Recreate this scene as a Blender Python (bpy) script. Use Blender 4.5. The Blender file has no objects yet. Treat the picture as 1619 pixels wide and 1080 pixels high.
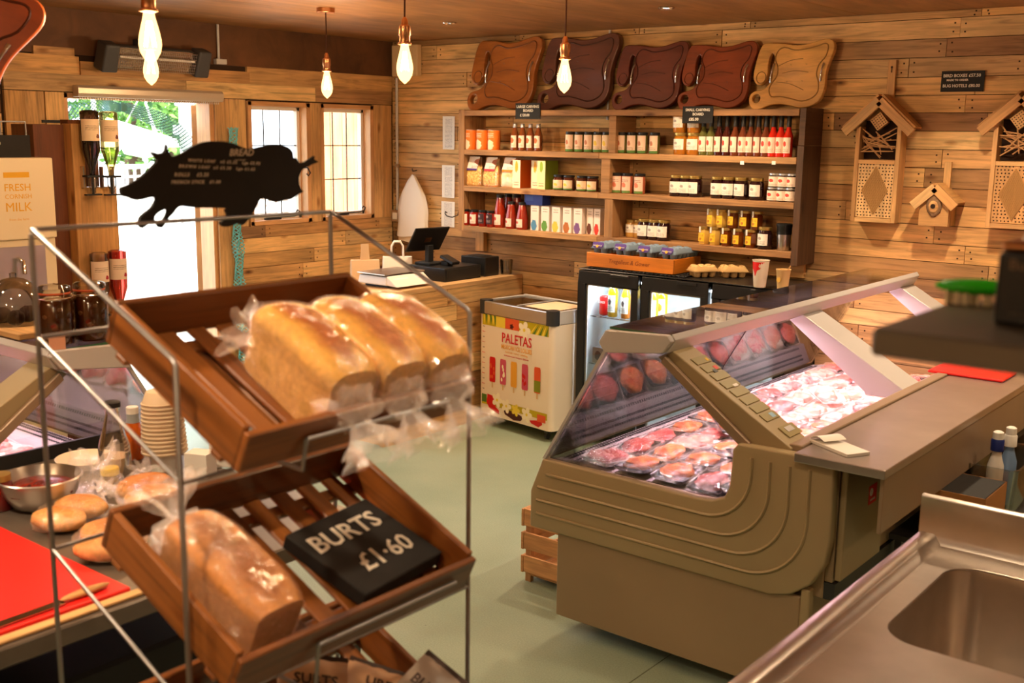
import bpy, bmesh, math, random
from mathutils import Vector, Matrix, noise
random.seed(7)
PI = math.pi
SC = bpy.context.scene
COL = SC.collection

# ---------------------------------------------------------------- camera
FPX = 1731.6
YAW, PIT, ROL = -.67395, .186717, .013694
_f = Vector((math.sin(YAW)*math.cos(PIT), math.cos(YAW)*math.cos(PIT), -math.sin(PIT)))
_r0 = Vector((math.cos(YAW), -math.sin(YAW), 0)); _u0 = _r0.cross(_f)
_r = _r0*math.cos(ROL) + _u0*math.sin(ROL)
_u = -_r0*math.sin(ROL) + _u0*math.cos(ROL)
CAM = Vector((0, 0, 1.9))
cd = bpy.data.cameras.new('camera'); cam = bpy.data.objects.new('camera', cd); COL.objects.link(cam)
cd.sensor_width = 36; cd.lens = FPX/1619*36; cd.clip_start = .02; cd.clip_end = 200
m = Matrix((_r, _u, -_f)).transposed().to_4x4(); m.translation = CAM
cam.matrix_world = m
cd.dof.use_dof = True; cd.dof.focus_distance = 5.2; cd.dof.aperture_fstop = 4.2
SC.camera = cam

# ---------------------------------------------------------------- view, world, sun and lamps
SC.view_settings.view_transform = 'Standard'; SC.view_settings.look = 'None'
SC.view_settings.exposure = 0.42; SC.view_settings.gamma = 1; SC.view_settings.use_curve_mapping = False
w = bpy.data.worlds.new('sky'); SC.world = w; w.use_nodes = True
bgn = w.node_tree.nodes['Background']; bgn.inputs[0].default_value = (.80, .90, 1, 1); bgn.inputs[1].default_value = 4.2
SC.cycles.max_bounces = 8; SC.cycles.transparent_max_bounces = 24; SC.cycles.transmission_bounces = 6
SC.cycles.diffuse_bounces = 4; SC.cycles.glossy_bounces = 4
SC.cycles.sample_clamp_indirect = 4; SC.cycles.caustics_reflective = False; SC.cycles.caustics_refractive = False
SC.cycles.use_denoising = True

def lamp(name, typ, loc, energy, color, rot=(0, 0, 0), **kw):
    d = bpy.data.lights.new(name, typ); d.energy = energy; d.color = color
    for k, v in kw.items(): setattr(d, k, v)
    o = bpy.data.objects.new(name, d); COL.objects.link(o); o.location = loc; o.rotation_euler = rot
    return o
WARM = (1, .70, .42)
lamp('sun', 'SUN', (-9, 0, 8), 9, (1, .95, .86), rot=(math.radians(40), 0, math.radians(108)), angle=.02)
# recessed ceiling spots: two in view, two along the row, others unseen added fill
SPOTS = [(-4.59, 5.10), (-3.08, 5.10), (-1.57, 5.10), (-.2, 5.10), (-1.0, 3.6), (-1.0, 2.1), (-2.3, .6), (-1.0, .3), (.5, 1.6), (-3.8, .9), (-5.2, 1.7)]
for i, (x, y) in enumerate(SPOTS):
    lamp('spot_and_fill_light', 'SPOT', (x, y, 2.535), (84, 84, 84, 62, 40, 26, 90, 62, 14, 46, 50)[i], (1, .74, .47), spot_size=math.radians(125), spot_blend=.8, shadow_soft_size=.04)
# pendant lamps, the last three unseen and added as fill (bulbs are built below)
PEND = [(-2.80, 1.85), (-4.12, 2.72), (-4.66, 4.175), (-2.97, 3.05), (-2.92, 4.0), (-.4, -.6), (-2.2, -.7), (.7, 3.2)]
for x, y in PEND:
    lamp('pendant_and_fill_light', 'POINT', (x, y, 2.16), 15, WARM, shadow_soft_size=.045)

# ---------------------------------------------------------------- helpers
def ray(px, py): return _f + _r*((px-809.5)/FPX) - _u*((py-540)/FPX)
def atX(px, py, X): d = ray(px, py); return CAM + d*(X/d.x)
def atY(px, py, Y): d = ray(px, py); return CAM + d*(Y/d.y)
def atZ(px, py, Z): d = ray(px, py); return CAM + d*((Z-1.9)/d.z)
def pxm(P): return FPX/((Vector(P)-CAM).dot(_f))          # pixels per metre at a point
V = Vector
def Rx(a): return Matrix.Rotation(a, 4, 'X')
def Ry(a): return Matrix.Rotation(a, 4, 'Y')
def Rz(a): return Matrix.Rotation(a, 4, 'Z')
def T(x, y=0, z=0): return Matrix.Translation(V((x, y, z)) if not isinstance(x, Vector) else x)
def rnd(a, b): return random.uniform(a, b)

def catmull(pts, n=4, closed=True):
    out = []; N = len(pts)
    for i in range(N if closed else N-1):
        g = lambda k: V(pts[k % N]) if closed else V(pts[max(0, min(N-1, k))])
        p0, p1, p2, p3 = g(i-1), g(i), g(i+1), g(i+2)
        for j in range(n):
            t = j/n
            out.append(.5*((2*p1)+(p2-p0)*t+(2*p0-5*p1+4*p2-p3)*t*t+(3*p1-p0-3*p2+p3)*t**3))
    if not closed: out.append(V(pts[-1]))
    return out

class MB:
    def __init__(s, M=None):
        s.bm = bmesh.new(); s.uv = s.bm.loops.layers.uv.new('UVMap'); s.rn = s.bm.loops.layers.float_color.new('rnd')
        s.M = M.copy() if M else Matrix(); s.mi = 0
    def v(s, p): return s.bm.verts.new(s.M @ V(p))
    def f(s, vs, uvs=None, r=None):
        try: fc = s.bm.faces.new(vs)
        except ValueError: return None
        fc.material_index = s.mi
        for i, l in enumerate(fc.loops):
            l[s.uv].uv = uvs[i] if uvs else (0, 0)
            q = .5 if r is None else r
            l[s.rn] = (q, q, q, 1)
        return fc
    def box(s, c, size, rot=None, r=None, taper=None):
        r = random.random() if r is None else r
        cx, cy, cz = c; sx, sy, sz = (k/2 for k in size)
        L = max(range(3), key=lambda k: size[k])
        O = [k for k in range(3) if k != L]
        ou, ov = random.random()*40, random.random()*40
        P = []
        for i in range(8):
            q = V((sx if i & 1 else -sx, sy if i & 2 else -sy, sz if i & 4 else -sz))
            if taper and i & 4: q.x *= taper[0]; q.y *= taper[1]
            P.append(q)
        W = [(rot @ q if rot is not None else q) + V(c) for q in P]
        vs = [s.v(q) for q in W]
        for idx in ((0,2,3,1),(4,5,7,6),(0,1,5,4),(2,6,7,3),(0,4,6,2),(1,3,7,5)):
            nrm = (P[idx[1]]-P[idx[0]]).cross(P[idx[2]]-P[idx[1]])
            a = max(range(3), key=lambda k: abs(nrm[k]))
            if a == L: uvs = [(P[i][O[0]]*.3+ou, P[i][O[1]]+ov) for i in idx]
            else:
                o = [k for k in O if k != a][0]
                uvs = [(P[i][L]+ou, P[i][o]+ov+a*3) for i in idx]
            s.f([vs[i] for i in idx], uvs, r)
        return s
    def span(s, x0, x1, y0, y1, z0, z1, r=None):
        return s.box(((x0+x1)/2, (y0+y1)/2, (z0+z1)/2), (abs(x1-x0), abs(y1-y0), abs(z1-z0)), r=r)
    def prism(s, pts, z0, z1, M=None, r=None, side=True):
        M = M or Matrix(); r = random.random() if r is None else r
        a = [s.v(M @ V((p[0], p[1], z0))) for p in pts]; b = [s.v(M @ V((p[0], p[1], z1))) for p in pts]
        s.f(a[::-1], [(p[0], p[1]) for p in pts][::-1], r); s.f(b, [(p[0], p[1]) for p in pts], r)
        n = len(pts); u = 0
        for i in range(n):
            j = (i+1) % n; d = math.hypot(pts[j][0]-pts[i][0], pts[j][1]-pts[i][1])
            s.f([a[i], a[j], b[j], b[i]], [(u, z0), (u+d, z0), (u+d, z1), (u, z1)], r); u += d
        return s
    def loft(s, rings, closed=True, cap=True, r=None):
        R_ = [[s.v(p) for p in ring] for ring in rings]; n = len(rings[0]); m_ = len(rings)
        for i in range(m_-1):
            for j in range(n if closed else n-1):
                k = (j+1) % n
                s.f([R_[i][j], R_[i][k], R_[i+1][k], R_[i+1][j]],
                    [(j/n, i/(m_-1)), ((j+1)/n, i/(m_-1)), ((j+1)/n, (i+1)/(m_-1)), (j/n, (i+1)/(m_-1))], r)
        if cap and closed:
            s.f(R_[0][::-1], [(q.co.x, q.co.y) for q in R_[0]][::-1], r); s.f(R_[-1], [(q.co.x, q.co.y) for q in R_[-1]], r)
        return s
    def lathe(s, prof, seg=20, M=None, cap=True, r=None, a0=0, a1=2*PI):
        M = M or Matrix(); full = abs(a1-a0-2*PI) < 1e-6; n = seg if full else seg+1
        rings = [[M @ V((q*math.cos(a0+(a1-a0)*k/seg), q*math.sin(a0+(a1-a0)*k/seg), z)) for k in range(n)] for q, z in prof]
        return s.loft(rings, closed=full, cap=cap and full, r=r)
    def tube(s, pts, rad, seg=8, closed=False, r=None):
        pts = [V(p) for p in pts]; N = len(pts); rings = []; up = None
        for i, p in enumerate(pts):
            a = pts[(i-1) % N] if (closed or i) else p; b = pts[(i+1) % N] if (closed or i < N-1) else p
            d = (b-a).normalized()
            if up is None:
                up = V((0, 0, 1)) if abs(d.z) < .9 else V((1, 0, 0))
            x = d.cross(up).normalized(); up = x.cross(d).normalized()
            q = rad[i] if isinstance(rad, (list, tuple)) else rad
            rings.append([p + (x*math.cos(2*PI*k/seg) + up*math.sin(2*PI*k/seg))*q for k in range(seg)])
        if closed: rings.append(rings[0])
        return s.loft(rings, cap=not closed, r=r)
    def ball(s, c, rad, seg=16, rings=10, fn=None, r=None, z0=-1):
        rr = []
        for i in range(rings+1):
            t = PI*i/rings; z = -math.cos(t); q = math.sin(t)+1e-4
            z = max(z, z0)
            ring = []
            for k in range(seg):
                a = 2*PI*k/seg; d = V((q*math.cos(a), q*math.sin(a), z))
                p = V((d.x*rad[0], d.y*rad[1], d.z*rad[2]))
                if fn: p = fn(p, d)
                ring.append(p + V(c))
            rr.append(ring)
        return s.loft(rr, r=r)
    def build(s, name, mats, parent=None, smooth=None, bevel=0, seg=1, local=False):
        bm = s.bm
        bmesh.ops.remove_doubles(bm, verts=bm.verts, dist=1e-6)
        if bevel:
            es = [e for e in bm.edges if len(e.link_faces) == 2 and e.calc_face_angle(0) > .5]
            bmesh.ops.bevel(bm, geom=es, offset=bevel, segments=seg, profile=.5, affect='EDGES', clamp_overlap=True)
        bmesh.ops.recalc_face_normals(bm, faces=bm.faces)
        me = bpy.data.meshes.new(name); bm.to_mesh(me); bm.free()
        return mesh_obj(name, me, mats, parent, smooth, local)

def mesh_obj(name, me, mats, parent=None, smooth=None, local=False):
    me.name = name
    for m_ in (mats if isinstance(mats, (list, tuple)) else [mats]): me.materials.append(m_)
    if smooth:
        me.polygons.foreach_set('use_smooth', [True]*len(me.polygons))
        me.set_sharp_from_angle(angle=math.radians(smooth))
    o = bpy.data.objects.new(name, me); COL.objects.link(o)
    if parent: attach(o, parent, local)
    return o
def world_inv(p):
    M = p.matrix_basis.copy(); q = p
    while q.parent:
        M = q.parent.matrix_basis @ q.matrix_parent_inverse @ M if False else M; q = q.parent
    return M
def attach(o, p, local=False):
    o.parent = p
    if not local:
        chain = []; q = p
        while q: chain.append(q); q = q.parent
        M = Matrix()
        for q in reversed(chain): M = M @ q.matrix_parent_inverse @ q.matrix_basis
        o.matrix_parent_inverse = M.inverted()
def tag(o, label, cat, group=None):
    n = len(label.split()); assert 4 <= n <= 16, (n, label)
    o['label'] = label; o['category'] = cat
    if group: o['group'] = group
    return o
def thing(name, label, cat, loc=(0, 0, 0), rz=0, group=None):
    o = bpy.data.objects.new(name, None); COL.objects.link(o); o.empty_display_size = .05
    o.location = loc; o.rotation_euler = (0, 0, rz)
    return tag(o, label, cat, group)
def struct(o): o['kind'] = 'structure'; return o
def kids(o): return [c for c in bpy.data.objects if c.parent == o]
_kid = {}
def dup(root, M, label, cat=None, group=None, top=True):
    def cp(o, par):
        c = o.copy(); COL.objects.link(c); c.parent = par
        for ch in _kid[o.name] if o.name in _kid else kids(o): cp(ch, c)
        return c
    if root.name not in _kid:
        def reg(o):
            _kid[o.name] = kids(o)
            for c in _kid[o.name]: reg(c)
        reg(root)
    r = cp(root, None); r.matrix_basis = M
    tag(r, label, cat or root['category'], group)
    return r
_text = {}
def text(body, size, mat, parent, M, extrude=.0004, name='lettering', align='CENTER', shear=0, bold=0, space=1, local=False, line=1):
    c = bpy.data.curves.new(name, 'FONT'); c.body = body; c.size = size; c.extrude = extrude; c.align_x = align; c.align_y = 'CENTER'
    c.shear = shear; c.offset = bold; c.space_character = space; c.resolution_u = 2; c.space_line = line
    to = bpy.data.objects.new('t', c); COL.objects.link(to)
    me = bpy.data.meshes.new_from_object(to); bpy.data.objects.remove(to); bpy.data.curves.remove(c)
    me.transform(M)
    return mesh_obj(name, me, mat, parent, local=local)
def fill2d(name, outer, holes, depth, bevel, mat, parent=None, M=None, smooth=40, local=False):
    c = bpy.data.curves.new(name, 'CURVE'); c.dimensions = '2D'; c.fill_mode = 'BOTH'; c.extrude = depth/2; c.bevel_depth = bevel; c.bevel_resolution = 1
    c.offset = -bevel
    for pts in [outer]+list(holes):
        sp = c.splines.new('POLY'); sp.points.add(len(pts)-1)
        for q, p in zip(sp.points, pts): q.co = (p[0], p[1], 0, 1)
        sp.use_cyclic_u = True
    to = bpy.data.objects.new('t', c); COL.objects.link(to)
    me = bpy.data.meshes.new_from_object(to); bpy.data.objects.remove(to); bpy.data.curves.remove(c)
    uv = me.uv_layers.new(name='UVMap') if not me.uv_layers else me.uv_layers[0]
    for l in me.loops: uv.data[l.index].uv = me.vertices[l.vertex_index].co.xy
    me.transform(M or Matrix())
    return mesh_obj(name, me, mat, parent, smooth, local)
def pos(i, n):
    if n == 1: return 'only one'
    if i == 0: return 'leftmost'
    if i == n-1: return 'rightmost'
    return ('second', 'third', 'fourth', 'fifth', 'sixth', 'seventh', 'eighth', 'ninth', 'tenth')[i-1]+' from left'

# ---------------------------------------------------------------- materials
def srgb(r, g, b):
    f = lambda c: (c/255/12.92) if c/255 <= .04045 else ((c/255+.055)/1.055)**2.4
    return (f(r), f(g), f(b), 1)
def _new(name):
    m_ = bpy.data.materials.new(name); m_.use_nodes = True; nt = m_.node_tree
    return m_, nt, nt.nodes['Principled BSDF']
def N(nt, typ, **kw):
    n = nt.nodes.new(typ)
    for k, v in kw.items():
        if k.startswith('i_'): n.inputs[k[2:]].default_value = v
        else: setattr(n, k, v)
    return n
def mixc(nt, fac, a, b, mode='MIX'):
    n = nt.nodes.new('ShaderNodeMix'); n.data_type = 'RGBA'; n.blend_type = mode
    for sck, val in ((0, fac), (6, a), (7, b)):
        if hasattr(val, 'node'): nt.links.new(val, n.inputs[sck])
        else: n.inputs[sck].default_value = val
    return n.outputs[2]
def math_(nt, op, a, b=0.0, c=0.0):
    n = nt.nodes.new('ShaderNodeMath'); n.operation = op
    for i, val in enumerate((a, b, c)):
        if hasattr(val, 'node'): nt.links.new(val, n.inputs[i])
        else: n.inputs[i].default_value = val
    return n.outputs[0]
def ramp(nt, fac, stops):
    n = nt.nodes.new('ShaderNodeValToRGB'); e = n.color_ramp.elements
    while len(e) > 1: e.remove(e[0])
    e[0].position, e[0].color = stops[0]
    for p, c in stops[1:]: k = e.new(p); k.color = c
    nt.links.new(fac, n.inputs[0]); return n.outputs[0]
def G(x): return (x, x, x, 1)
def plain(name, col, rough=.5, metal=0, bump=0, bscale=200, noisec=0, nscale=8, coat=0, trans=0, ior=1.45, alpha=1, spec=.5):
    m_, nt, b = _new(name)
    b.inputs['Base Color'].default_value = col; b.inputs['Roughness'].default_value = rough; b.inputs['Metallic'].default_value = metal
    b.inputs['Coat Weight'].default_value = coat; b.inputs['Transmission Weight'].default_value = trans; b.inputs['IOR'].default_value = ior
    b.inputs['Alpha'].default_value = alpha; b.inputs['Specular IOR Level'].default_value = spec
    if bump or noisec:
        tc = N(nt, 'ShaderNodeTexCoord')
    if noisec:
        n = N(nt, 'ShaderNodeTexNoise', i_Scale=nscale, i_Detail=6.0); nt.links.new(tc.outputs['Object'], n.inputs['Vector'])
        k = ramp(nt, n.outputs[0], [(.3, G(1-noisec)), (.7, G(1+noisec*.6))])
        nt.links.new(mixc(nt, 1.0, col, k, 'MULTIPLY'), b.inputs['Base Color'])
    if bump:
        n = N(nt, 'ShaderNodeTexNoise', i_Scale=bscale, i_Detail=3.0); nt.links.new(tc.outputs['Object'], n.inputs['Vector'])
        bp = N(nt, 'ShaderNodeBump', i_Strength=bump, i_Distance=.002); nt.links.new(n.outputs[0], bp.inputs['Height']); nt.links.new(bp.outputs[0], b.inputs['Normal'])
    return m_
def wood(name, cols, rough=.6, gs=(1.6, 26), dark=.55, knots=True, bump=.25, coat=0, saw=0):
    """cols: stops picked by each board's own random value; the grain follows the board"""
    m_, nt, b = _new(name); uv = N(nt, 'ShaderNodeUVMap'); at = N(nt, 'ShaderNodeAttribute', attribute_name='rnd')
    base = ramp(nt, at.outputs['Fac'], [(i/max(1, len(cols)-1), c) for i, c in enumerate(cols)])
    mp = N(nt, 'ShaderNodeMapping'); mp.inputs['Scale'].default_value = (gs[0], gs[1], 1); nt.links.new(uv.outputs[0], mp.inputs[0])
    n1 = N(nt, 'ShaderNodeTexNoise', i_Scale=1.6, i_Detail=7.0, i_Roughness=.62, i_Distortion=.9); nt.links.new(mp.outputs[0], n1.inputs['Vector'])
    g1 = ramp(nt, n1.outputs[0], [(.30, G(dark)), (.5, G(.92)), (.68, G(1.12))])
    c1 = mixc(nt, 1.0, base, g1, 'MULTIPLY')
    mp2 = N(nt, 'ShaderNodeMapping'); mp2.inputs['Scale'].default_value = (1.2, 2.5, 1); nt.links.new(uv.outputs[0], mp2.inputs[0])
    n2 = N(nt, 'ShaderNodeTexNoise', i_Scale=2.2, i_Detail=3.0); nt.links.new(mp2.outputs[0], n2.inputs['Vector'])
    c1 = mixc(nt, 1.0, c1, ramp(nt, n2.outputs[0], [(.35, G(.78)), (.62, G(1.1))]), 'MULTIPLY')
    if knots:
        mp3 = N(nt, 'ShaderNodeMapping'); mp3.inputs['Scale'].default_value = (3.2, 7.5, 1); nt.links.new(uv.outputs[0], mp3.inputs[0])
        vo = N(nt, 'ShaderNodeTexVoronoi', i_Scale=1.0, i_Randomness=1.0); nt.links.new(mp3.outputs[0], vo.inputs['Vector'])
        c1 = mixc(nt, 1.0, c1, ramp(nt, vo.outputs['Distance'], [(.03, (.16, .10, .06, 1)), (.10, (.62, .5, .4, 1)), (.17, G(1))]), 'MULTIPLY')
    nt.links.new(c1, b.inputs['Base Color']); b.inputs['Roughness'].default_value = rough; b.inputs['Coat Weight'].default_value = coat
    b.inputs['Coat Roughness'].default_value = .2
    if bump:
        bp = N(nt, 'ShaderNodeBump', i_Strength=bump, i_Distance=.002); nt.links.new(n1.outputs[0], bp.inputs['Height']); nt.links.new(bp.outputs[0], b.inputs['Normal'])
    return m_
def emit(name, col, s):
    m_, nt, b = _new(name); b.inputs['Base Color'].default_value = G(.02); b.inputs['Emission Color'].default_value = col; b.inputs['Emission Strength'].default_value = s
    return m_
def clear(name, col=(1, 1, 1, 1), refl=.5, rough=.03, wr=0, ws=30, base=.04, dist=.01, cap=.9, milk=0, add=0):
    """thin clear sheet: see-through with fresnel reflections, optionally wrinkled"""
    m_ = bpy.data.materials.new(name); m_.use_nodes = True; nt = m_.node_tree; nt.nodes.clear()
    o = N(nt, 'ShaderNodeOutputMaterial'); t = N(nt, 'ShaderNodeBsdfTransparent'); g = N(nt, 'ShaderNodeBsdfGlossy')
    t.inputs[0].default_value = col; g.inputs['Roughness'].default_value = rough
    lw = N(nt, 'ShaderNodeLayerWeight', i_Blend=refl); mx = N(nt, 'ShaderNodeMixShader')
    if wr:
        tc = N(nt, 'ShaderNodeTexCoord'); n = N(nt, 'ShaderNodeTexNoise', i_Scale=ws, i_Detail=4.0, i_Roughness=.6, i_Distortion=1.2); nt.links.new(tc.outputs['Object'], n.inputs['Vector'])
        bp = N(nt, 'ShaderNodeBump', i_Strength=wr, i_Distance=dist); nt.links.new(n.outputs[0], bp.inputs['Height'])
        nt.links.new(bp.outputs[0], g.inputs['Normal']); nt.links.new(bp.outputs[0], lw.inputs['Normal'])
    fac = math_(nt, 'ADD', math_(nt, 'MULTIPLY', lw.outputs['Fresnel'], 1.0), base)
    nt.links.new(math_(nt, 'MINIMUM', fac, cap), mx.inputs[0]); nt.links.new(t.outputs[0], mx.inputs[1]); nt.links.new(g.outputs[0], mx.inputs[2])
    if add:
        g.inputs[0].default_value = G(add); ad = N(nt, 'ShaderNodeAddShader'); nt.links.new(t.outputs[0], ad.inputs[0])
        m4 = N(nt, 'ShaderNodeMixShader'); nt.links.new(math_(nt, 'MINIMUM', fac, cap), m4.inputs[0]); bk = N(nt, 'ShaderNodeBsdfDiffuse'); bk.inputs[0].default_value = G(0); nt.links.new(bk.outputs[0], m4.inputs[1]); nt.links.new(g.outputs[0], m4.inputs[2])
        nt.links.new(m4.outputs[0], ad.inputs[1]); mx = ad
    if milk:
        df = N(nt, 'ShaderNodeBsdfDiffuse'); df.inputs[0].default_value = G(.9); tl = N(nt, 'ShaderNodeBsdfTranslucent'); tl.inputs[0].default_value = G(.9)
        m2 = N(nt, 'ShaderNodeMixShader'); nt.links.new(df.outputs[0], m2.inputs[1]); nt.links.new(tl.outputs[0], m2.inputs[2])
        m3 = N(nt, 'ShaderNodeMixShader'); m3.inputs[0].default_value = milk; nt.links.new(mx.outputs[0], m3.inputs[1]); nt.links.new(m2.outputs[0], m3.inputs[2]); nt.links.new(m3.outputs[0], o.inputs[0])
    else: nt.links.new(mx.outputs[0], o.inputs[0])
    return m_
def printed(name, base, mark=None, mp_=(.5, .6), mr=.2, lines=None, band=None, band_h=.2, aspect=1.0, lo=.12, hi=.36, freq=30):
    """a printed paper label: ground colour, a round device, rows of small print, a colour band at the foot"""
    m_, nt, b = _new(name); uv = N(nt, 'ShaderNodeUVMap'); sx = N(nt, 'ShaderNodeSeparateXYZ'); nt.links.new(uv.outputs[0], sx.inputs[0])
    col = base; U_, V_ = sx.outputs[0], sx.outputs[1]
    if lines:
        s_ = math_(nt, 'GREATER_THAN', math_(nt, 'SINE', math_(nt, 'MULTIPLY', V_, freq*2.2)), .15)
        a = math_(nt, 'MULTIPLY', math_(nt, 'GREATER_THAN', V_, lo), math_(nt, 'LESS_THAN', V_, hi))
        c = math_(nt, 'LESS_THAN', math_(nt, 'ABSOLUTE', math_(nt, 'SUBTRACT', U_, .5)), .3)
        n = N(nt, 'ShaderNodeTexNoise', i_Scale=40.0); nt.links.new(uv.outputs[0], n.inputs['Vector'])
        d = math_(nt, 'GREATER_THAN', n.outputs[0], .47)
        col = mixc(nt, math_(nt, 'MULTIPLY', math_(nt, 'MULTIPLY', s_, a), math_(nt, 'MULTIPLY', c, d)), col, lines)
    if mark:
        dx = math_(nt, 'MULTIPLY', math_(nt, 'SUBTRACT', U_, mp_[0]), aspect); dy = math_(nt, 'SUBTRACT', V_, mp_[1])
        d = math_(nt, 'SQRT', math_(nt, 'ADD', math_(nt, 'MULTIPLY', dx, dx), math_(nt, 'MULTIPLY', dy, dy)))
        n = N(nt, 'ShaderNodeTexNoise', i_Scale=9.0); nt.links.new(uv.outputs[0], n.inputs['Vector'])
        d = math_(nt, 'ADD', d, math_(nt, 'MULTIPLY', math_(nt, 'SUBTRACT', n.outputs[0], .5), .16))
        col = mixc(nt, math_(nt, 'LESS_THAN', d, mr), col, mark)
    if band: col = mixc(nt, math_(nt, 'LESS_THAN', V_, band_h), col, band)
    if hasattr(col, 'node'): nt.links.new(col, b.inputs['Base Color'])
    else: b.inputs['Base Color'].default_value = col
    b.inputs['Roughness'].default_value = .55
    return m_

PINE = [srgb(196, 142, 84), srgb(222, 176, 116), srgb(208, 152, 92), srgb(232, 190, 132)]
PALLET = [srgb(150, 114, 76), srgb(222, 172, 106), srgb(240, 200, 136), srgb(190, 140, 86), srgb(244, 206, 142), srgb(172, 130, 90), srgb(230, 180, 114), srgb(146, 106, 70), srgb(240, 192, 124), srgb(206, 156, 98), srgb(236, 192, 132)]
m_pallet = wood('reclaimed pallet boards', PALLET, rough=.7, dark=.5)
m_pine = wood('pale pine', PINE, rough=.6, dark=.7, knots=False)
m_pineknot = wood('knotty pine boards', [srgb(200, 146, 84), srgb(220, 168, 104)], rough=.6, dark=.65)
m_shelf = wood('dark aged shelf board', [srgb(158, 112, 68), srgb(198, 150, 96)], rough=.65, dark=.5)
m_shelfdark = wood('dark stained side board', [srgb(84, 56, 34), srgb(100, 66, 40)], rough=.6, dark=.5)
m_crate = wood('stained tray wood', [srgb(112, 62, 24), srgb(156, 94, 42), srgb(132, 74, 30)], rough=.38, dark=.5, coat=.3)
m_ceil = wood('stained board ceiling', [srgb(158, 110, 64), srgb(170, 120, 72)], rough=.45, gs=(1.2, 9), dark=.66, knots=False, bump=.1)
m_osb = wood('dark brown panel', [srgb(98, 62, 34), srgb(112, 70, 40)], rough=.7, gs=(3, 3), dark=.6, knots=False)
m_black = plain('black plastic', G(.012), .35)
m_blackm = plain('matt black', G(.01), .6)
m_steel = plain('brushed steel', (.62, .58, .54, 1), .28, 1, noisec=.08, nscale=5)
m_wire = plain('dull wire', (.36, .36, .37, 1), .38, 1)
m_chrome = plain('chrome', (.8, .8, .8, 1), .12, 1)
m_brass = plain('aged copper fitting', (.62, .30, .14, 1), .3, 1)
m_white = plain('white plastic', srgb(238, 234, 226), .45)
m_paper = plain('white paper', srgb(244, 240, 232), .7)
m_chalkb = plain('chalkboard', (.012, .010, .009, 1), .75, noisec=.3)
m_chalk = plain('chalk', srgb(226, 216, 200), .9)
m_beige = plain('beige moulded plastic', srgb(166, 148, 112), .42, bump=.05, bscale=500, noisec=.05, nscale=3)
m_beigeb = plain('beige painted panel', srgb(154, 132, 102), .4, noisec=.05, nscale=3)
m_grey = plain('pale grey trim', srgb(198, 196, 196), .35)
m_glass = clear('clear glass', (.97, .99, .98, 1), refl=.35, rough=0.0)
m_pane = clear('window pane', (.99, 1, 1, 1), refl=.12, rough=0.0, base=.02, cap=.25)
m_glassj = clear('jar glass', (.95, .95, .93, 1), refl=.35, rough=.02)
m_film = clear('clear wrapping film', (.97, .97, .97, 1), refl=.30, rough=.08, wr=1.0, ws=65, base=.16, dist=.06, cap=.6, milk=.012, add=.9)
m_filmt = clear('gathered wrapping film', (.96, .96, .97, 1), refl=.3, rough=.18, wr=1.0, ws=45, base=.18, dist=.05, cap=.6, milk=.16, add=.9)
m_red = plain('red plastic', srgb(216, 24, 20), .35)
# ---------------------------------------------------------------- the room
XA, YB, ZC = -5.94, 5.98, 2.56
XR, YF = 1.7, -1.6
mb = MB(); mb.span(XA-.2, XR+.2, YF-.2, YB+.2, -.12, 0)
m_floor, nt, b = _new('sage vinyl floor')
tc = N(nt, 'ShaderNodeTexCoord'); n1 = N(nt, 'ShaderNodeTexNoise', i_Scale=1.3, i_Detail=4.0); nt.links.new(tc.outputs['Object'], n1.inputs['Vector'])
n2 = N(nt, 'ShaderNodeTexNoise', i_Scale=160.0, i_Detail=2.0); nt.links.new(tc.outputs['Object'], n2.inputs['Vector'])
c = ramp(nt, n1.outputs[0], [(.35, srgb(132, 150, 128)), (.65, srgb(154, 168, 146))])
c = mixc(nt, 1.0, c, ramp(nt, n2.outputs[0], [(.3, G(.86)), (.7, G(1.08))]), 'MULTIPLY')
sp_ = N(nt, 'ShaderNodeTexVoronoi', i_Scale=7.0); nt.links.new(tc.outputs['Object'], sp_.inputs['Vector'])
c = mixc(nt, 1.0, c, ramp(nt, sp_.outputs['Distance'], [(.02, G(.45)), (.035, G(1))]), 'MULTIPLY')
nt.links.new(c, b.inputs['Base Color']); b.inputs['Roughness'].default_value = .42
struct(mb.build('floor', m_floor))
mb = MB(); mb.span(-1.9, -1.897, .5, 3.4, 0, .0012)
j = mb.build('trim_1', plain('floor joint', srgb(96, 104, 82), .6)); struct(j)
mb = MB()
for k in range(7):
    mb.span(XA-.1+k*1.22, XA-.1+(k+1)*1.22-.004, YF-.1, YB+.05, ZC, ZC+.05)
struct(mb.build('ceiling', m_ceil))

def plank_rows(mb, horiz, a0, a1, z0, z1, place, hmin=.088, hmax=.108, l0=.55, l1=1.45, th=.016, jit=.004):
    """boards laid in rows; place(a, z, th) -> world point maps the wall's own axes"""
    z = z0
    while z < z1-.01:
        h = min(rnd(hmin, hmax), z1-z)
        if z1-z-h < .03: h = z1-z
        a = a0 - rnd(0, .5)
        while a < a1:
            L = rnd(l0, l1); s_, e_ = max(a, a0), min(a+L, a1)
            if e_-s_ > .03:
                t = th + rnd(-jit, jit)
                place(mb, s_+.0015, e_-.0015, z+.0018, z+h-.0018, t)
            a += L
        z += h
def nails(s_, e_, z0, z1):
    if e_-s_ < .2: return []
    return [(a+rnd(-.006, .006), z0+(z1-z0)*q) for a in (s_+.03, e_-.03) for q in (.28+rnd(-.05, .05), .72+rnd(-.05, .05))]
def onB(mb, s_, e_, z0, z1, t):
    mb.span(s_, e_, YB-t, YB, z0, z1); k = mb.mi; mb.mi = 1
    for a, z in nails(s_, e_, z0, z1): mb.span(a-.0042, a+.0042, YB-t-.0006, YB-t+.001, z-.0042, z+.0042)
    mb.mi = k
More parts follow.
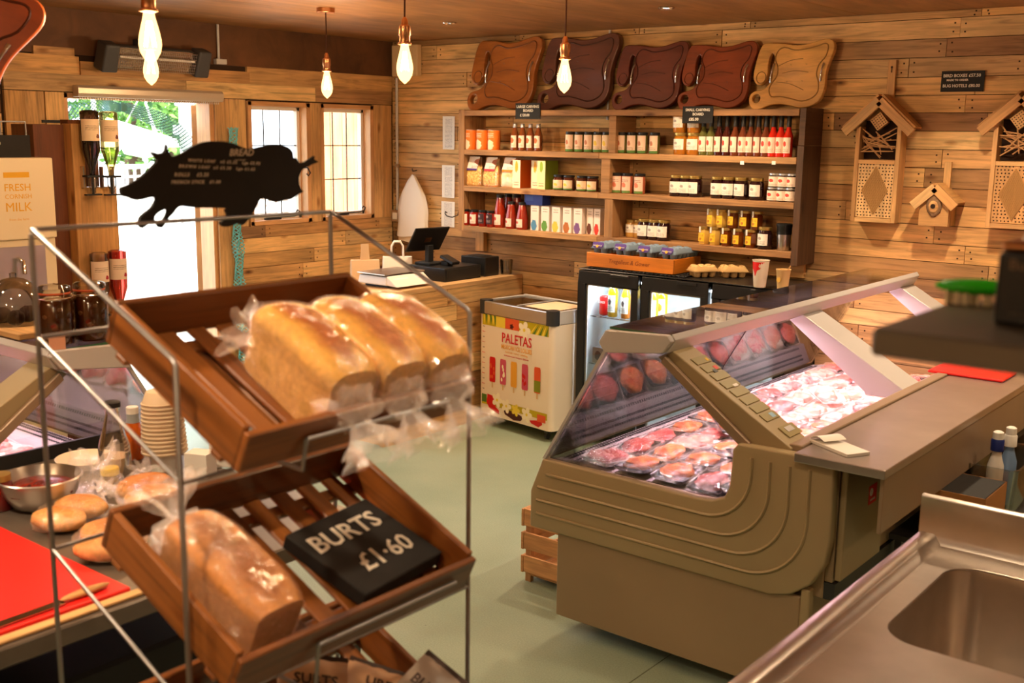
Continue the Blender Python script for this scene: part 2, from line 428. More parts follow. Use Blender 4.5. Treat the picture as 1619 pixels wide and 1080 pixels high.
def onA(mb, s_, e_, z0, z1, t):
    mb.span(XA, XA+t, s_, e_, z0, z1); k = mb.mi; mb.mi = 1
    for a, z in nails(s_, e_, z0, z1): mb.span(XA+t-.001, XA+t+.0006, a-.0042, a+.0042, z-.0042, z+.0042)
    mb.mi = k
m_gap = plain('dark backing', srgb(52, 34, 20), .9)
# back wall with the shelves
mb = MB(); plank_rows(mb, 1, XA, XR, 0, ZC, onB)
mb.mi = 1; mb.span(XA-.2, XR+.2, YB, YB+.15, 0, ZC)
struct(mb.build('wall_back', [m_pallet, m_gap], bevel=0))
# door and window wall
D0, D1, DZ = 3.345, 4.36, 2.10
W = [(4.615, 5.145), (5.24, 5.75)]; WZ0, WZ1 = 1.277, 2.094
mb = MB()
plank_rows(mb, 1, 4.40, 5.94, 0, WZ0-.0, onA)
plank_rows(mb, 1, YF, 2.98, 0, 2.29, onA)
for y in (3.0, 3.11, 3.23): mb.span(XA, XA+.02, y, min(y+.112, D0), 0, DZ+.0)        # upright boards left of the door
mb.span(XA, XA+.02, D1, 4.47, 0, DZ); mb.span(XA, XA+.016, 4.472, 4.60, WZ0, DZ)
mb.span(XA, XA+.018, 5.148, 5.237, WZ0, WZ1+.002); mb.span(XA, XA+.018, 5.753, 5.845, WZ0, 2.10); mb.span(XA, XA+.014, 5.847, 5.94, WZ0, 2.10)
for (s_, e_, z0, z1, t) in ((3.0, 4.15, 2.105, 2.20, .02), (4.155, 5.2, 2.105, 2.20, .016), (5.2, 5.94, 2.105, 2.20, .02), (3.44, 4.62, 2.20, 2.275, .045),
                            (3.0, 3.44, 2.20, 2.30, .03), (3.18, 3.42, 2.30, 2.345, .022), (4.62, 5.3, 2.20, 2.31, .018), (5.305, 5.94, 2.20, 2.31, .022)):
    mb.span(XA, XA+t, s_, e_, z0, z1)
mb.mi = 1
for (s_, e_, z0, z1) in ((YF-.2, D0, 0, ZC), (D0, D1, DZ, ZC), (D1, W[0][0], 0, ZC), (W[0][0], W[0][1], 0, WZ0), (W[0][0], W[0][1], WZ1, ZC), (W[0][1], W[1][0], 0, ZC),
                         (W[1][0], W[1][1], 0, WZ0), (W[1][0], W[1][1], WZ1, ZC), (W[1][1], YB+.15, 0, ZC)):
    mb.span(XA-.14, XA, s_, e_, z0, z1)
struct(mb.build('wall_left', [m_pallet, m_gap]))
mb = MB(); mb.span(XA, XA+.012, YF, YB-.02, 2.31, ZC)
o = struct(mb.build('trim_2', m_osb))
m_paint = plain('warm painted wall', srgb(176, 148, 112), .7)
mb = MB(); mb.span(XR, XR+.15, YF-.2, YB+.15, 0, ZC); struct(mb.build('wall_right', m_paint))
mb = MB(); mb.span(XA-.14, XR+.15, YF-.15, YF, 0, ZC); struct(mb.build('wall_front', m_paint))

# windows: timber frame, pane, leading
m_frame = wood('window timber', [srgb(214, 160, 106), srgb(224, 172, 118)], rough=.5, dark=.8, knots=False)
m_upvc = plain('white window frame', srgb(236, 226, 214), .4)
m_lead = plain('lead strip', G(.12), .5)
for i, (y0, y1) in enumerate(W):
    fr = MB()
    for (a, b_, c_, d_) in ((y0, y1, WZ0, WZ0+.03), (y0, y1, WZ1-.03, WZ1), (y0, y0+.03, WZ0, WZ1), (y1-.035, y1, WZ0, WZ1)):
        fr.span(XA-.12, XA+.022, a, b_, c_, d_)
    wo = struct(fr.build('window_%d' % (i+1), m_frame, bevel=.002))
    s_ = MB()
    for (a, b_, c_, d_) in ((y0+.03, y1-.035, WZ0+.03, WZ0+.055), (y0+.03, y1-.035, WZ1-.055, WZ1-.03), (y0+.03, y0+.05, WZ0+.03, WZ1-.03), (y1-.06, y1-.035, WZ0+.03, WZ1-.03)):
        s_.span(XA-.09, XA-.05, a, b_, c_, d_)
    s_.build('sash', m_upvc, wo, bevel=.002)
    g = MB(); g.span(XA-.072, XA-.068, y0+.045, y1-.055, WZ0+.045, WZ1-.045); g.build('pane', m_pane, wo)
    l = MB()
    for k in (1, 2):
        yy = y0+.05+(y1-y0-.11)*k/3; l.span(XA-.067, XA-.062, yy-.004, yy+.004, WZ0+.05, WZ1-.05)
        zz = WZ0+.05+(WZ1-WZ0-.1)*k/3; l.span(XA-.067, XA-.061, y0+.05, y1-.06, zz-.004, zz+.004)
    l.build('leading', m_lead, wo)
    st = MB(); yy = y0+.14
    st.tube([(XA+.0, yy, WZ0+.045), (XA+.01, yy+.24, WZ0+.05), (XA+.015, yy+.27, WZ0+.06), (XA+.012, yy+.285, WZ0+.08), (XA+.01, yy+.268, WZ0+.09), (XA+.01, yy+.258, WZ0+.075)], .005)
    st.span(XA-.02, XA+.005, yy, yy+.13, WZ0+.033, WZ0+.045)
    st.build('window_stay', m_blackm, wo, smooth=60)
    if i == 0:
        h = MB(); h.tube([(XA-.02, y1-.04, 1.66), (XA+.03, y1-.04, 1.655), (XA+.045, y1-.03, 1.62), (XA+.04, y1-.045, 1.60), (XA+.03, y1-.05, 1.615)], .005); h.build('window_catch', m_blackm, wo, smooth=60)
# door frame and open leaf
fr = MB()
fr.span(XA-.14, XA+.0, D0-.0, D0+.03, 0, DZ); fr.span(XA-.14, XA+.0, D1-.03, D1, 0, DZ); fr.span(XA-.14, XA+.0, D0, D1, DZ-.03, DZ)
do = struct(fr.build('door_1', m_frame, bevel=.002))
lf = MB(); M = T(XA-.16, D1+.0, 0) @ Rz(math.radians(141))
lf.M = M; lf.span(0, .9, 0, .045, .02, .1); lf.span(0, .9, 0, .045, 1.98, 2.06); lf.span(0, .09, 0, .045, .1, 1.98); lf.span(.81, .9, 0, .045, .1, 1.98); lf.span(.09, .81, 0, .045, .95, 1.05)
lf.build('door_leaf', m_frame, do, bevel=.003)
g = MB(M); g.span(.09, .81, .02, .024, 1.05, 1.98); g.span(.09, .81, .02, .024, .1, .95); g.build('door_glass', m_glass, do)
hb = MB(); hb.span(XA+.02, XA+.03, 3.20, 3.33, 1.93, 1.945); hb.build('door_hinge', m_blackm, do)

# ---------------------------------------------------------------- outside
m_gravel = plain('pale paving', srgb(214, 206, 190), .9, noisec=.1, nscale=6)
mb = MB(); mb.span(-22, XA-.2, -8, 16, -.25, -.1); struct(mb.build('ground', m_gravel))
# timber cladding of the next building, seen through the windows
m_fence = wood('orange timber cladding', [srgb(226, 142, 88), srgb(236, 160, 104)], rough=.7, dark=.8, knots=False)
mb = MB(); y = 6.98
while y < 10.5:
    mb.span(-7.95, -7.925+rnd(0, .006), y, y+.145, -.1, 3.3); y += .15
shed = tag(mb.build('timber_shed', m_fence), 'pale timber clad outbuilding wall seen through the right hand window', 'outbuilding')
# lattice fence
m_wpaint = plain('white painted timber', srgb(240, 240, 236), .5)
fn = thing('lattice_fence', 'white square lattice fence standing outside beyond the doorway', 'fence', (-9.5, 6.5, 0))
mb = MB()
for k in range(26): mb.span(-9.5, -9.485, 5.6+k*.085, 5.622+k*.085, .85, 1.53)
for k in range(8): mb.span(-9.484, -9.47, 5.6, 7.75, .85+k*.085, .872+k*.085)
mb.build('lattice_panel', m_wpaint, fn)
mb = MB(); mb.span(-9.53, -9.46, 5.5, 7.8, 1.53, 1.57); mb.span(-9.53, -9.46, 5.5, 7.8, -.1, .86); mb.build('rail', m_wpaint, fn)
for y in (5.42, 7.8):
    mb = MB(); mb.span(-9.54, -9.45, y, y+.08, -.1, 1.62); mb.build('post', m_wpaint, fn)
# foliage
def leafm(name, a, b_):
    m_, nt, b = _new(name); at = N(nt, 'ShaderNodeAttribute', attribute_name='rnd'); nt.links.new(ramp(nt, at.outputs['Fac'], [(0, a), (1, b_)]), b.inputs['Base Color']); b.inputs['Roughness'].default_value = .6
    return m_
m_leaf = leafm('green leaves', srgb(38, 92, 30), srgb(128, 178, 74)); m_bark = plain('bark', srgb(80, 60, 44), .9)
def tree(x, y, z, rad, label, n=1500, ls=.16):
    t = thing('leafy_tree', label, 'tree', (x, y, -.1))
    mb = MB(); mb.tube([(x, y, -.1), (x, y+.05, z*.6), (x, y, z)], [.13, .1, .06]); mb.build('trunk', m_bark, t)
    mb = MB()
    for _ in range(n):
        d = V((random.gauss(0, 1), random.gauss(0, 1), random.gauss(0, 1))).normalized()*rad*rnd(.55, 1.0)*(1+.25*noise.noise(V((x+_*.01, y, 0))))
        c_ = V((x, y, z))+V((d.x, d.y, d.z*.95)); R_ = Matrix.Rotation(rnd(0, 6.28), 3, V((rnd(-1, 1), rnd(-1, 1), rnd(-1, 1))).normalized()); s = ls*rnd(.6, 1.2); r = random.random()
        mb.f([mb.v(c_+R_ @ V(q)*s) for q in ((-.5, 0, 0), (-.1, -.28, .04), (.5, 0, 0), (-.1, .28, .04))], r=r)
    mb.build('foliage', m_leaf, t)
tree(-13.4, 8.5, 2.25, .98, 'broad green tree outside, leftmost seen through the doorway')
tree(-14.9, 10.15, 2.3, .98, 'broad green tree outside, right of the hanging basket')
tree(-18.6, 11.7, 3.0, 1.3, 'distant green tree outside, seen between the two nearer trees')
gw = MB(); gw.span(-11.7, -11.5, 3, 13.5, -.1, 1.25); tag(gw.build('glare_wall', m_wpaint), 'added low white wall outside, standing in for ground glare before the trees', 'wall')  # added white stand-in for the overexposed ground, also hides the trunks
# hanging basket on a white post
hb = thing('hanging_basket', 'white hanging planter outside the doorway on three white cords', 'basket', (-8.0, 5.1, 1.75))
B0 = atX(228, 218, -8.0); mb = MB()
mb.lathe([(.02, B0.z-.16), (.16, B0.z-.13), (.21, B0.z-.02), (.20, B0.z), (.17, B0.z-.01), (.02, B0.z-.03)], 20, T(B0.x, B0.y, 0)); mb.build('bowl', m_wpaint, hb, smooth=50)
top = V((B0.x, B0.y, B0.z+.36))
for a in (0, 2.1, 4.2):
    mb = MB(); mb.tube([top, V((B0.x+.2*math.cos(a), B0.y+.2*math.sin(a), B0.z))], .006, 6); mb.build('cord', m_wpaint, hb)
mb = MB(); mb.tube([top, top+V((.02, 0, .1)), V((B0.x, B0.y+.36, top.z+.12))], .012, 6); mb.build('bracket', m_wpaint, hb)
ps = thing('garden_post', 'tall white post with cross arm standing outside beyond the doorway', 'post', (B0.x, B0.y+.3, -.1))
mb = MB(); mb.span(B0.x-.05, B0.x+.05, B0.y+.37, B0.y+.46, -.1, 2.6); mb.build('upright', m_wpaint, ps)
mb = MB(); mb.span(B0.x-.04, B0.x+.04, B0.y+.30, B0.y+.66, 1.86, 1.94); mb.build('cross_arm', m_wpaint, ps)
# parasol with pale canopy, left of the basket
P0 = atX(150, 206, -10.6)
pa = thing('garden_parasol', 'large white garden parasol outside beyond the doorway', 'parasol', (P0.x, P0.y, -.1))
mb = MB(); mb.lathe([(.85, P0.z-.16), (.83, P0.z-.08), (.05, P0.z+.16), (.02, P0.z+.16), (.80, P0.z-.10)], 8, T(P0.x, P0.y, 0), cap=False); mb.build('canopy', m_wpaint, pa)
mb = MB(); mb.tube([(P0.x, P0.y, -.1), (P0.x, P0.y, P0.z+.35)], .025); mb.build('pole', m_wpaint, pa)
# fascia above the door and the net
m_al = plain('aluminium casing', srgb(206, 190, 170), .35, .4)
fs = thing('shutter_casing', 'long pale aluminium fly screen casing mounted above the doorway', 'casing', (XA+.05, 3.9, 2.1))
mb = MB(); mb.prism([(0, 0), (.05, 0), (.06, .02), (.06, .05), (.045, .065), (0, .065)], 0, .99, T(XA+.022, 4.385, 2.078) @ Rx(PI/2)); mb.build('casing_box', m_al, fs, bevel=.002)
mb = MB()
for k in range(60): mb.tube([(XA+.05, 3.42+k*.016, 2.078), (XA+.05, 3.42+k*.016, 2.062)], .0035, 6)
mb.build('bead_fringe', m_al, fs); fs.children
m_net = plain('teal fishing net', srgb(120, 205, 214), .6)
m_netm = plain('blue green net cord', srgb(110, 170, 172), .6)
def net(fn, nu, nv, name, label, th=.003, mat=m_net):
    mb = MB(); P = [[V(fn(i/nu, j_/nv)) for j_ in range(nv+1)] for i in range(nu+1)]
    for i in range(nu):
        for j_ in range(nv):
            a, b_, c_, d_ = P[i][j_], P[i+1][j_], P[i+1][j_+1], P[i][j_+1]
            mb.tube([a, c_], th, 3); mb.tube([b_, d_], th, 3)
    return tag(mb.build(name, mat), label, 'net')
XN = XA-.16
net(lambda u, v: (XN-.05*math.sin(u*9), D0+.02+u*.50, 2.06-v*(.04+.30*(1-u)**1.3)-.02*math.sin(u*7)), 26, 8, 'fishing_net', 'teal fishing net draped over the left half of the doorway', mat=m_netm)
net(lambda u, v: (XN-.02-.03*math.sin(u*8), 3.82+u*.53, 2.06-v*(.05+.14*u)-.20*u*u), 26, 7, 'fishing_net', 'teal fishing net draped over the right half of the doorway', mat=m_netm)
net(lambda u, v: (XA+.05+.02*math.sin(v*40+u*9), 4.43+u*.075+.03*v, 1.92-v*1.75), 4, 74, 'fishing_net', 'teal fishing net hanging straight down between door and window', th=.004)
# ---------------------------------------------------------------- serve-over meat counters
PINKL = (1, .64, .75)
m_tube = emit('pink display tube', (1, .62, .74, 1), 9)
m_deck = plain('white enamelled display deck', srgb(226, 214, 214), .35)
m_topglass = clear('smoked top glass', (.84, .84, .78, 1), refl=.42, rough=.01, base=.06)
m_gedge = plain('green glass edge', srgb(50, 90, 60), .2)
m_caseglass = clear('display case glass', (.95, .97, .96, 1), refl=.38, rough=.0, base=.06)
m_work = plain('brushed steel worktop', (.50, .44, .41, 1), .33, .85, noisec=.10, nscale=6)
m_skirt = plain('grey beige steel skirt', srgb(160, 138, 114), .4, .25, noisec=.06, nscale=3)
m_grl = plain('grille slots', G(.10), .6)
m_darkm = plain('dark plinth metal', G(.03), .5)
PANEL = [(-2.477, .40), (-2.477, .546), (-2.422, .684), (-1.76, .676), (-1.695, .680), (-1.650, .700), (-1.632, .744), (-1.626, .875), (-1.608, .898),
         (-1.285, .902), (-1.272, .885), (-1.269, .640), (-1.283, .552), (-1.325, .475), (-1.392, .423), (-1.467, .402)]
def deli(root_label, E0, E1, spans, buttons=True, M=None, skirt=True):
    """built in its own axes: end panel in the plane y=E0, long axis +y, customers at -x; M puts it in the room"""
    M = M or Matrix()
    t = thing('meat_counter', root_label, 'display counter', (M @ V((-1.85, (E0+E1)/2, 0))))
    def PB(): return MB(M)
    YZ = Rx(PI/2)                     # prism drawn in (x,z), extruded along y
    def ext(mb, pts, y0, y1): return mb.prism(pts, -y1, -y0, M=YZ)
    mb = PB(); ext(mb, catmull([PANEL[i] for i in range(len(PANEL))], 1), E0, E0+.045)
    ep = mb.build('end_panel', m_beige, t, smooth=35, bevel=.008, seg=3)
    g = PB()
    for (x0, zl, xv, rad) in ((-2.40, .625, -1.555, .17), (-2.44, .568, -1.489, .185), (-2.445, .515, -1.42, .20), (-2.445, .461, -1.351, .215)):
        pts = [(x0, E0-.0, zl)] + [(x0+(xv-rad-x0)*k/8, E0, zl-.0) for k in range(1, 9)]
        pts += [(xv-rad+rad*math.sin(a), E0, zl+rad-rad*math.cos(a)) for a in [PI/2*k/10 for k in range(1, 11)]] + [(xv, E0, .859)]
        g.tube(pts, .0065, 6)
    g.build('raised_bead', m_beige, ep, smooth=60)
    mb = PB(); mb.span(-2.351, -1.36, E0+.012, E0+.03, .065, .42); mb.build('lower_end_panel', m_beigeb, t, bevel=.004)
    mb = PB(); mb.span(-1.36, -1.33, E0+.01, E0+.05, .065, .45); mb.build('corner_trim', m_beige, t, bevel=.004)
    mb = PB(); mb.span(-2.33, -1.34, E0+.06, E1-.05, .10, .42); mb.build('base', m_beigeb, t, bevel=.004)
    mb = PB(); ext(mb, [(-2.44, .42), (-2.44, .55), (-2.40, .655), (-1.46, .64), (-1.30, .64), (-1.30, .42)], E0+.045, E1-.02); mb.build('tub', m_beigeb, t, bevel=.004)
    for y in (E0+.2, E1-.3):
        for x in (-2.25, -1.45):
            mb = PB(); mb.lathe([(.03, 0), (.03, .02), (.012, .03), (.012, .1)], 12, T(x, y, 0)); mb.build('foot', m_darkm, t, smooth=40)
    # deck, air grilles and staff side lining
    mb = PB(); ext(mb, [(-2.40, .655), (-2.40, .672), (-2.295, .684), (-2.285, .668), (-1.56, .672), (-1.50, .70), (-1.475, .87), (-1.455, .87), (-1.47, .655)], E0+.05, E1-.02)
    dk = mb.build('display_deck', m_deck, t)
    sl = PB(); y = E0+.08
    while y < E1-.1:
        for i, x in enumerate((-2.375,)): sl.span(x-.005, x+.005, y, y+.007, .6745+(x+2.40)*.09, .6795+(x+2.40)*.09)
        y += .018
    sl.build('air_grille', m_grl, dk)
    sl = PB(); y = E0+.08
    while y < E1-.1: sl.span(-2.357, -2.347, y, y+.007, .6775, .6838); y += .018
    sl.build('air_grille', m_grl, dk)
    sl = PB(); y = E0+.08
    while y < E1-.1: sl.span(-2.318, -2.306, y, y+.007, .679, .6852); y += .018
    sl.build('air_grille', m_grl, dk)
    # glass
    mb = PB(); ext(mb, [(-2.415, .682), (-2.150, 1.145), (-2.145, 1.142), (-2.409, .682)], E0+.02, E1-.01); mb.build('front_glass', m_caseglass, t)
    if len(spans) > 1: mb = PB(); ext(mb, [(-2.417, .684), (-2.152, 1.146), (-2.142, 1.143), (-2.407, .684)], 4.428, 4.434); mb.build('glass_joint', m_black, t)
    mb = PB(); ext(mb, [(-2.405, .684), (-2.148, 1.136), (-1.92, 1.16), (-1.62, .89), (-1.635, .744), (-1.655, .70), (-1.70, .683)], E0+.026, E0+.032); mb.build('end_glass', m_caseglass, t)
    mb = PB(); ext(mb, [(-2.424, .684), (-2.158, 1.142), (-2.145, 1.142), (-2.411, .684)], E0+.004, E0+.02); mb.build('glass_edge_strip', m_grey, t)
    mb = PB(); mb.span(-2.137, -1.885, E0+.01, E1, 1.222, 1.230); mb.build('top_glass', m_topglass, t)
    mb = PB(); mb.span(-1.885, -1.883, E0+.01, E1, 1.222, 1.230); mb.span(-2.137, -1.885, E0+.008, E0+.010, 1.222, 1.230); mb.build('glass_edge', m_gedge, t)
    # canopy
    mb = PB(); ext(mb, [(-2.172, 1.172), (-2.142, 1.219), (-1.886, 1.231), (-1.871, 1.211), (-1.905, 1.165), (-2.144, 1.136)], E0-.012, E0+.012); mb.build('canopy_end_cap', m_grey, t, bevel=.003)
    mb = PB(); ext(mb, [(-1.882, 1.233), (-1.868, 1.214), (-1.895, 1.166), (-1.93, 1.163), (-1.925, 1.222), (-1.895, 1.222)], E0+.012, E1); mb.build('canopy_rail', m_grey, t, bevel=.002)
    mb = PB(); ext(mb, [(-2.172, 1.172), (-2.14, 1.219), (-2.12, 1.219), (-2.12, 1.14), (-2.144, 1.136)], E0+.012, E1); mb.build('canopy_rail', m_grey, t, bevel=.002)
    for (a, b_) in spans:
        mb = PB(); mb.tube([(-2.02, a+.05, 1.155), (-2.02, b_-.05, 1.155)], .013, 10); tb = mb.build('light_tube', m_tube, t, smooth=60)
        mb = PB(); mb.span(-2.045, -1.995, a+.01, b_-.01, 1.17, 1.185); mb.build('tube_holder', m_grey, t)
    # struts
    prof = [(-1.955, 1.140), (-1.612, .882), (-1.604, .868), (-1.445, .868), (-1.435, .905), (-1.893, 1.168)]
    for i, (a, b_) in enumerate(spans):
        y0 = E0+.04 if i == 0 else a-.1
        mb = PB(); ext(mb, prof, y0, y0+(.14 if i == 0 else .19)); st = mb.build('strut', m_beige if i == 0 else m_grey, t, bevel=.004, seg=2)
        if i == 0:
            f0 = PB(); ext(f0, [(-1.93, 1.125), (-1.615, .885), (-1.60, .862), (-1.575, .862), (-1.575, .90), (-1.915, 1.150)], E0+.02, y0); f0.build('strut_trim', m_skirt, st, bevel=.003)
            if buttons:
                d = V((-1.435+1.893, .905-1.168)); L = d.length; d.normalize(); nx, nz = -d.y, d.x
                ang = math.atan2(d.y, d.x)
                cell = plain('olive control cell', srgb(150, 138, 92), .4)
                SM = lambda s_, yy: M @ T(-1.893+d.x*s_*L+nx*.001, y0+yy, 1.168+d.y*s_*L+nz*.001) @ Ry(-ang)
                cells = PB()
                for k in range(8):
                    c_ = MB(SM(.14+k*.084, .085)); c_.box((0, 0, .0015), (.036, .10, .003)); c_.build('control_cell', cell, st, bevel=.001)
                for s_, yy, sz, mt, nm in ((.15, .115, (.014, .014, .004), plain('yellow warning', srgb(230, 190, 30), .5), 'warning_triangle'), (.235, .11, (.018, .022, .004), m_red, 'red_square'),
                                       (.26, .085, (.016, .02, .004), plain('grey print', srgb(90, 96, 104), .5), 'printed_symbol'), (.42, .10, (.012, .03, .004), m_white, 'rocker_switch'),
                                       (.73, .10, (.022, .026, .004), plain('pale blue sticker', srgb(150, 190, 220), .5), 'blue_sticker'), (.88, .10, (.05, .1, .003), cell, 'switch_plate'), (.87, .10, (.022, .05, .006), m_grey, 'switch_rocker')):
                    c_ = MB(SM(s_, yy)); c_.box((0, 0, .002), sz); c_.build(nm, mt, st)
                bpy.data.meshes
                cells.bm.free()
    y0 = E1-.19
    mb = PB(); ext(mb, prof, y0, E1-.01); mb.build('strut', m_grey, t, bevel=.004)
    mb = PB(); ext(mb, [(-1.475, .862), (-1.475, .90), (-1.445, .918), (-1.405, .918), (-1.40, .88), (-1.40, .862)], E0+.05, E1); mb.build('staff_rail', m_skirt, t, bevel=.003)
    if skirt:
        mb = PB(); mb.span(-1.40, -1.105, E0-.02, E1, .882, .912); mb.build('worktop', m_work, t, bevel=.003, seg=2)
        mb = PB(); mb.span(-1.125, -1.112, E0+.0, E1, .70, .884); mb.build('skirt', m_skirt, t, bevel=.002)
        mb = PB(); mb.span(-1.268, -1.246, E0+.052, E0+.40, .49, .868); pn = mb.build('side_panel', m_beige, t, bevel=.006, seg=2); mb = PB(); mb.span(-1.30, -1.272, E0+.05, E1-.05, .48, .86); mb.build('rear_cover', m_beigeb, t, bevel=.003)
        mb = PB(); mb.span(-1.30, -1.262, E0+.05, E1-.05, .42, .478); mb.span(-1.27, -1.13, E0+.7, E1-.05, .655, .69); mb.build('under_rail', m_darkm, t)
    return t
D_E0, D_E1 = 3.227, 5.70
deli('long beige serve-over meat counter with slanted glass, right of the middle', D_E0, D_E1, [(D_E0+.04, 4.42), (4.44, D_E1)])
# red warning sticker on the side panel
st_ = MB(); st_.span(-1.2458, -1.2448, 3.475, 3.545, .70, .765); s1 = tag(st_.build('warning_sticker', m_red), 'small red warning sticker on the panel under the steel worktop', 'sticker')
c_ = MB(); c_.lathe([(.014, 0), (.014, .0008)], 16, T(-1.2447, 3.495, .742) @ Ry(PI/2)); c_.build('white_disc', m_white, s1)
text('!', .02, m_red, s1, T(-1.2438, 3.495, .742) @ Rz(PI/2) @ Rx(PI/2), name='lettering')
text('DANGER', .011, m_white, s1, T(-1.2445, 3.51, .714) @ Rz(PI/2) @ Rx(PI/2), name='lettering')
for yy in (3.9, 5.1):
    lamp('meat_display_light', 'AREA', (-2.02, yy, 1.135), 7.5, PINKL, shape='RECTANGLE', size=.05, size_y=1.0)
# the other counter on the left: its long axis runs the other way
# own axes (x,y) -> room: end plane y=E0 becomes x=-3.25 ; x=-1.886.. becomes y
ML = Matrix(((0, -1, 0, 0), (-1, 0, 0, 0), (0, 0, 1, 0), (0, 0, 0, 1)))      # room x=-y', y=-x'
ML = T(0, -.13, -.025) @ ML
def left_deli():
    t = deli('beige serve-over meat counter at the left, running away behind the bread rack', 3.27, 5.0, [(3.31, 4.95)], buttons=False, M=ML, skirt=False)
left_deli()
lamp('meat_display_light', 'AREA', (-4.1, 1.89, 1.10), 9, PINKL, shape='RECTANGLE', size=1.3, size_y=.05)

# packs of meat
m_meat = []
def meatm(name, a, b_, sc=14, rough=.35):
    m_, nt, b = _new(name); tc = N(nt, 'ShaderNodeTexCoord'); n = N(nt, 'ShaderNodeTexNoise', i_Scale=sc, i_Detail=5.0, i_Distortion=1.5); nt.links.new(tc.outputs['Object'], n.inputs['Vector'])
    nt.links.new(ramp(nt, n.outputs[0], [(.38, a), (.58, b_)]), b.inputs['Base Color']); b.inputs['Roughness'].default_value = rough
    bp = N(nt, 'ShaderNodeBump', i_Strength=.4, i_Distance=.004); nt.links.new(n.outputs[0], bp.inputs['Height']); nt.links.new(bp.outputs[0], b.inputs['Normal'])
    return m_
MEATS = [('pale pink chicken', meatm('pale pink meat', srgb(216, 132, 118), srgb(236, 174, 156)), m_white),
         ('orange marinated', meatm('orange marinated meat', srgb(200, 84, 30), srgb(236, 150, 76)), m_black),
         ('red steak', meatm('red meat with fat', srgb(168, 40, 44), srgb(214, 110, 100), 22), m_black),
         ('marbled pork', meatm('pork with pale fat', srgb(204, 78, 84), srgb(236, 180, 170), 26), m_white)]
def pack_proto(k):
    nm, mm, tm = MEATS[k]
    t = thing('meat_pack', 'pack of %s meat under film' % nm, 'meat pack')
    mb = MB(); mb.loft([[V((sx*(.060-.012*q), sy*(.080-.012*q), .004+0*q)) for sx, sy in ((-1, -1), (1, -1), (1, 1), (-1, 1))] for q in (1, 0)][:1]+[[V((sx*.062, sy*.082, .022)) for sx, sy in ((-1, -1), (1, -1), (1, 1), (-1, 1))], [V((sx*.058, sy*.078, .021)) for sx, sy in ((-1, -1), (1, -1), (1, 1), (-1, 1))], [V((sx*.044, sy*.064, .008)) for sx, sy in ((-1, -1), (1, -1), (1, 1), (-1, 1))]])
    mb.build('tray', tm, t, bevel=.002, local=True)
    sd = k*7.3
    mb = MB()
    for (cx, cy, rx, ry, rz) in (((-.008, -.03, .046, .040, .021), (.006, .034, .048, .040, .019)) if k in (0, 3) else ((0, 0, .050, .070, .020),)):
        mb.ball((cx, cy, .022), (rx, ry, rz), 18, 10, fn=lambda p, d: p*(1+.32*noise.noise(d*1.9+V((sd, cx*50, 0)))))
    mb.build('meat', mm, t, smooth=60, local=True)
    mb = MB()
    def film(p, d): return V((p.x, p.y, p.z))*(1+.10*noise.noise(d*4+V((sd, 3, 0))))
    n = 20; rings = []
    for (s_, z) in ((1.12, .012), (1.05, .022), (.94, .036), (.7, .044), (.35, .047), (.02, .048)):
        ring = []
        for q in range(n):
            a = 2*PI*q/n; cx = math.copysign(abs(math.cos(a))**.5, math.cos(a)); cy = math.copysign(abs(math.sin(a))**.5, math.sin(a))
            j = noise.noise(V((math.cos(a)*3, math.sin(a)*3, s_*4+sd)))
            ring.append(V((cx*.064*s_*(1+.10*j), cy*.084*s_*(1+.08*j), z+.008*j)))
        rings.append(ring)
    mb.loft(rings, cap=False); mb.build('film', m_film, t, smooth=180, local=True)
    return t
packs = [pack_proto(k) for k in range(4)]; used = [False]*4
COLN = ['beside the sloping front glass', 'second from front glass', 'in middle column', 'second from staff rail', 'beside the staff rail']
ROWN = ['first', 'second', 'third', 'fourth', 'fifth', 'sixth', 'seventh', 'eighth']
def place_pack(k, M, label, group):
    if not used[k]:
        used[k] = True; packs[k].matrix_basis = M; tag(packs[k], label, 'meat pack', group); return packs[k]
    return dup(packs[k], M, label, group=group)
for bay, (y0, rows) in enumerate(((3.375, 6), (4.55, 6))):
    for i in range(rows):
        for j in range(5):
            y = y0+i*.195+rnd(-.006, .006); x = -2.215+j*.148+rnd(-.003, .003)
            if j == 4 and bay == 0: x -= .012
            z = .671+(.012 if j == 4 else 0)+rnd(0, .008)
            if j == 0: z += .0
            k = random.choice([0, 1, 1, 1, 2, 1, 3]) if bay == 0 else random.choice([0, 0, 3, 3, 2, 0])
            M = T(x, y, z) @ Rz(rnd(-.14, .14)+(PI if random.random() < .5 else 0)) @ Rx(rnd(-.10, .10)) @ Ry(rnd(-.05, .10)) @ Matrix.Scale(1.1, 4)
            place_pack(k, M, '%s pack, %s bay, %s row from near end, %s' % (MEATS[k][0], ('near', 'far')[bay], ROWN[i], COLN[j]), 'meat packs in the long counter')
# upper layer in the far bay
for i, (x, y, k) in enumerate(((-1.93, 4.74, 0), (-1.66, 4.95, 3), (-1.86, 5.22, 3), (-1.62, 5.36, 2), (-2.0, 5.42, 0), (-1.70, 4.62, 3), (-1.75, 3.62, 1), (-2.02, 3.98, 1))):
    place_pack(k, T(x, y, .722) @ Rz(rnd(.3, 1.2)) @ Rx(.12), '%s pack lying on top of the others, %s' % (MEATS[k][0], ('nearest in far bay', 'far bay beside rail', 'middle of far bay', 'back right of far bay', 'back left of far bay',
        'beside the second strut', 'near bay close to end glass', 'near bay beside front glass')[i]), 'meat packs in the long counter')
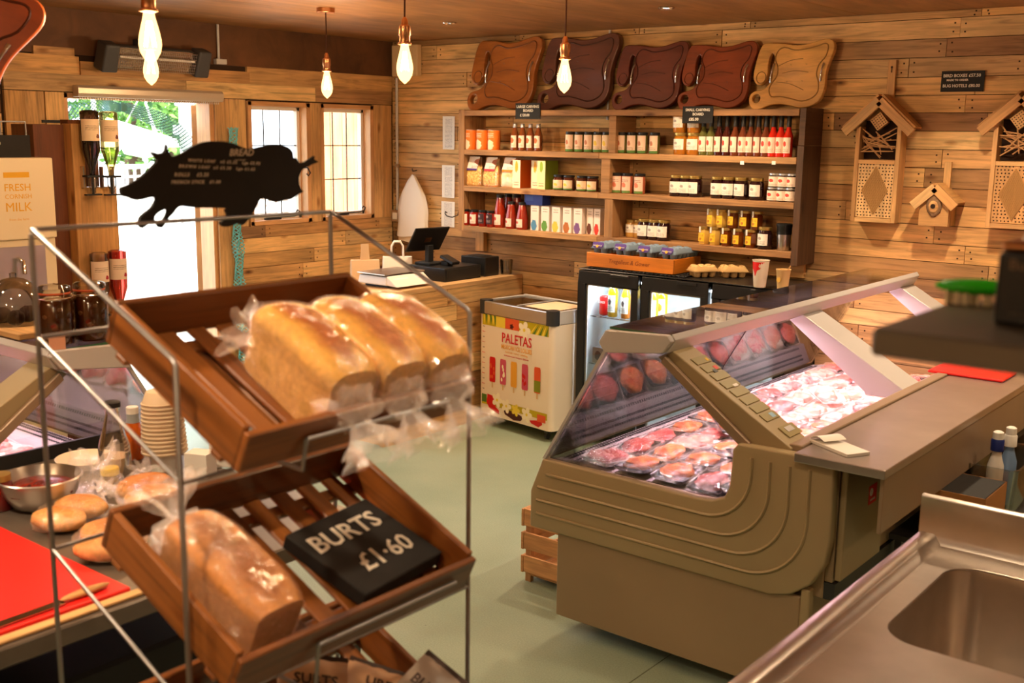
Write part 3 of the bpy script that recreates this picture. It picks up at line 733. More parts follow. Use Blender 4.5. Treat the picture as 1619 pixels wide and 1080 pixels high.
# left counter packs
for i in range(7):
    for j in range(5):
        P = ML @ V((-2.115+j*.133, 3.42+i*.185, .672)); k = random.choice([2, 3, 0, 3, 1])
        place_pack(k, T(P.x, P.y, P.z) @ Rz(PI/2+rnd(-.15, .15)) @ Rx(rnd(-.08, .08)), '%s pack, left counter, %s from end, %s' % (MEATS[k][0], ROWN[i], COLN[j]), 'meat packs in the left counter')

# notepad, red cutting board
np_ = thing('notepad', 'white notepad with curled top sheet on the steel worktop', 'notepad', (-1.31, 3.35, .912), rz=-.5)
mb = MB(); mb.span(-.095, .095, -.045, .045, .0, .011); mb.build('page_block', m_paper, np_, bevel=.001, local=True)
mb = MB(); rings = [[V((-.095+.075*u, y, .0125+.022*math.sin(u*PI*.8)*(1-u*.35))) for y in (-.045, .045)] for u in [k/8 for k in range(9)]]
mb.loft([[r_[0], r_[1], r_[1]+V((0, 0, .0006)), r_[0]+V((0, 0, .0006))] for r_ in rings]); mb.build('curled_sheet', m_paper, np_, smooth=60, local=True)
mb = MB(); pts = [(-.155, -.11), (.155, -.11), (.155, .11), (-.155, .11)]; mb.prism(pts, 0, .012); m_redb = plain('bright red board', srgb(236, 34, 26), .4, bump=.1)
rb = mb.build('cutting_board', m_redb, bevel=.008, seg=3); rb.location = (-1.335, 4.86, .912); tag(rb, 'red plastic cutting board on the long counter worktop, at the right edge', 'cutting board')
# pallet style crate by the counter foot
cr = thing('wooden_crate', 'rough slatted wooden crate on the floor behind the beige counter end', 'crate', (-2.62, 3.62, 0), rz=.0)
m_rough = wood('rough crate slats', [srgb(206, 150, 100), srgb(222, 170, 118)], rough=.75, dark=.7)
for k in range(3):
    mb = MB(); z0 = .045+k*.105
    mb.span(-2.74, -2.50, 3.53, 3.542, z0, z0+.075); mb.build('side_slat', m_rough, cr, bevel=.001)
    mb = MB(); mb.span(-2.755, -2.742, 3.53, 4.05, z0-.004, z0+.072); mb.build('side_slat', m_rough, cr, bevel=.001)
    mb = MB(); mb.span(-2.74, -2.50, 4.04, 4.052, z0, z0+.075); mb.build('side_slat', m_rough, cr, bevel=.001)
for (x, y) in ((-2.725, 3.555), (-2.725, 4.025), (-2.515, 3.555), (-2.515, 4.025)):
    mb = MB(); mb.box((x, y, .165), (.028, .022, .33)); mb.build('corner_post', m_rough, cr)
mb = MB(); mb.span(-2.74, -2.50, 3.545, 4.04, .03, .042); mb.build('bottom_board', m_rough, cr)
# things stored under the worktop
us = MB(); us.span(-1.262, -.93, 3.75, 5.65, .50, .52); us2 = thing('low_shelf', 'low dark steel shelf standing under the long counter worktop', 'shelf', (-1.1, 4.7, 0)); us.build('shelf_board', m_darkm, us2)
for y in (3.8, 5.6):
    for x in (-1.24, -.95): q = MB(); q.span(x-.012, x+.012, y-.012, y+.012, 0, .50); q.build('leg', m_darkm, us2)
cb = thing('cardboard_box', 'open brown cardboard box on the low shelf under the worktop', 'box', (-1.05, 3.93, .42))
m_card = plain('cardboard', srgb(176, 120, 66), .8, noisec=.08)
mb = MB()
for (a, b_, c_, d_) in ((-1.14, -.96, 3.80, 3.805), (-1.14, -.96, 4.055, 4.06), (-1.14, -1.135, 3.80, 4.06), (-.965, -.96, 3.80, 4.06)): mb.span(a, b_, c_, d_, .42, .60)
mb.span(-1.14, -.96, 3.8, 4.06, .42, .425); mb.build('carton', m_card, cb)
mb = MB(); mb.span(-1.138, -.962, 3.803, 4.057, .596, .600); mb.build('black_lid', m_blackm, cb)
tb = thing('storage_tub', 'clear plastic tub of bottles on the low shelf, at the right edge', 'tub', (-1.04, 4.32, .42))
m_clearp = clear('clear plastic', (.86, .86, .82, 1), refl=.4, rough=.08, base=.08)
mb = MB()
def rrect(w_, h_, r_, n=4):
    out = []
    for (sx, sy, a0) in ((1, 1, 0), (-1, 1, PI/2), (-1, -1, PI), (1, -1, 1.5*PI)):
        for k in range(n+1): a = a0+PI/2*k/n; out.append((sx*(w_/2-r_)+r_*math.cos(a), sy*(h_/2-r_)+r_*math.sin(a)))
    return out
def tubloft(mb, c, levels, rad=.03):
    mb.loft([[V((c[0]+p[0], c[1]+p[1], z)) for p in rrect(w_, h_, rad)] for (w_, h_, z) in levels])
mb.loft([[V((-1.04+p[0], 4.32+p[1], z)) for p in rrect(w_, h_, .03)] for (w_, h_, z) in ((.16, .36, .422), (.19, .40, .62), (.205, .415, .622), (.205, .415, .628), (.185, .395, .626), (.156, .356, .43))], cap=False)
mb.build('tub_body', m_clearp, tb, smooth=40)
m_blue = plain('dark blue cap', srgb(20, 40, 110), .4)
for i, (x, y, c1, c2, lb) in enumerate(((-1.05, 4.24, m_white, m_blue, 'white bottle with dark blue collar standing in the clear storage tub'), (-1.03, 4.34, plain('blue and yellow bottle', srgb(120, 150, 190), .4), m_white, 'pale blue bottle standing behind the white one in the storage tub'))):
    b_ = thing('squeeze_bottle', lb, 'bottle', (x, y, .432)); mb = MB(); mb.lathe([(.028, .432), (.030, .44), (.030, .60), (.018, .64), (.016, .66)], 16, T(x, y, 0)); mb.build('bottle_body', c1, b_, smooth=40)
    mb = MB(); mb.lathe([(.024, .66), (.024, .70), (.02, .705)], 16, T(x, y, 0)); mb.build('cap', c2, b_, smooth=40)
    mb = MB(); mb.lathe([(.02, .705), (.019, .73), (.012, .735)], 16, T(x, y, 0)); mb.build('nozzle', m_white, b_, smooth=40)

for o in [q for q in bpy.data.objects if q.name.split('.')[0] in ('cardboard_box', 'storage_tub', 'squeeze_bottle')]: o.location.z += .1003

# ---------------------------------------------------------------- steel sink unit
sk = thing('sink_unit', 'stainless steel sink unit with raised rim and rear upstand, lower right corner', 'sink', (-.5, 2, 0))
m_sink = plain('stained stainless steel', (.56, .50, .44, 1), .30, 1, noisec=.12, nscale=9, bump=.06, bscale=60)
SX0, SX1, SY0, SY1 = -.888, .05, .9, 2.87
bx = [(-.745+.0, 2.225), (-.18, 2.225), (-.18, 2.74), (-.745, 2.74)]
bc = (-.462, 2.485); bw, bh = .59, .53
hole = [(bc[0]+p[0], bc[1]+p[1]) for p in rrect(bw, bh, .085, 7)]
o = fill2d('sink_deck', [(SX0+.07, SY0), (SX1, SY0), (SX1, SY1-.02), (SX0+.07, SY1-.02)], [hole], .003, .0008, m_sink, sk, T(0, 0, .848))
mb = MB()
mb.loft([[V((bc[0]+p[0], bc[1]+p[1], z)) for p in rrect(bw+g_, bh+g_, r_, 7)] for (g_, z, r_) in ((.012, .8475, .09), (0, .845, .085), (-.008, .83, .08), (-.02, .53, .07), (-.06, .505, .06), (-.4, .50, .03))], cap=False)
mb.f([mb.v((bc[0]+p[0], bc[1]+p[1], .50)) for p in rrect(bw-.4, bh-.4, .03, 7)][::-1])
bs = mb.build('basin', m_sink, sk, smooth=50)
mb = MB(); mb.lathe([(.045, .502), (.045, .506), (.03, .507), (.028, .503), (.001, .503)], 20, T(bc[0], bc[1], 0)); mb.build('drain', m_chrome, bs, smooth=30)
mb = MB(); pr = [(SX0, .80), (SX0, .866), (SX0+.006, .872), (SX0+.042, .872), (SX0+.05, .868), (SX0+.068, .85), (SX0+.078, .8505), (SX0+.078, .846), (SX0+.06, .846), (SX0+.04, .86), (SX0+.004, .86), (SX0+.004, .80)]
mb.prism(pr, -(SY1-.002), -SY0, M=Rx(PI/2)); mb.build('front_rim', m_sink, sk, smooth=50)
mb = MB(); pr = [(SY1-.025, .846), (SY1-.02, .853), (SY1-.004, .872), (SY1-.004, .968), (SY1+.004, .974), (SY1+.014, .974), (SY1+.014, .80), (SY1+.008, .80), (SY1+.008, .846)]
mb.prism([(y, z) for y, z in pr], SX0+.002, SX1, M=Matrix(((0, 0, 1, 0), (1, 0, 0, 0), (0, 1, 0, 0), (0, 0, 0, 1)))); mb.build('upstand', m_sink, sk, smooth=50)
mb = MB(); mb.span(SX0+.03, SX0+.034, SY0, SY1-.01, .10, .81); mb.span(SX0+.03, SX1, SY1-.012, SY1-.008, .10, .81); mb.build('side_panel', m_sink, sk)
for (x, y) in ((SX0+.06, SY0+.05), (SX0+.06, SY1-.05), (SX1-.05, SY0+.05), (SX1-.05, SY1-.05)):
    mb = MB(); mb.tube([(x, y, 0), (x, y, .845)], .018, 10); mb.build('leg', m_steel, sk, smooth=60)

# high shelf close to the camera with a black box and a green brush
hs = thing('high_shelf', 'dark grey steel shelf jutting in from the right, close and out of focus', 'shelf', (.1, 1.3, 0))
m_shelfst = plain('dull dark steel', (.15, .12, .09, 1), .45, .7, noisec=.1)
mb = MB(); mb.span(-.424, .55, 1.152, 1.452, 1.670, 1.70); mb.build('shelf_board', m_shelfst, hs, bevel=.004)
for y in (1.2, 1.41):
    for x in (.12, .5): mb = MB(); mb.tube([(x, y, 0 if x > .1 else .85), (x, y, 1.67)], .014, 10); mb.build('upright', m_steel, hs, smooth=60)
bb = thing('speaker_box', 'glossy black box with domed top and copper band on the high shelf', 'speaker', (-.25, 1.33, 1.70))
PBX = atZ(1563, 512, 1.70)
x0, y0 = PBX.x, PBX.y
mb = MB(); mb.span(x0+.004, x0+.16, y0-.005, y0+.125, 1.70, 1.782); mb.build('cabinet', m_black, bb, bevel=.006, seg=2)
mb = MB(); mb.span(x0+.006, x0+.158, y0-.003, y0+.123, 1.783, 1.792); mb.build('copper_band', m_brass, bb, bevel=.003)
mb = MB(); mb.ball((x0+.095, y0+.06, 1.792), (.082, .06, .034), 24, 12, z0=0); mb.build('dome', m_black, bb, smooth=60)
text('Burts', .017, plain('grey brown print', srgb(120, 96, 76), .6), bb, T(x0+.035, y0-.0056, 1.768) @ Rx(PI/2), align='CENTER')
text('HAND COOKED', .004, plain('dim grey print', srgb(90, 76, 66), .6), bb, T(x0+.035, y0-.0056, 1.715) @ Rx(PI/2), align='CENTER')
gb = thing('scrubbing_brush', 'bright green scrubbing brush lying on the high shelf', 'brush', (-.39, 1.40, 1.70))
P1, P2 = atZ(1512, 462, 1.706), atZ(1600, 464, 1.706)
P1 = V((P1.x, 1.40, 1.706)); P2 = V((P1.x+.10, 1.435, 1.706))
mb = MB(); mb.M = T(P1) @ Rz(math.atan2(P2.y-P1.y, P2.x-P1.x)); mb.ball((.045, 0, .016), (.052, .017, .010), 20, 10, fn=lambda p, d: p); mb.build('brush_back', plain('bright green plastic', srgb(44, 190, 20), .35), gb, smooth=60)
mb = MB(mb.M if False else T(P1) @ Rz(math.atan2(P2.y-P1.y, P2.x-P1.x)))
for k in range(60): x_ = .006+.078*random.random(); y_ = rnd(-.011, .011); mb.tube([(x_, y_, -.006), (x_, y_, .012)], .0012, 4)
mb.build('bristles', plain('cream bristle', srgb(222, 206, 170), .7), gb)
# ---------------------------------------------------------------- wall shelf unit
UF = 5.73                      # front plane of the unit
su = thing('wall_shelf_unit', 'long reclaimed timber shelf unit with four shelves fixed to the plank wall', 'shelf unit', (-3.8, 5.85, 1.6))
SZ = [1.276, 1.55, 1.796, 2.058]
UX0, UX1 = -5.07, -2.555
BK = YB-.02
for i, z in enumerate(SZ):
    x0, x1 = (UX0+.05, UX1-.04) if i < 3 else (UX0+.05, UX1-.04)
    mb = MB(); 
    xs = [x0, x0+(x1-x0)*.46, x1] if i != 3 else [x0, x1]
    for a, b_ in zip(xs, xs[1:]): mb.span(a, b_-.001, UF, BK, z-.036, z)
    mb.build('shelf', m_shelf, su, bevel=.002)
mb = MB(); mb.span(UX0, UX0+.05, UF, BK, 1.24, 2.062); mb.build('side', m_shelf, su, bevel=.002)
mb = MB(); mb.span(UX1-.04, UX1, UF, BK, 1.20, 1.86); mb.build('side', m_shelfdark, su, bevel=.002)
mb = MB(); mb.span(UX1-.036, UX1, UF, BK, 1.862, 2.065); mb.build('side', m_shelfdark, su, bevel=.002)
for (px0, px1, py, z0, z1) in ((962, 973, 220, SZ[2], SZ[3]-.037), (950, 964, 270, SZ[1], SZ[2]-.037), (955, 968, 340, SZ[0], SZ[1]-.037)):
    a, b_ = atY(px0, py, UF).x, atY(px1, py, UF).x
    mb = MB(); mb.span(a, b_, UF+.002, BK, z0+.0005, z1-.0005); mb.build('divider', m_shelf, su, bevel=.002)
mb = MB(); mb.span(UX0+.0, UX0+.075, BK-.045, BK, 1.085, 1.238); mb.build('wall_batten', m_pineknot, su, bevel=.002)
mb = MB(); mb.span(-3.0, -2.60, BK-.03, BK, 1.11, 1.195); mb.build('wall_batten', m_pineknot, su, bevel=.002)
for px in (1173.5, 1223.5):
    P = atY(px, 257, UF); mb = MB(); mb.span(P.x-.012, P.x+.012, UF-.0015, UF-.0002, P.z-.012, P.z+.008); mb.build('price_ticket', m_paper, su)
hk = MB(); P = atY(721, 335, UF+.02); hk.tube([(UX0-.001, UF+.02, P.z+.05), (UX0-.004, UF+.0, P.z-.02), (UX0-.03, UF-.03, P.z-.035), (UX0-.07, UF-.04, P.z-.028), (UX0-.088, UF-.04, P.z-.012), (UX0-.083, UF-.04, P.z+.002), (UX0-.07, UF-.04, P.z-.006)], .004)
tag(hk.build('scroll_hook', m_blackm, smooth=60), 'black wrought scroll hook on the left side of the shelf unit', 'hook')

# generic jars and bottles: body > lid, label
def facemat(*a, **k): return printed(*a, **k)
_proto = {}
def container(kind, name, cat, prof, bodym, lidprof, lidm, lab=None, labm=None, seg=20, extra=None):
    """lab=(z0,z1,r,halfangle) wraps a printed label on the side facing the shop"""
    t = thing(name, 'jar standing on the shelf unit', cat)
    mb = MB(); mb.lathe(prof, seg); mb.build('body', bodym, t, smooth=35, local=True)
    mb = MB(); mb.lathe(lidprof, max(seg, 16)); mb.build('lid', lidm, t, smooth=35, local=True)
    if lab:
        z0, z1, r, h = lab; mb = MB(); n = 14; rr = []
        for z in (z0, z1): rr.append([V((r*math.cos(-PI/2-.35-h+2*h*k/n), r*math.sin(-PI/2-.35-h+2*h*k/n), z)) for k in range(n+1)])
        mb.loft(rr, closed=False); o = mb.build('label', labm, t, smooth=60, local=True)
    if extra: extra(t)
    _proto[kind] = [t, False]; return t
def put(kind, loc, label, group=None, rz=0, s=1.0):
    t, u = _proto[kind]; M = T(*loc) @ Rz(rz) @ Matrix.Scale(s, 4)
    if not u:
        _proto[kind][1] = True; t.matrix_basis = M
        return tag(t, label, t['category'], group)
    return dup(t, M, label, group=group)
def jarprof(r, h, neck=.82): return [(r*.9, 0), (r, .006), (r, h*.74), (r*neck, h*.86), (r*neck, h*.9)]
def lidprof(r, h): return [(r*.9, h*.86), (r*.92, h*.87), (r*.92, h*.985), (r*.86, h)]
gold = plain('gold lid', (.62, .42, .12, 1), .3, .8); lidk = plain('black lid', G(.015), .3); lidw = plain('silver lid', (.6, .6, .6, 1), .3, .8)
def liq(name, c, **k): return plain(name, c, .12, coat=.6, **k)
L_cream = srgb(246, 226, 196)
m_labg = printed('green foot label', srgb(240, 206, 178), srgb(196, 120, 84), (.5, .55), .13, srgb(120, 90, 70), srgb(84, 130, 56), .14, lo=.2, hi=.32)
m_laby = printed('green foot label with yellow fruit', srgb(240, 212, 178), srgb(224, 190, 60), (.5, .52), .15, srgb(120, 90, 70), srgb(84, 130, 56), .14, lo=.2, hi=.32)
m_labo = printed('orange circle label', srgb(244, 216, 190), srgb(226, 96, 40), (.45, .6), .24, srgb(150, 100, 80), None, lo=.1, hi=.3)
m_labr = printed('red flower label', srgb(246, 222, 200), srgb(206, 60, 44), (.45, .58), .17, srgb(150, 100, 80), None, lo=.08, hi=.3)
m_labw = printed('plain white label', srgb(244, 236, 222), srgb(170, 160, 150), (.5, .6), .12, srgb(120, 112, 104), None, lo=.1, hi=.4)
m_laby2 = printed('yellow honey label', srgb(246, 196, 40), srgb(190, 120, 20), (.5, .3), .16, srgb(120, 80, 20), None, lo=.55, hi=.85)
m_labd = printed('dark purple label', srgb(52, 26, 34), srgb(190, 170, 160), (.5, .72), .14, srgb(200, 180, 170), None, lo=.15, hi=.4)
m_tin = printed('orange tin print', srgb(236, 120, 30), srgb(250, 214, 180), (.5, .22), .30, srgb(250, 226, 200), None, lo=.62, hi=.9)
m_labp = printed('pink print label', srgb(240, 200, 176), srgb(220, 120, 90), (.5, .5), .16, srgb(150, 90, 80), srgb(96, 130, 60), .15, lo=.65, hi=.85)
container('tin', 'food_tin', 'tin', [(.040, 0), (.042, .003), (.042, .128), (.040, .131)], m_tin, [(.040, .129), (.041, .133), (.036, .134), (.035, .131)], lidw, (.008, .12, .0424, 1.2), m_tin)
def tinwrap():
    t = _proto['tin'][0]
tinwrap()
container('sauce', 'sauce_bottle', 'bottle', [(.024, 0), (.027, .004), (.027, .10), (.016, .135), (.012, .15)], liq('amber brown sauce', srgb(120, 60, 24)), [(.013, .15), (.0135, .152), (.0135, .172), (.012, .175)], lidw, (.02, .098, .0276, 1.2), m_labo)
container('veg', 'tall_jar', 'jar', jarprof(.032, .128, .9), liq('pickle green', srgb(98, 92, 40)), lidprof(.034, .128), lidk, (.004, .108, .0326, 1.4), m_labg)
container('vegy', 'tall_jar', 'jar', jarprof(.032, .128, .9), liq('pickle yellow', srgb(150, 120, 40)), lidprof(.034, .128), lidk, (.004, .108, .0326, 1.4), m_laby)
container('pink', 'tall_jar', 'jar', jarprof(.035, .125, .9), liq('pink relish', srgb(176, 90, 60)), lidprof(.037, .125), lidk, (.004, .105, .0356, 1.4), m_labp)
container('amber', 'jar', 'jar', jarprof(.042, .128), liq('mustard amber', srgb(176, 110, 30)), lidprof(.042, .128), gold, (.03, .092, .0426, 1.3), m_labw)
container('jam', 'jam_jar', 'jar', jarprof(.042, .125), liq('dark berry jam', srgb(36, 10, 16)), lidprof(.042, .125), gold, (.022, .088, .0426, 1.25), m_labw)
container('curd', 'jam_jar', 'jar', jarprof(.034, .11), liq('pale curd', srgb(206, 160, 84)), lidprof(.034, .11), gold, (.03, .08, .0345, 1.2), m_labw)
container('small', 'small_jar', 'jar', jarprof(.036, .078), liq('dark preserve', srgb(50, 28, 20)), lidprof(.038, .078), lidw, (.006, .06, .0366, 1.3), m_labr)
container('relish', 'relish_jar', 'jar', jarprof(.038, .098), liq('brown relish', srgb(80, 36, 20)), lidprof(.04, .098), lidk, (.006, .066, .0386, 1.5), m_laby)
container('redj', 'sauce_jar', 'jar', jarprof(.031, .112), liq('tomato red', srgb(158, 30, 16)), lidprof(.031, .112), lidk, (.018, .08, .0315, 1.3), m_labr)
container('redd', 'sauce_jar', 'jar', jarprof(.031, .112), liq('tomato red dark', srgb(140, 26, 16)), lidprof(.031, .112), lidk, (.022, .09, .0315, 1.4), m_labd)
container('passt', 'passata_bottle', 'bottle', [(.036, 0), (.040, .006), (.040, .10), (.026, .19), (.024, .205)], liq('passata', srgb(160, 42, 12)), [(.026, .203), (.027, .205), (.027, .222), (.025, .224)], lidk, (.02, .09, .0406, 1.1), m_labr)
container('pass', 'passata_bottle', 'bottle', [(.036, 0), (.040, .006), (.040, .075), (.026, .15), (.024, .165)], liq('passata red', srgb(154, 40, 12)), [(.026, .163), (.027, .165), (.027, .180), (.025, .182)], lidk, (.015, .07, .0406, 1.1), m_labr)
def hexstrap(t):
    mb = MB(); mb.box((-.012, -.0275, .088), (.010, .012, .034)); mb.build('tamper_strip', m_white, t, local=True)
container('honey', 'honey_jar', 'jar', jarprof(.033, .105), liq('dark honey', srgb(104, 46, 10)), lidprof(.034, .105), gold, (.018, .068, .0325, .9), m_laby2, seg=6, extra=hexstrap)
container('honeyp', 'honey_jar', 'jar', jarprof(.033, .105), liq('pale honey', srgb(214, 174, 84)), lidprof(.034, .105), gold, (.018, .068, .0325, .9), m_laby2, seg=6, extra=hexstrap)
for nm, c in (('hotg', srgb(96, 96, 44)), ('hotd', srgb(66, 20, 14)), ('hoto', srgb(110, 52, 26)), ('hotr', srgb(206, 36, 16))):
    container(nm, 'chilli_sauce_bottle', 'bottle', [(.024, 0), (.027, .004), (.027, .115), (.014, .15), (.0115, .17)], liq('chilli sauce '+nm[-1], c), [(.0125, .165), (.013, .168), (.013, .228), (.011, .231)], lidk, (.022, .108, .0276, 1.25), m_labr)

SH = {1: SZ[2], 2: SZ[1], 3: SZ[0]}
def row(kind, pxs, py, shelf, what, where, group, Y=5.79, dz=0, jig=.0):
    """what: look of each; where: the run it belongs to"""
    n = len(pxs); out = []
    for i, px in enumerate(pxs):
        k = kind[i] if isinstance(kind, list) else kind; w_ = what[i] if isinstance(what, list) else what
        P = atY(px, py, Y+rnd(-jig, jig))
        lab = '%s, %s of %s' % (w_, pos(i, n), where) if n > 1 else '%s, %s' % (w_, where)
        out.append(put(k, (P.x, P.y, SH[shelf]+dz+.0003), lab, group, rz=rnd(-.15, .15)))
    return out
row('tin', [744.5, 763, 781], 235, 1, 'orange food tin', 'the three on the upper shelf', 'orange tins', jig=.0)
row('sauce', [814, 826, 838.5, 851], 235, 1, 'slim amber sauce bottle', 'four under the large price card', 'amber sauce bottles', jig=.004)
row(['veg', 'veg', 'veg', 'vegy', 'vegy'], [901.5, 916, 931, 945.5, 959.5], 240, 1, ['green footed jar']*3+['green footed jar with yellow fruit']*2, 'five left of the divider', 'green footed jars, upper shelf')
row('veg', [984, 999, 1015.5, 1034.5], 242, 1, 'green footed jar', 'four right of the divider', 'green footed jars, upper shelf')
row('amber', [1075.5, 1096], 245, 1, 'white labelled amber jar', 'lower two below the small price card', 'amber jars in a stack')
row('amber', [1073.5, 1096], 245, 1, 'white labelled amber jar', 'upper two, stacked under the small card', 'amber jars in a stack', dz=.1285)
HX = [1111, 1123, 1135.5, 1148, 1161, 1173.5, 1185.5, 1197.5, 1209.5, 1221, 1233, 1245]
HK = ['hotg']*2+['hotd']*2+['hoto']*5+['hotr']*3
HW = {'hotg': 'olive green', 'hotd': 'dark red', 'hoto': 'brown', 'hotr': 'bright red'}
cnt = {}
for px, k in zip(HX, HK):
    grp = [q for q in HK if q == k]; i = cnt.get(k, 0); cnt[k] = i+1
    P = atY(px, 245, 5.79); put(k, (P.x, P.y, SH[1]+.0003), '%s chilli sauce bottle, %s of the %s on the upper shelf' % (HW[k], pos(i, len(grp)), ('', 'one', 'two', 'three', 'four', 'five')[len(grp)]), 'chilli sauce bottles', rz=rnd(-.2, .2))
for i, px in enumerate((1166, 1190, 1214)):
    P = atY(px-3, 243, 5.865); put(('hoto', 'hotd', 'hoto')[i], (P.x, P.y, SH[1]+.0003), 'chilli sauce bottle in the back row, %s of its three' % pos(i, 3), 'chilli sauce bottles')
# second row
def giftbox(name, cat, w_, d_, h_, mats, label, loc, rz=0, group=None, extra=None, flap=None):
    t = thing(name, label, cat, loc, rz, group)
    mb = MB(); mb.box((0, 0, h_/2), (w_, d_, h_)); mb.build('carton', mats[0], t, bevel=.001, local=True)
    if mats[1]:
        mb = MB(); mb.f([mb.v((-w_/2+.001, -d_/2-.0006, .001)), mb.v((w_/2-.001, -d_/2-.0006, .001)), mb.v((w_/2-.001, -d_/2-.0006, h_-.001)), mb.v((-w_/2+.001, -d_/2-.0006, h_-.001))], [(0, 0), (1, 0), (1, 1), (0, 1)])
        mb.build('front_print', mats[1], t, local=True)
    return t
m_pasta = meatm('pasta pieces', srgb(196, 130, 40), srgb(240, 206, 120), 70, .6)
m_pasta2 = meatm('pasta pieces with red', srgb(214, 110, 50), srgb(244, 210, 120), 70, .6)
def pasta(px, hdr, mt, label):
    P = atY(px, 292, 5.80); t = thing('pasta_bag', label, 'pasta bag', (P.x, P.y, SH[2]+.0005), rz=.1, group='bags of pasta')
    mb = MB(); mb.loft([[V((p[0], p[1], z)) for p in rrect(w_, d_, .02)] for w_, d_, z in ((.11, .055, 0), (.125, .07, .012), (.125, .068, .07), (.115, .05, .115), (.10, .025, .14))])
    bmesh.ops.subdivide_edges(mb.bm, edges=mb.bm.edges, cuts=1)
    for v_ in mb.bm.verts: v_.co += v_.co.normalized()*.006*noise.noise(v_.co*60)
    mb.build('pasta', mt, t, smooth=70, local=True)
    mb = MB(); mb.loft([[V((p[0], p[1], z)) for p in rrect(w_, d_, .02)] for w_, d_, z in ((.115, .06, .0005), (.132, .077, .012), (.132, .075, .07), (.122, .056, .115), (.10, .03, .145), (.09, .006, .195))], cap=False)
    mb.build('film', m_film, t, smooth=180, local=True)
    mb = MB(); mb.loft([[V((-.05, -.036, .105)), V((.035, -.036, .105))], [V((-.035, -.014, .198)), V((.05, -.014, .198))]], closed=False); hd = mb.build('card_header', printed('header '+label[:12], srgb(236, 222, 210), srgb(170, 96, 60), (.5, .65), .22, srgb(120, 80, 60), hdr, .14), t, local=True)
pasta(751.5, srgb(84, 50, 130), m_pasta, 'pasta bag with purple banded card, leftmost on the second shelf')
pasta(779, srgb(190, 40, 60), m_pasta2, 'pasta bag with red banded card, middle of the three')
pasta(807, srgb(226, 130, 30), m_pasta, 'pasta bag with orange banded card, rightmost of the three')
m_bo = plain('orange carton', srgb(214, 104, 30), .5); m_bg = plain('green carton', srgb(128, 150, 40), .5)
pr_o = printed('orange carton front', srgb(244, 228, 196), srgb(240, 170, 40), (.5, .76), .2, srgb(140, 110, 70), None, lo=.06, hi=.22)
pr_g = printed('green carton front', srgb(240, 224, 170), srgb(150, 180, 50), (.5, .78), .2, srgb(140, 110, 70), None, lo=.06, hi=.22)
for px, mm, l in ((826.5, (m_bo, pr_o), 'orange edged food carton with lemon picture, front one by the pasta'), (850, (m_bo, pr_o), 'orange food carton, set between orange and green edged cartons'), (865.5, (m_bg, pr_g), 'green edged food carton with lime picture on the second shelf')):
    P = atY(px, 298, 5.82); giftbox('food_carton', 'carton', .066, .14 if px != 850 else .10, .185, mm, l, (P.x, P.y+(.0 if px != 850 else .02), SH[2]+.0005), group='tall food cartons')
row('relish', [883.5, 899.5, 920.5, 937], 303, 2, 'squat yellow labelled relish jar', 'four beside the green carton', 'squat relish jars')
row('pink', [976, 991.5, 1011], 305, 2, 'pink labelled tall jar', 'three right of the divider', 'pink labelled jars')
row('jam', [1069, 1083.8, 1098.5], 312, 2, 'dark berry jam jar', 'three in mid second shelf', 'dark jam jars, second shelf')
row('jam', [1134, 1151.5, 1171, 1195.5], 318, 2, 'dark berry jam jar', 'four right of mid second shelf', 'dark jam jars, second shelf')
row('small', [1222, 1236.5, 1250.5], 323, 2, 'small white labelled jar', 'lower three at the right side board', 'small stacked jars')
row('small', [1223.5, 1238, 1252], 323, 2, 'small white labelled jar', 'upper three at the right side board', 'small stacked jars', dz=.0783)
# third row
row(['redj', 'redj', 'redd', 'redd'], [735.8, 749.8, 763.2, 775.8], 356, 3, ['red sauce jar with white label']*2+['red sauce jar with dark label']*2, 'four at left end', 'red sauce jars', Y=5.765)
row('passt', [790.5], 360, 3, 'tallest passata bottle with white label', 'on the lowest shelf, front row', 'passata bottles', Y=5.79)
row('passt', [803.5, 817.5], 355, 3, 'tall passata bottle', 'two in the back row', 'passata bottles', Y=5.885)
row('pass', [808.5, 825.5], 362, 3, 'short passata bottle', 'two in front', 'passata bottles', Y=5.785)
m_tea = plain('white tea carton', srgb(240, 226, 214), .5)
def teaprint(c): return printed('tea front %d' % int(c[0]*999+c[1]*77), srgb(242, 228, 216), c, (.42, .2), .22, srgb(150, 130, 120), None, lo=.72, hi=.9, aspect=.6)
TC = [('blue', srgb(80, 140, 180)), ('green', srgb(96, 150, 60)), ('yellow', srgb(226, 196, 70)), ('brown', srgb(176, 104, 40)), ('purple', srgb(120, 84, 140)), ('dark brown', srgb(96, 50, 30)), ('red', srgb(206, 50, 30))]
for (cn, c), px in zip(TC, (853.5, 870, 887, 904.5, 921.5, 935.5, 947)):
    P = atY(px, 370, 5.83); back = cn in ('dark brown', 'red')
    giftbox('tea_carton', 'tea box', .067 if not back else .05, .10, .165, (m_tea, teaprint(c)), 'white tea carton printed with a %s leaf, on the lowest shelf' % cn, (P.x-.008+(.004 if back else 0), P.y+(.03 if back else 0), SH[3]+.0005), group='white tea cartons')
m_bluec = plain('blue carton', srgb(36, 60, 160), .45)
P = atY(846, 322, 5.82); giftbox('blue_carton', 'box', .15, .09, .075, (m_bluec, None), 'blue carton lying on top of the tea cartons', (P.x+.012, P.y+.01, SH[3]+.1665))
bb_ = [o for o in bpy.data.objects if o.name.startswith('blue_carton')][0]
mb = MB(); mb.box((-.03, -.0455, .045), (.06, .001, .035)); mb.build('picture_panel', printed('blue carton print', srgb(60, 90, 180), srgb(226, 160, 60), (.5, .7), .25, srgb(230, 230, 240), None, lo=.1, hi=.4, aspect=1.7), bb_, local=True)
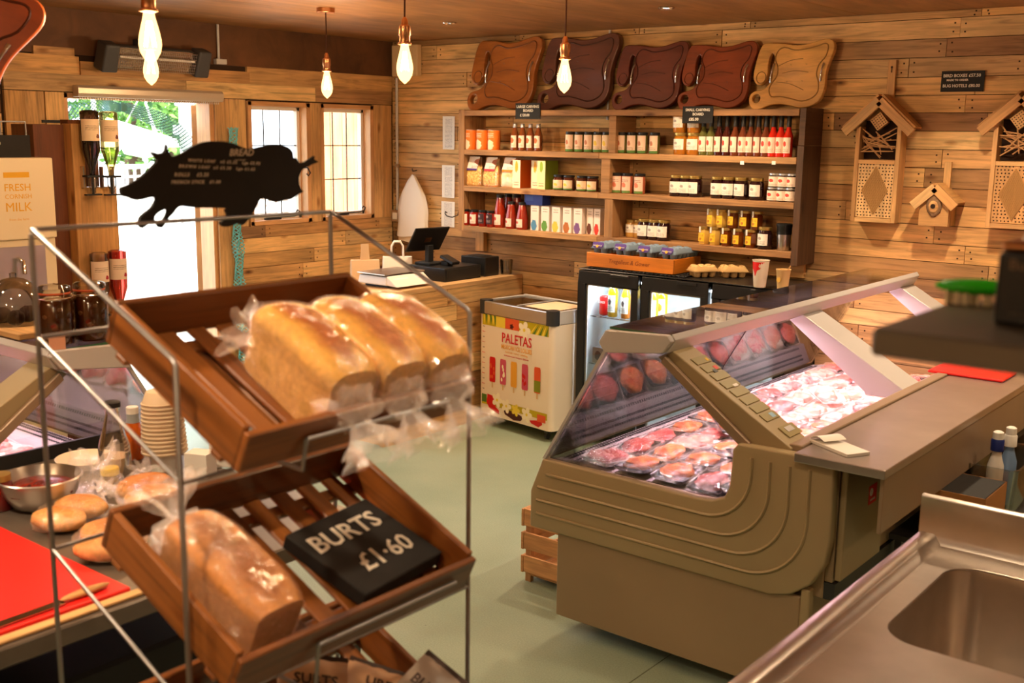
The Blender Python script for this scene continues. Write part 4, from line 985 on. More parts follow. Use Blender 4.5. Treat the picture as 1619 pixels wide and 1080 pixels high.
P = atY(838, 366, 5.87); giftbox('kraft_carton', 'box', .04, .09, .15, (m_card, None), 'narrow brown carton between passata bottles and tea cartons', (P.x+.01, P.y+.02, SH[3]+.0005))
row('curd', [997, 1009], 384, 3, 'pale curd jar', 'two right of the lowest divider', 'pale curd jars', Y=5.86)
row('jam', [1017.5, 1033.5, 1048.5], 388, 3, 'dark berry jam jar with white label', 'three on the lowest shelf', 'dark jam jars, lowest shelf', Y=5.80)
row(['honeyp', 'honeyp', 'honey', 'honey', 'honey'], [1112, 1129.5, 1147.5, 1166.5, 1186.5], 393, 3, ['pale honey jar']*2+['dark honey jar']*3, 'five in the lower row', 'honey jars')
row(['honeyp', 'honeyp', 'honey', 'honey', 'honey'], [1124, 1139, 1157, 1176, 1195], 393, 3, ['pale honey jar']*2+['dark honey jar']*3, 'five stacked on top', 'honey jars', dz=.1055, Y=5.80)
row('jam', [1208.5], 397, 3, 'dark berry jam jar', 'at the end of honey jars', None, Y=5.79)
P = atY(1238, 400, 5.80); tm = thing('travel_mug', 'steel and black travel mug in the right corner of the lowest shelf', 'mug', (P.x, P.y, SH[3]+.0005))
mb = MB(); mb.lathe([(.034, 0), (.036, .004), (.041, .09)], 20); mb.build('steel_body', m_steel, tm, smooth=40, local=True)
mb = MB(); mb.lathe([(.0415, .09), (.043, .13), (.046, .134), (.046, .148), (.036, .152), (.03, .152)], 20); mb.build('black_lid', m_black, tm, smooth=40, local=True)

# carving boards standing on the unit
BO = [(885,95), (960,92), (1040,100), (1120,112),(1200,108),(1270,92),(1330,80),(1375,85),(1400,110),(1403,150),(1385,210),(1370,260),(1365,310),(1370,370),(1360,430),(1330,475),(1270,505),(1200,510),(1120,495),(1050,487),(980,495),(910,520),(860,520),(830,495),(818,450),(830,418),(860,402),(900,395),(935,380),(960,350),(975,310),(970,250),(978,200),(968,165),(950,160),(938,185),(935,240),(940,290),(925,335),(895,362),(860,355),(835,320),(832,270),(842,200),(855,140)]
bxf = lambda x, y: ((x-1110)/585*.50*1.0, (515-y)/435*.40)
BOUT = [tuple(p) for p in catmull([V(bxf(*p)) for p in BO], 3)]
_cx, _cy = bxf(875, 450); BHOLE = [(_cx+.026*math.cos(2*PI*k/20), _cy+.026*math.sin(2*PI*k/20)) for k in range(20)]
GR = [(1040,125),(1120,145),(1200,140),(1280,125),(1335,110),(1360,130),(1350,190),(1310,240),(1300,300),(1320,350),(1325,410),(1290,450),(1220,470),(1140,455),(1060,440),(990,440),(965,400),(975,360),(1010,310),(1010,250),(985,200),(995,150)]
def carving_board(mat, gmat, label, M, group='carving boards on the shelf top'):
    t = thing('carving_board', label, 'carving board', group=group); t.matrix_basis = M
    S = Rx(PI/2)                                   # board stands in its x,z plane, facing -y
    fill2d('board', BOUT, [BHOLE], .026, .005, mat, t, S, smooth=50, local=True)
    mb = MB(); mb.tube([S @ V((*p, .0175)) for p in catmull([V(bxf(*q)) for q in GR], 3)], .0042, 6, closed=True); mb.build('juice_groove', gmat, t, smooth=60, local=True)
    for (a, b_, dz) in (((1010, 245), (1190, 200), 0), ((1050, 290), (1240, 288), 0), ((1010, 345), (1220, 400), 0)):
        p0, p1 = V(bxf(*a)), V(bxf(*b_)); mid = (p0+p1)/2+V((0, .012)); mb = MB(); mb.tube([S @ V((*p, .0182)) for p in catmull([p0, mid, p1], 4, False)], .0022, 5); mb.build('carved_line', gmat, t, smooth=60, local=True)
    mb = MB(); q = bxf(893, 315); mb.tube([S @ V((q[0]+.030*math.cos(a), q[1]+.034*math.sin(a), .0178)) for a in [2*PI*k/20 for k in range(20)]], .003, 6, closed=True); mb.build('ring_groove', gmat, t, smooth=60, local=True)
    for p in ((1107, 237), (1220, 237), (1092, 345), (1205, 343)):
        mb = MB(); q = bxf(*p); mb.lathe([(.005, 0), (.001, .014)], 8, S @ T(q[0], q[1], .018)); mb.build('spike', m_chrome, t, local=True)
    for (a, b_) in (((982, 228), (970, 350)), ((1345, 235), (1335, 345))):
        p0, p1 = V(bxf(*a)), V(bxf(*b_)); mb = MB()
        mb.tube([S @ V((*p0, .019)), S @ V((*(p0*.7+p1*.3), .034)), S @ V((*(p0*.3+p1*.7), .034)), S @ V((*p1, .019))], [.008, .0045, .0045, .006], 8); mb.build('metal_handle', m_chrome, t, smooth=60, local=True)
    return t
WB = [('warm orange brown', [srgb(176, 104, 44), srgb(186, 112, 50)]), ('dark grey brown', [srgb(106, 60, 42), srgb(114, 66, 46)]), ('deep red brown', [srgb(108, 46, 28), srgb(116, 50, 30)]), ('chestnut red', [srgb(144, 66, 32), srgb(152, 72, 36)]), ('pale golden', [srgb(230, 174, 98), srgb(236, 184, 108)])]
for (cn, cs), (x0, x1, yb) in zip(WB, ((735, 850, 172), (846, 972, 173), (964, 1082, 174), (1068, 1191, 175), (1181, 1313, 176))):
    m_ = wood(cn+' carving wood', cs, rough=.35, gs=(2.2, 16), dark=.72, knots=False, coat=.3); g_ = plain(cn+' groove', tuple([cs[0][i]*.45 for i in range(3)]+[1]), .5)
    a, b_ = atY(x0, 130, 5.83), atY(x1, 130, 5.83); sc = (b_.x-a.x)/.5*.95
    carving_board(m_, g_, '%s shaped carving board standing on top of the shelf unit' % cn, T((a.x+b_.x)/2, 5.845, 2.0622) @ Rx(-.16) @ Matrix.Scale(sc, 4))
# price cards clipped to the top shelf
def card(px0, px1, py0, py1, Y, label, lines, name='price_card', th=.004, tilt=0):
    a, b_ = atY(px0, (py0+py1)/2, Y), atY(px1, (py0+py1)/2, Y); zt, zb = atY((px0+px1)/2, py0, Y).z, atY((px0+px1)/2, py1, Y).z
    cx, cz, w_, h_ = (a.x+b_.x)/2, (zt+zb)/2, b_.x-a.x, zt-zb
    t = thing(name, label, 'price sign', (cx, Y, cz), group='chalked price cards')
    mb = MB(); mb.box((0, th/2, 0), (w_, th, h_)); mb.build('slate', m_chalkb, t, local=True)
    for (s_, sz, dx, dz) in lines:
        text(s_, sz*h_, m_chalk, t, T(dx*w_, -.0006, dz*h_) @ Rx(PI/2), local=True, bold=.0004)
    return t
card(815, 854, 163, 188, 5.722, 'small chalked card reading large carving board on the top shelf edge', [('LARGE CARVING', .24, 0, .27), ('BOARD', .24, .02, .02), ('£120.00', .24, -.12, -.27)])
card(1079, 1127, 168, 195, 5.722, 'small chalked card reading small carving board on the top shelf edge', [('SMALL CARVING', .22, 0, .28), ('BOARD', .22, .02, .03), ('£85.00', .24, -.12, -.27)])
card(1488, 1556, 112, 145, YB-.028, 'chalked card for bird boxes and bug hotels on the right wall', [('BIRD BOXES £57.50', .21, -.02, .27), ('MADE TO ORDER', .13, -.12, .06), ('BUG HOTELS £80.00', .20, -.02, -.22)])

# ---------------------------------------------------------------- bug hotels and bird box
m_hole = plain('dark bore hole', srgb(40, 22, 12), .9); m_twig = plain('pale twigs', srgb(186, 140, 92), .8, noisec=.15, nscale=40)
m_bam = plain('bamboo ends', srgb(196, 150, 90), .7)
def bug_hotel(M, label, cone=False):
    t = thing('bug_hotel', label, 'bug hotel', group='bug hotels on the right wall'); t.matrix_basis = M
    W_, H_, D_ = .262, .585, .10                  # body; z=0 is its foot, front faces -y
    def P(mb, name, mat, par=t, **k): return mb.build(name, mat, par, local=True, **k)
    mb = MB(); mb.box((-W_/2+.012, -D_/2, H_/2-.02), (.024, D_, H_-.04)); P(mb, 'side_board', m_pine, bevel=.001)
    mb = MB(); mb.box((W_/2-.012, -D_/2, H_/2-.02), (.024, D_, H_-.04)); P(mb, 'side_board', m_pine, bevel=.001)
    mb = MB(); mb.box((0, -D_/2, .012), (W_-.05, D_, .024)); P(mb, 'bottom_board', m_pine)
    mb = MB(); mb.box((0, -D_/2, .345), (W_-.05, D_, .022)); P(mb, 'middle_board', m_pine)
    mb = MB(); mb.box((0, -.006, .33), (W_-.05, .012, .62)); P(mb, 'back_board', m_pine)
    mb = MB(); mb.box((.02, -.010, .80), (.045, .018, .24)); P(mb, 'hanging_bar', m_pine, bevel=.001)
    k_ = MB(); k_.lathe([(.006, 0), (.006, .003)], 10, T(.02, -.0195, .88) @ Rx(PI/2)); k_.box((.02, -.0205, .865), (.005, .002, .03)); P(k_, 'keyhole', m_hole)
    for s in (-1, 1):
        mb = MB(); mb.box((0, 0, 0), (.265, .022, .052)); o = P(mb, 'bargeboard', m_pine, bevel=.001); o.matrix_basis = T(s*.098, -D_-.016, .60) @ Ry(s*.74)
        mb = MB(); mb.box((0, 0, 0), (.27, .115, .012)); o = P(mb, 'roof_board', m_pineknot); o.matrix_basis = T(s*.110, -D_/2-.006, .632) @ Ry(s*.74)
    # drilled block with bamboo diamond
    mb = MB(); mb.box((0, -D_/2-.02, .18), (W_-.052, .05, .306)); P(mb, 'drilled_block', m_pine)
    hb, bm_ = MB(), MB()
    fy = -D_/2-.0455
    for i in range(11):
        for j in range(17):
            x = -.094+i*.0188+(.0 if j % 2 else .004); z = .038+j*.0182
            if abs(x) > .1: continue
            dm = abs(x)/.074+abs(z-.182)/.145
            if dm > 1.12: hb.lathe([(.0042, 0), (.0042, .001)], 7, T(x, fy+.0002, z) @ Rx(PI/2), cap=True)
    for i in range(-8, 9):
        for j in range(-16, 17):
            x = i*.0105+(.005 if j % 2 else 0); z = .182+j*.0095
            if abs(x)/.074+abs(z-.182)/.145 < 1: bm_.lathe([(.0050, 0), (.0050, .006), (.0026, .006), (.0026, .001)], 6, T(x, fy+.0002, z) @ Rx(PI/2), cap=False)
    ho = P(hb, 'bore_holes', m_hole); ho['kind'] = 'stuff'
    bo = P(bm_, 'bamboo_canes', m_bam); bo['kind'] = 'stuff'
    # twigs
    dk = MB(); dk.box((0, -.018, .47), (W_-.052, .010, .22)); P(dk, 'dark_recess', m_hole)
    for k in range(16):
        a = rnd(-.9, .9) if k % 3 else rnd(-1.5, 1.5); cx, cz = rnd(-.06, .06), rnd(.40, .50); L = rnd(.07, .12)
        dx, dz = math.cos(a)*L, math.sin(a)*L*.7; cl = lambda v_, lo, hi: max(lo, min(hi, v_))
        mb = MB(); y = -D_+.006+rnd(0, .03); mb.tube([(cl(cx-dx, -.10, .10), y, cl(cz-dz, .36, .56)), (cx, y-.004, cz+rnd(-.01, .01)), (cl(cx+dx, -.10, .10), y, cl(cz+dz, .36, .56-.0))], [.0035, .0048, .003], 6); P(mb, 'twig', m_twig)
    mb = MB(); mb.box((0, 0, 0), (.075, .03, .075)); lo = P(mb, 'drilled_log', m_pine); lo.matrix_basis = T(-.004, -D_+.02, .575) @ Ry(PI/4+.1)
    mb = MB()
    for i in range(5):
        for j in range(5): mb.lathe([(.0035, 0), (.0035, .001)], 7, T(-.028+i*.014, -.0155, -.028+j*.014) @ Rx(PI/2))
    o = P(mb, 'bore_holes', m_hole, lo)
    o['kind'] = 'stuff'
    return t
a, b_ = atY(1344, 348, 5.865), atY(1414, 351, 5.865)
wdt = b_.x-a.x; s_ = wdt/.262
bug_hotel(T((a.x+b_.x)/2, YB-.022, a.z-.004) @ Matrix.Scale(s_, 4), 'tall pine bug hotel with twigs hanging left of the bird box')
a2 = atY(1557, 358, 5.865)
bug_hotel(T(a2.x+wdt/2, YB-.022, a2.z-.004) @ Matrix.Scale(s_, 4), 'tall pine bug hotel at the right edge, right of the bird box')
# bird box
a, b_ = atY(1451.5, 356, 5.84), atY(1498, 360, 5.84); bwid = b_.x-a.x; zb = a.z
bd = thing('bird_box', 'small pine bird box with knotty round entrance between two bug hotels', 'bird box', ((a.x+b_.x)/2, YB-.022, zb))
def PL(mb, name, mat, par=bd, **k): return mb.build(name, mat, par, local=True, **k)
h_ = atY(1452.5, 320, 5.84).z-zb; hw = bwid/2
mb = MB(); mb.prism([(-hw, 0), (hw, 0), (hw, h_), (0, h_+hw*.9), (-hw, h_)], 0, .016, M=T(0, -.105, 0) @ Rx(PI/2)); PL(mb, 'front_board', m_pine, bevel=.001)
mb = MB(); mb.prism([(-hw, 0), (hw, 0), (hw, h_), (0, h_+hw*.9), (-hw, h_)], 0, .014, M=T(0, -.004, 0) @ Rx(PI/2)); PL(mb, 'back_board', m_pine)
for s in (-1, 1):
    mb = MB(); mb.box((s*(hw-.007), -.058, h_/2), (.014, .09, h_-.002)); PL(mb, 'side_board', m_pine)
    L = hw*1.95; ang = .74
    mb = MB(); mb.box((0, 0, 0), (L, .018, .048)); o = PL(mb, 'bargeboard', m_pine, bevel=.001); o.matrix_basis = T(s*L*.36, -.132, h_+hw*.9-L*.36*.92+.012) @ Ry(s*ang)
    mb = MB(); mb.box((0, 0, 0), (L, .15, .014)); o = PL(mb, 'roof_board', m_pineknot, bevel=.001); o.matrix_basis = T(s*L*.385, -.062, h_+hw*.9-L*.36*.92+.030) @ Ry(s*ang)
mb = MB(); mb.box((0, -.058, .008), (bwid-.03, .09, .014)); PL(mb, 'bottom_board', m_pine)
mb = MB(); mb.box((.02, -.010, h_+hw+.06), (.036, .016, .15)); PL(mb, 'hanging_bar', m_pine, bevel=.001)
zc = atY(1479, 323, 5.84).z-zb
mb = MB(); mb.ball((0, -.123, zc), (.040, .014, .066), 20, 10, fn=lambda p, d: p*(1+.12*noise.noise(d*3))); PL(mb, 'bark_ring', plain('grey bark', srgb(140, 110, 80), .9, noisec=.3, nscale=60, bump=.4, bscale=90), smooth=70)
mb = MB(); mb.ball((0, -.132, zc-.012), (.026, .010, .034), 20, 10); PL(mb, 'inner_ring', m_pine, smooth=70)
mb = MB(); mb.lathe([(.0125, 0), (.0125, .002)], 18, T(0, -.1415, zc-.010) @ Rx(PI/2)); PL(mb, 'entrance_hole', m_hole)

# ---------------------------------------------------------------- bottle fridge with three glass doors
FX0, FX1, FY0, FY1, FH = -3.86, -2.50, 5.48, 5.93, 1.095
fr = thing('bottle_fridge', 'black under counter bottle fridge with three glass doors against the plank wall', 'fridge', ((FX0+FX1)/2, 5.7, 0))
m_fint = plain('fridge interior grey', srgb(196, 204, 208), .4); m_fr = plain('fridge black', G(.014), .28)
mb = MB()
mb.span(FX0, FX1, FY0+.045, FY1, FH-.045, FH); mb.span(FX0, FX1, FY0+.045, FY1, .06, .14); mb.span(FX0, FX0+.03, FY0+.045, FY1, .14, FH-.045); mb.span(FX1-.03, FX1, FY0+.045, FY1, .14, FH-.045); mb.span(FX0, FX1, FY1-.03, FY1, .1, FH)
mb.build('cabinet', m_fr, fr, bevel=.004)
mb = MB(); mb.span(FX0-.002, FX1+.002, FY0-.002, FY1, FH, FH+.006); mb.build('top_edge', m_fr, fr, bevel=.002)
mb = MB(); mb.span(FX0+.03, FX1-.03, FY1-.034, FY1-.031, .14, FH-.045); mb.span(FX0+.03, FX0+.034, FY0+.06, FY1-.03, .14, FH-.045); mb.span(FX0+.03, FX1-.03, FY0+.06, FY1-.03, .14, .145); mb.span(FX0+.03, FX1-.03, FY0+.06, FY1-.03, FH-.05, FH-.046)
mb.build('lining', m_fint, fr)
mb = MB(); mb.span(FX0+.05, FX1-.05, FY0+.05, FY0+.06, FH-.062, FH-.052); mb.build('light_strip', emit('cool fridge light', (.85, .93, 1, 1), 10), fr)
for i, (a, b_) in enumerate(((FX0, -3.43), (-3.405, -2.965), (-2.94, FX1))):
    d = MB(); fw = .048
    d.span(a, b_, FY0, FY0+.035, FH-.085, FH-.005); d.span(a, b_, FY0, FY0+.035, .13, .18); d.span(a, a+fw, FY0, FY0+.035, .18, FH-.085); d.span(b_-fw, b_, FY0, FY0+.035, .18, FH-.085)
    dr = d.build('door', m_fr, fr, bevel=.005, seg=2)
    d = MB(); d.span(a+fw-.006, b_-fw+.006, FY0+.012, FY0+.018, .175, FH-.08); d.build('pane', m_glass, dr)
    d = MB()
    for (x0, x1, z0, z1) in ((a+fw, a+fw+.012, .18, FH-.085), (b_-fw-.012, b_-fw, .18, FH-.085), (a+fw, b_-fw, FH-.097, FH-.085)): d.span(x0, x1, FY0+.019, FY0+.03, z0, z1)
    d.build('inner_trim', m_grey, dr)
    d = MB(); d.span((a+b_)/2+.02, (a+b_)/2+.15, FY0-.008, FY0, FH-.03, FH-.012); d.build('handle', m_fr, dr, bevel=.002)
SHZ = [.80, .50]
for z in SHZ:
    d = MB()
    d.tube([(FX0+.04, FY0+.075, z), (FX1-.04, FY0+.075, z)], .004, 6); d.tube([(FX0+.04, FY1-.05, z), (FX1-.04, FY1-.05, z)], .004, 6)
    x = FX0+.05
    while x < FX1-.04: d.tube([(x, FY0+.075, z), (x, FY1-.05, z)], .0018, 4); x += .028
    s__ = d.build('wire_shelf', m_chrome, fr)
lamp('fridge_light', 'AREA', ((FX0+FX1)/2, FY0+.09, FH-.07), 15, (.85, .93, 1), shape='RECTANGLE', size=1.2, size_y=.03)
m_coke = printed('red can print', srgb(200, 16, 20), srgb(236, 200, 200), (.5, .35), .12, None, None)
cn = thing('drink_can', 'red drinks can on the fridge shelf behind the left door', 'can', (atY(956, 490, 5.62).x, 5.62, SHZ[0]+.005))
mb = MB(); mb.lathe([(.026, 0), (.033, .008), (.033, .108), (.026, .118)], 20); mb.build('can_body', plain('red can', srgb(196, 14, 18), .3), cn, smooth=40, local=True)
mb = MB(); mb.lathe([(.027, .117), (.026, .120), (.022, .117), (.001, .117)], 20); mb.build('can_top', m_chrome, cn, smooth=40, local=True)
text('Coca', .028, m_white, cn, T(-.008, -.0338, .085) @ Rx(PI/2), shear=.3, local=True, bold=.0005)
m_juice = liq('yellow juice', srgb(240, 190, 10)); m_orj = liq('orange juice', srgb(226, 130, 20)); capy = plain('yellow cap', srgb(240, 200, 30), .4)
m_jl = printed('juice label', srgb(236, 236, 230), srgb(60, 50, 60), (.5, .6), .16, srgb(90, 90, 90), None, lo=.1, hi=.35)
m_jo = printed('juice label with orange ring', srgb(236, 236, 230), srgb(226, 130, 30), (.5, .5), .24, srgb(60, 60, 60), None, lo=.1, hi=.2)
container('juice', 'juice_bottle', 'bottle', [(.028, 0), (.031, .005), (.031, .15), (.022, .175), (.017, .182)], m_juice, [(.019, .18), (.019, .198), (.017, .2)], m_white, (.03, .135, .0315, 1.4), m_jl)
container('juiceo', 'juice_bottle', 'bottle', [(.028, 0), (.031, .005), (.031, .15), (.022, .175), (.017, .182)], m_juice, [(.019, .18), (.019, .198), (.017, .2)], capy, (.03, .135, .0315, 1.4), m_jo)
container('cider', 'juice_bottle', 'bottle', [(.026, 0), (.029, .005), (.029, .14), (.016, .175), (.013, .19)], m_orj, [(.015, .188), (.015, .2), (.013, .202)], gold, (.03, .13, .0295, 1.4), m_jl)
for k, px, lab in (('juice', 969, 'yellow juice bottle with white label behind the left fridge door'), ('cider', 989.5, 'amber bottle with white label, right of the juice, left fridge door'), ('juiceo', 1033, 'yellow juice bottle with dark ring label, front one in middle door'), ('juiceo', 1047.5, 'yellow juice bottle with orange ring label, rear one in middle door')):
    Yb = 5.60 if px != 1047.5 else 5.68
    P = atY(px, 480, Yb); put(k, (P.x, P.y, SHZ[0]+.005), lab, 'drinks in the bottle fridge')
m_pot = plain('white pot', srgb(238, 236, 228), .4)
container('pot', 'yogurt_pot', 'pot', [(.028, 0), (.036, .07), (.037, .072)], m_pot, [(.039, .071), (.039, .076), (.036, .077)], m_white)
for i, px in enumerate((1078, 1093, 1106)):
    P = atY(px, 500, 5.66); put('pot', (P.x, 5.66, SHZ[0]+.005), 'white lidded pot behind the middle fridge door, %s of three' % pos(i, 3), 'white pots in the fridge')
for i, px in enumerate((954, 974)):
    P = atY(px, 545, 5.62); giftbox('can_pack', 'pack', .08, .12, .10, (plain('grey carton', srgb(120, 116, 118), .5), printed('grey carton print', srgb(150, 140, 140), srgb(60, 40, 60), (.5, .5), .3, None, None)), 'grey printed drink carton on the lower fridge shelf, %s one' % ('left', 'right')[i], (P.x, P.y, SHZ[1]+.005), group='cartons on the lower fridge shelf')
# rubber mat, egg crate and cartons on top
mat = MB(); 
ma = atZ(922, 441, FH); mz = FH+.0065
x0 = FX0+.06; x1 = x0+.66
for k in range(23): mat.tube([(x0+k*.03, FY0+.02, mz+.006), (x0+k*.03, FY0+.42, mz+.006)], .0055, 6)
for k in range(4): mat.tube([(x0-.01, FY0+.04+k*.12, mz+.006), (x1+.01, FY0+.04+k*.12, mz+.006)], .004, 6)
tag(mat.build('rubber_mat', m_blackm, smooth=60), 'black ribbed rubber mat under the orange egg crate', 'mat')
EY = 5.515; ca, cb_ = atY(927, 420, EY), atY(1064, 430, EY)
m_eggc = wood('orange varnished crate', [srgb(206, 118, 28), srgb(216, 128, 34)], rough=.4, dark=.85, knots=False, bump=.05)
ez0 = mz+.0125; ez1 = ez0+.085
ec = thing('egg_crate', 'shallow orange varnished wooden crate holding blue egg boxes on the fridge', 'crate', ((ca.x+cb_.x)/2, 5.66, ez0))
for nm, (a, b_, c_, d_, e_, f_) in (('front_board', (ca.x, cb_.x, EY, EY+.014, ez0, ez1)), ('back_board', (ca.x, cb_.x, 5.826, 5.84, ez0, ez1)), ('end_board', (ca.x, ca.x+.014, EY+.015, 5.825, ez0, ez1)), ('end_board', (cb_.x-.014, cb_.x, EY+.015, 5.825, ez0, ez1)), ('bottom_board', (ca.x+.015, cb_.x-.015, EY+.015, 5.825, ez0, ez0+.01))):
    mb = MB(); mb.span(a, b_, c_, d_, e_, f_); mb.build(nm, m_eggc, ec, bevel=.0015)
text('Tregellest & Gower', .036, plain('burnt lettering', srgb(120, 60, 16), .7), ec, T((ca.x+cb_.x)/2, EY-.0006, (ez0+ez1)/2) @ Rx(PI/2), shear=.2)
m_eggb = plain('blue grey pulp', srgb(120, 140, 160), .85, bump=.3, bscale=300); m_eggk = plain('brown pulp', srgb(206, 168, 110), .85, bump=.3, bscale=300)
def eggbox(M, n, m_, label, group, lab=True):
    t = thing('egg_box', label, 'egg box', group=group); t.matrix_basis = M       # long axis +y, x width .105
    L = n*.048+.01; mb = MB()
    for i in range(n):
        for sx in (-1, 1): mb.lathe([(.012, 0), (.018, .004), (.024, .036)], 10, T(sx*.025, .029+i*.048, 0), cap=True)
    mb.box((0, L/2, .036), (.108, L+.004, .005)); mb.build('egg_tray', m_, t, smooth=50, local=True)
    mb = MB()
    for i in range(n):
        for sx in (-1, 1): mb.lathe([(.026, .0), (.024, .018), (.014, .030), (.001, .032)], 10, T(sx*.024, .029+i*.048, .040), cap=False)
    mb.loft([[V((p[0], L/2+p[1], z)) for p in rrect(w_, l_, .018)] for w_, l_, z in ((.108, L+.004, .0395), (.102, L-.002, .05), (.084, L-.03, .064))]); mb.build('egg_box_lid', m_, t, smooth=50, local=True)
    if lab:
        mb = MB(); pts = [(-.034, 0), (-.042, .018), (-.036, .030), (.036, .030), (.042, .018), (.034, 0), (.02, -.008), (-.02, -.008)]
        mb.prism(pts, 0, .001, M=T(0, -.006, .044) @ Rx(PI/2-.28)); lb = mb.build('purple_label', plain('purple label', srgb(86, 60, 140), .5), t, local=True)
        text('FREE RANGE', .011, m_white, lb, T(0, -.0075, .052) @ Rx(PI/2-.28)  @ T(0, 0, .0012), local=True)
        mb = MB(); mb.lathe([(.009, 0), (.009, .001)], 14, T(0, -.0068, .0645) @ Rx(PI/2-.28) @ T(0, -.016, .001)); mb.build('gold_disc', plain('gold print', srgb(226, 170, 60), .5), lb, local=True)
    return t
for i, px in enumerate((944, 979.5, 1016.5, 1053.5)):
    P = atY(px, 392, EY+.01); eggbox(T(P.x+.004, EY+.018, ez1-.008) , 6, m_eggb, 'blue grey egg box with purple label, %s of four in the crate' % pos(i, 4), 'blue egg boxes')
P = atZ(1083, 438, FH+.006)
eggbox(T(P.x+.03, P.y+.012, FH+.0075) @ Rz(-.55), 3, m_eggk, 'brown pulp egg box lying right of the orange crate, in front', 'brown egg boxes', False)
eggbox(T(P.x+.155, P.y+.13, FH+.0075) @ Rz(-.75), 3, m_eggk, 'brown pulp egg box lying right of the orange crate, behind', 'brown egg boxes', False)
# paper cups
def cup(px, py, r, h, label, mats, lid=False):
    P = atZ(px, py, FH+.0065); t = thing('paper_cup', label, 'cup', (P.x, P.y, FH+.0068))
    mb = MB(); mb.lathe([(r*.72, 0), (r*.74, .002), (r, h-.004), (r*1.05, h-.002), (r*1.05, h), (r*.97, h), (r*.7, .006), (.001, .006)], 24, cap=False); mb.build('cup_body', mats[0], t, smooth=40, local=True)
    if mats[1]:
        rr = []; n = 12
        for f_, (za, wd) in enumerate(((.42, .02), (.7, .75), (.94, 1.25))):
            R__ = r*(.74+.26*za)+.0008; rr.append([V((R__*math.cos(-PI/2-.35+wd*(k/n*2-1)), R__*math.sin(-PI/2-.35+wd*(k/n*2-1)), h*za)) for k in range(n+1)])
        mb = MB(); mb.loft(rr, closed=False); mb.build('printed_patch', mats[1], t, smooth=60, local=True)
    return t
m_cupw = plain('white cup', srgb(228, 214, 196), .5)
cup(1201, 454, .045, .148, 'tall white paper cup with red wedge print on the fridge top', (m_cupw, m_red))
c2 = cup(1237, 458, .038, .11, 'small cream paper cup with yellow badge and stirrer on fridge top', (plain('cream cup', srgb(226, 190, 130), .5), None))
mb = MB(); mb.lathe([(.014, 0), (.014, .001)], 16, T(-.009, -.0345, .055) @ Rz(-.25) @ Rx(PI/2-.1)); mb.build('badge', plain('yellow badge', srgb(206, 160, 60), .5), c2, local=True)
mb = MB(); mb.box((.024, .0, .105), (.006, .002, .06), rot=Matrix.Rotation(.5, 3, 'Y')); mb.build('stirrer', m_pine, c2, local=True)

# ---------------------------------------------------------------- ice lolly freezer
fz = thing('ice_lolly_freezer', 'white chest freezer printed with ice lollies, between till counter and bottle fridge', 'freezer', (-4.612, 5.425, 0), rz=-.145)
FW_, FD_, FHt = .685, .42, .835
m_fz = plain('freezer white wrap', srgb(240, 226, 206), .35)
def F(mb, name, mat, par=fz, **k): return mb.build(name, mat, par, local=True, **k)
mb = MB(); mb.loft([[V((FW_/2+p[0], FD_/2+p[1], z)) for p in rrect(FW_, FD_, .035, 6)] for z in (.075, .745)]); F(mb, 'cabinet', m_fz, smooth=40)
mb = MB(); mb.span(.04, FW_-.04, -.004, .02, .748, .832); F(mb, 'front_rail', plain('silver rail', (.66, .64, .60, 1), .3, .9), bevel=.006, seg=2)
for x in (0, FW_-.07):
    mb = MB(); mb.loft([[V((x+.035+p[0], .033+p[1], z)) for p in rrect(.078, .08, .03, 5)] for z in (.745, .838)]); F(mb, 'corner_cap', plain('charcoal plastic', G(.035), .4), smooth=40)
mb = MB(); mb.span(.0, .02, .06, FD_, .748, .832); mb.span(FW_-.02, FW_, .06, FD_, .748, .832); mb.span(0, FW_, FD_-.02, FD_, .748, .836); F(mb, 'rim', m_grey, bevel=.003)
mb = MB(); mb.span(.02, FW_/2+.01, .022, FD_-.02, .818, .824); l1 = F(mb, 'glass_lid', m_topglass)
mb = MB(); mb.span(FW_/2, FW_-.02, .022, FD_-.02, .826, .832); l2 = F(mb, 'glass_lid', m_topglass)
mb = MB(); mb.span(FW_/2-.008, FW_/2+.004, .022, FD_-.02, .824, .836); F(mb, 'lid_edge', m_grey)
mb = MB(); mb.span(FW_/2+.03, FW_-.04, .05, FD_-.08, .8322, .8330); F(mb, 'lid_poster', printed('lid poster', srgb(244, 214, 176), srgb(206, 60, 50), (.5, .5), .16, srgb(160, 60, 50), None, lo=.4, hi=.6))
mb = MB(); mb.span(.03, FW_-.03, .03, FD_-.03, .60, .61); F(mb, 'basket_floor', m_fint)
for x in (.09, FW_-.09):
    for y in (.06, FD_-.06): mb = MB(); mb.lathe([(.02, -.01), (.02, .01)], 14, T(x, y, .024) @ Ry(PI/2)); mb.box((x, y, .056), (.03, .03, .034)); F(mb, 'castor', m_darkm)
# printed wrap
lay = [0]
def patch(pts, mat, name, par, d=None):
    lay[0] += 1; y = -.0004-lay[0]*.00004
    mb = MB(); mb.f([mb.v((u*FW_, y, .745-v_*.67)) for u, v_ in pts], [(u, v_) for u, v_ in pts]); return mb.build(name, mat, par, local=True)
def quad(u0, u1, v0, v1, mat, name, par=fz): return patch([(u0, v1), (u1, v1), (u1, v0), (u0, v0)], mat, name, par)
C = lambda nm, r_, g_, b__: plain(nm, srgb(r_, g_, b__), .4)
c_yg, c_yel, c_or, c_red, c_grn, c_pk, c_wh, c_dk = C('leaf yellow green', 190, 170, 20), C('flower yellow', 240, 214, 70), C('papaya orange', 226, 92, 50), C('chilli red', 206, 16, 24), C('palm green', 84, 120, 40), C('berry pink', 206, 84, 110), C('petal white', 250, 240, 210), C('dark seeds', 70, 20, 20)
top = quad(.05, .95, 0, .105, c_yg, 'top_border')
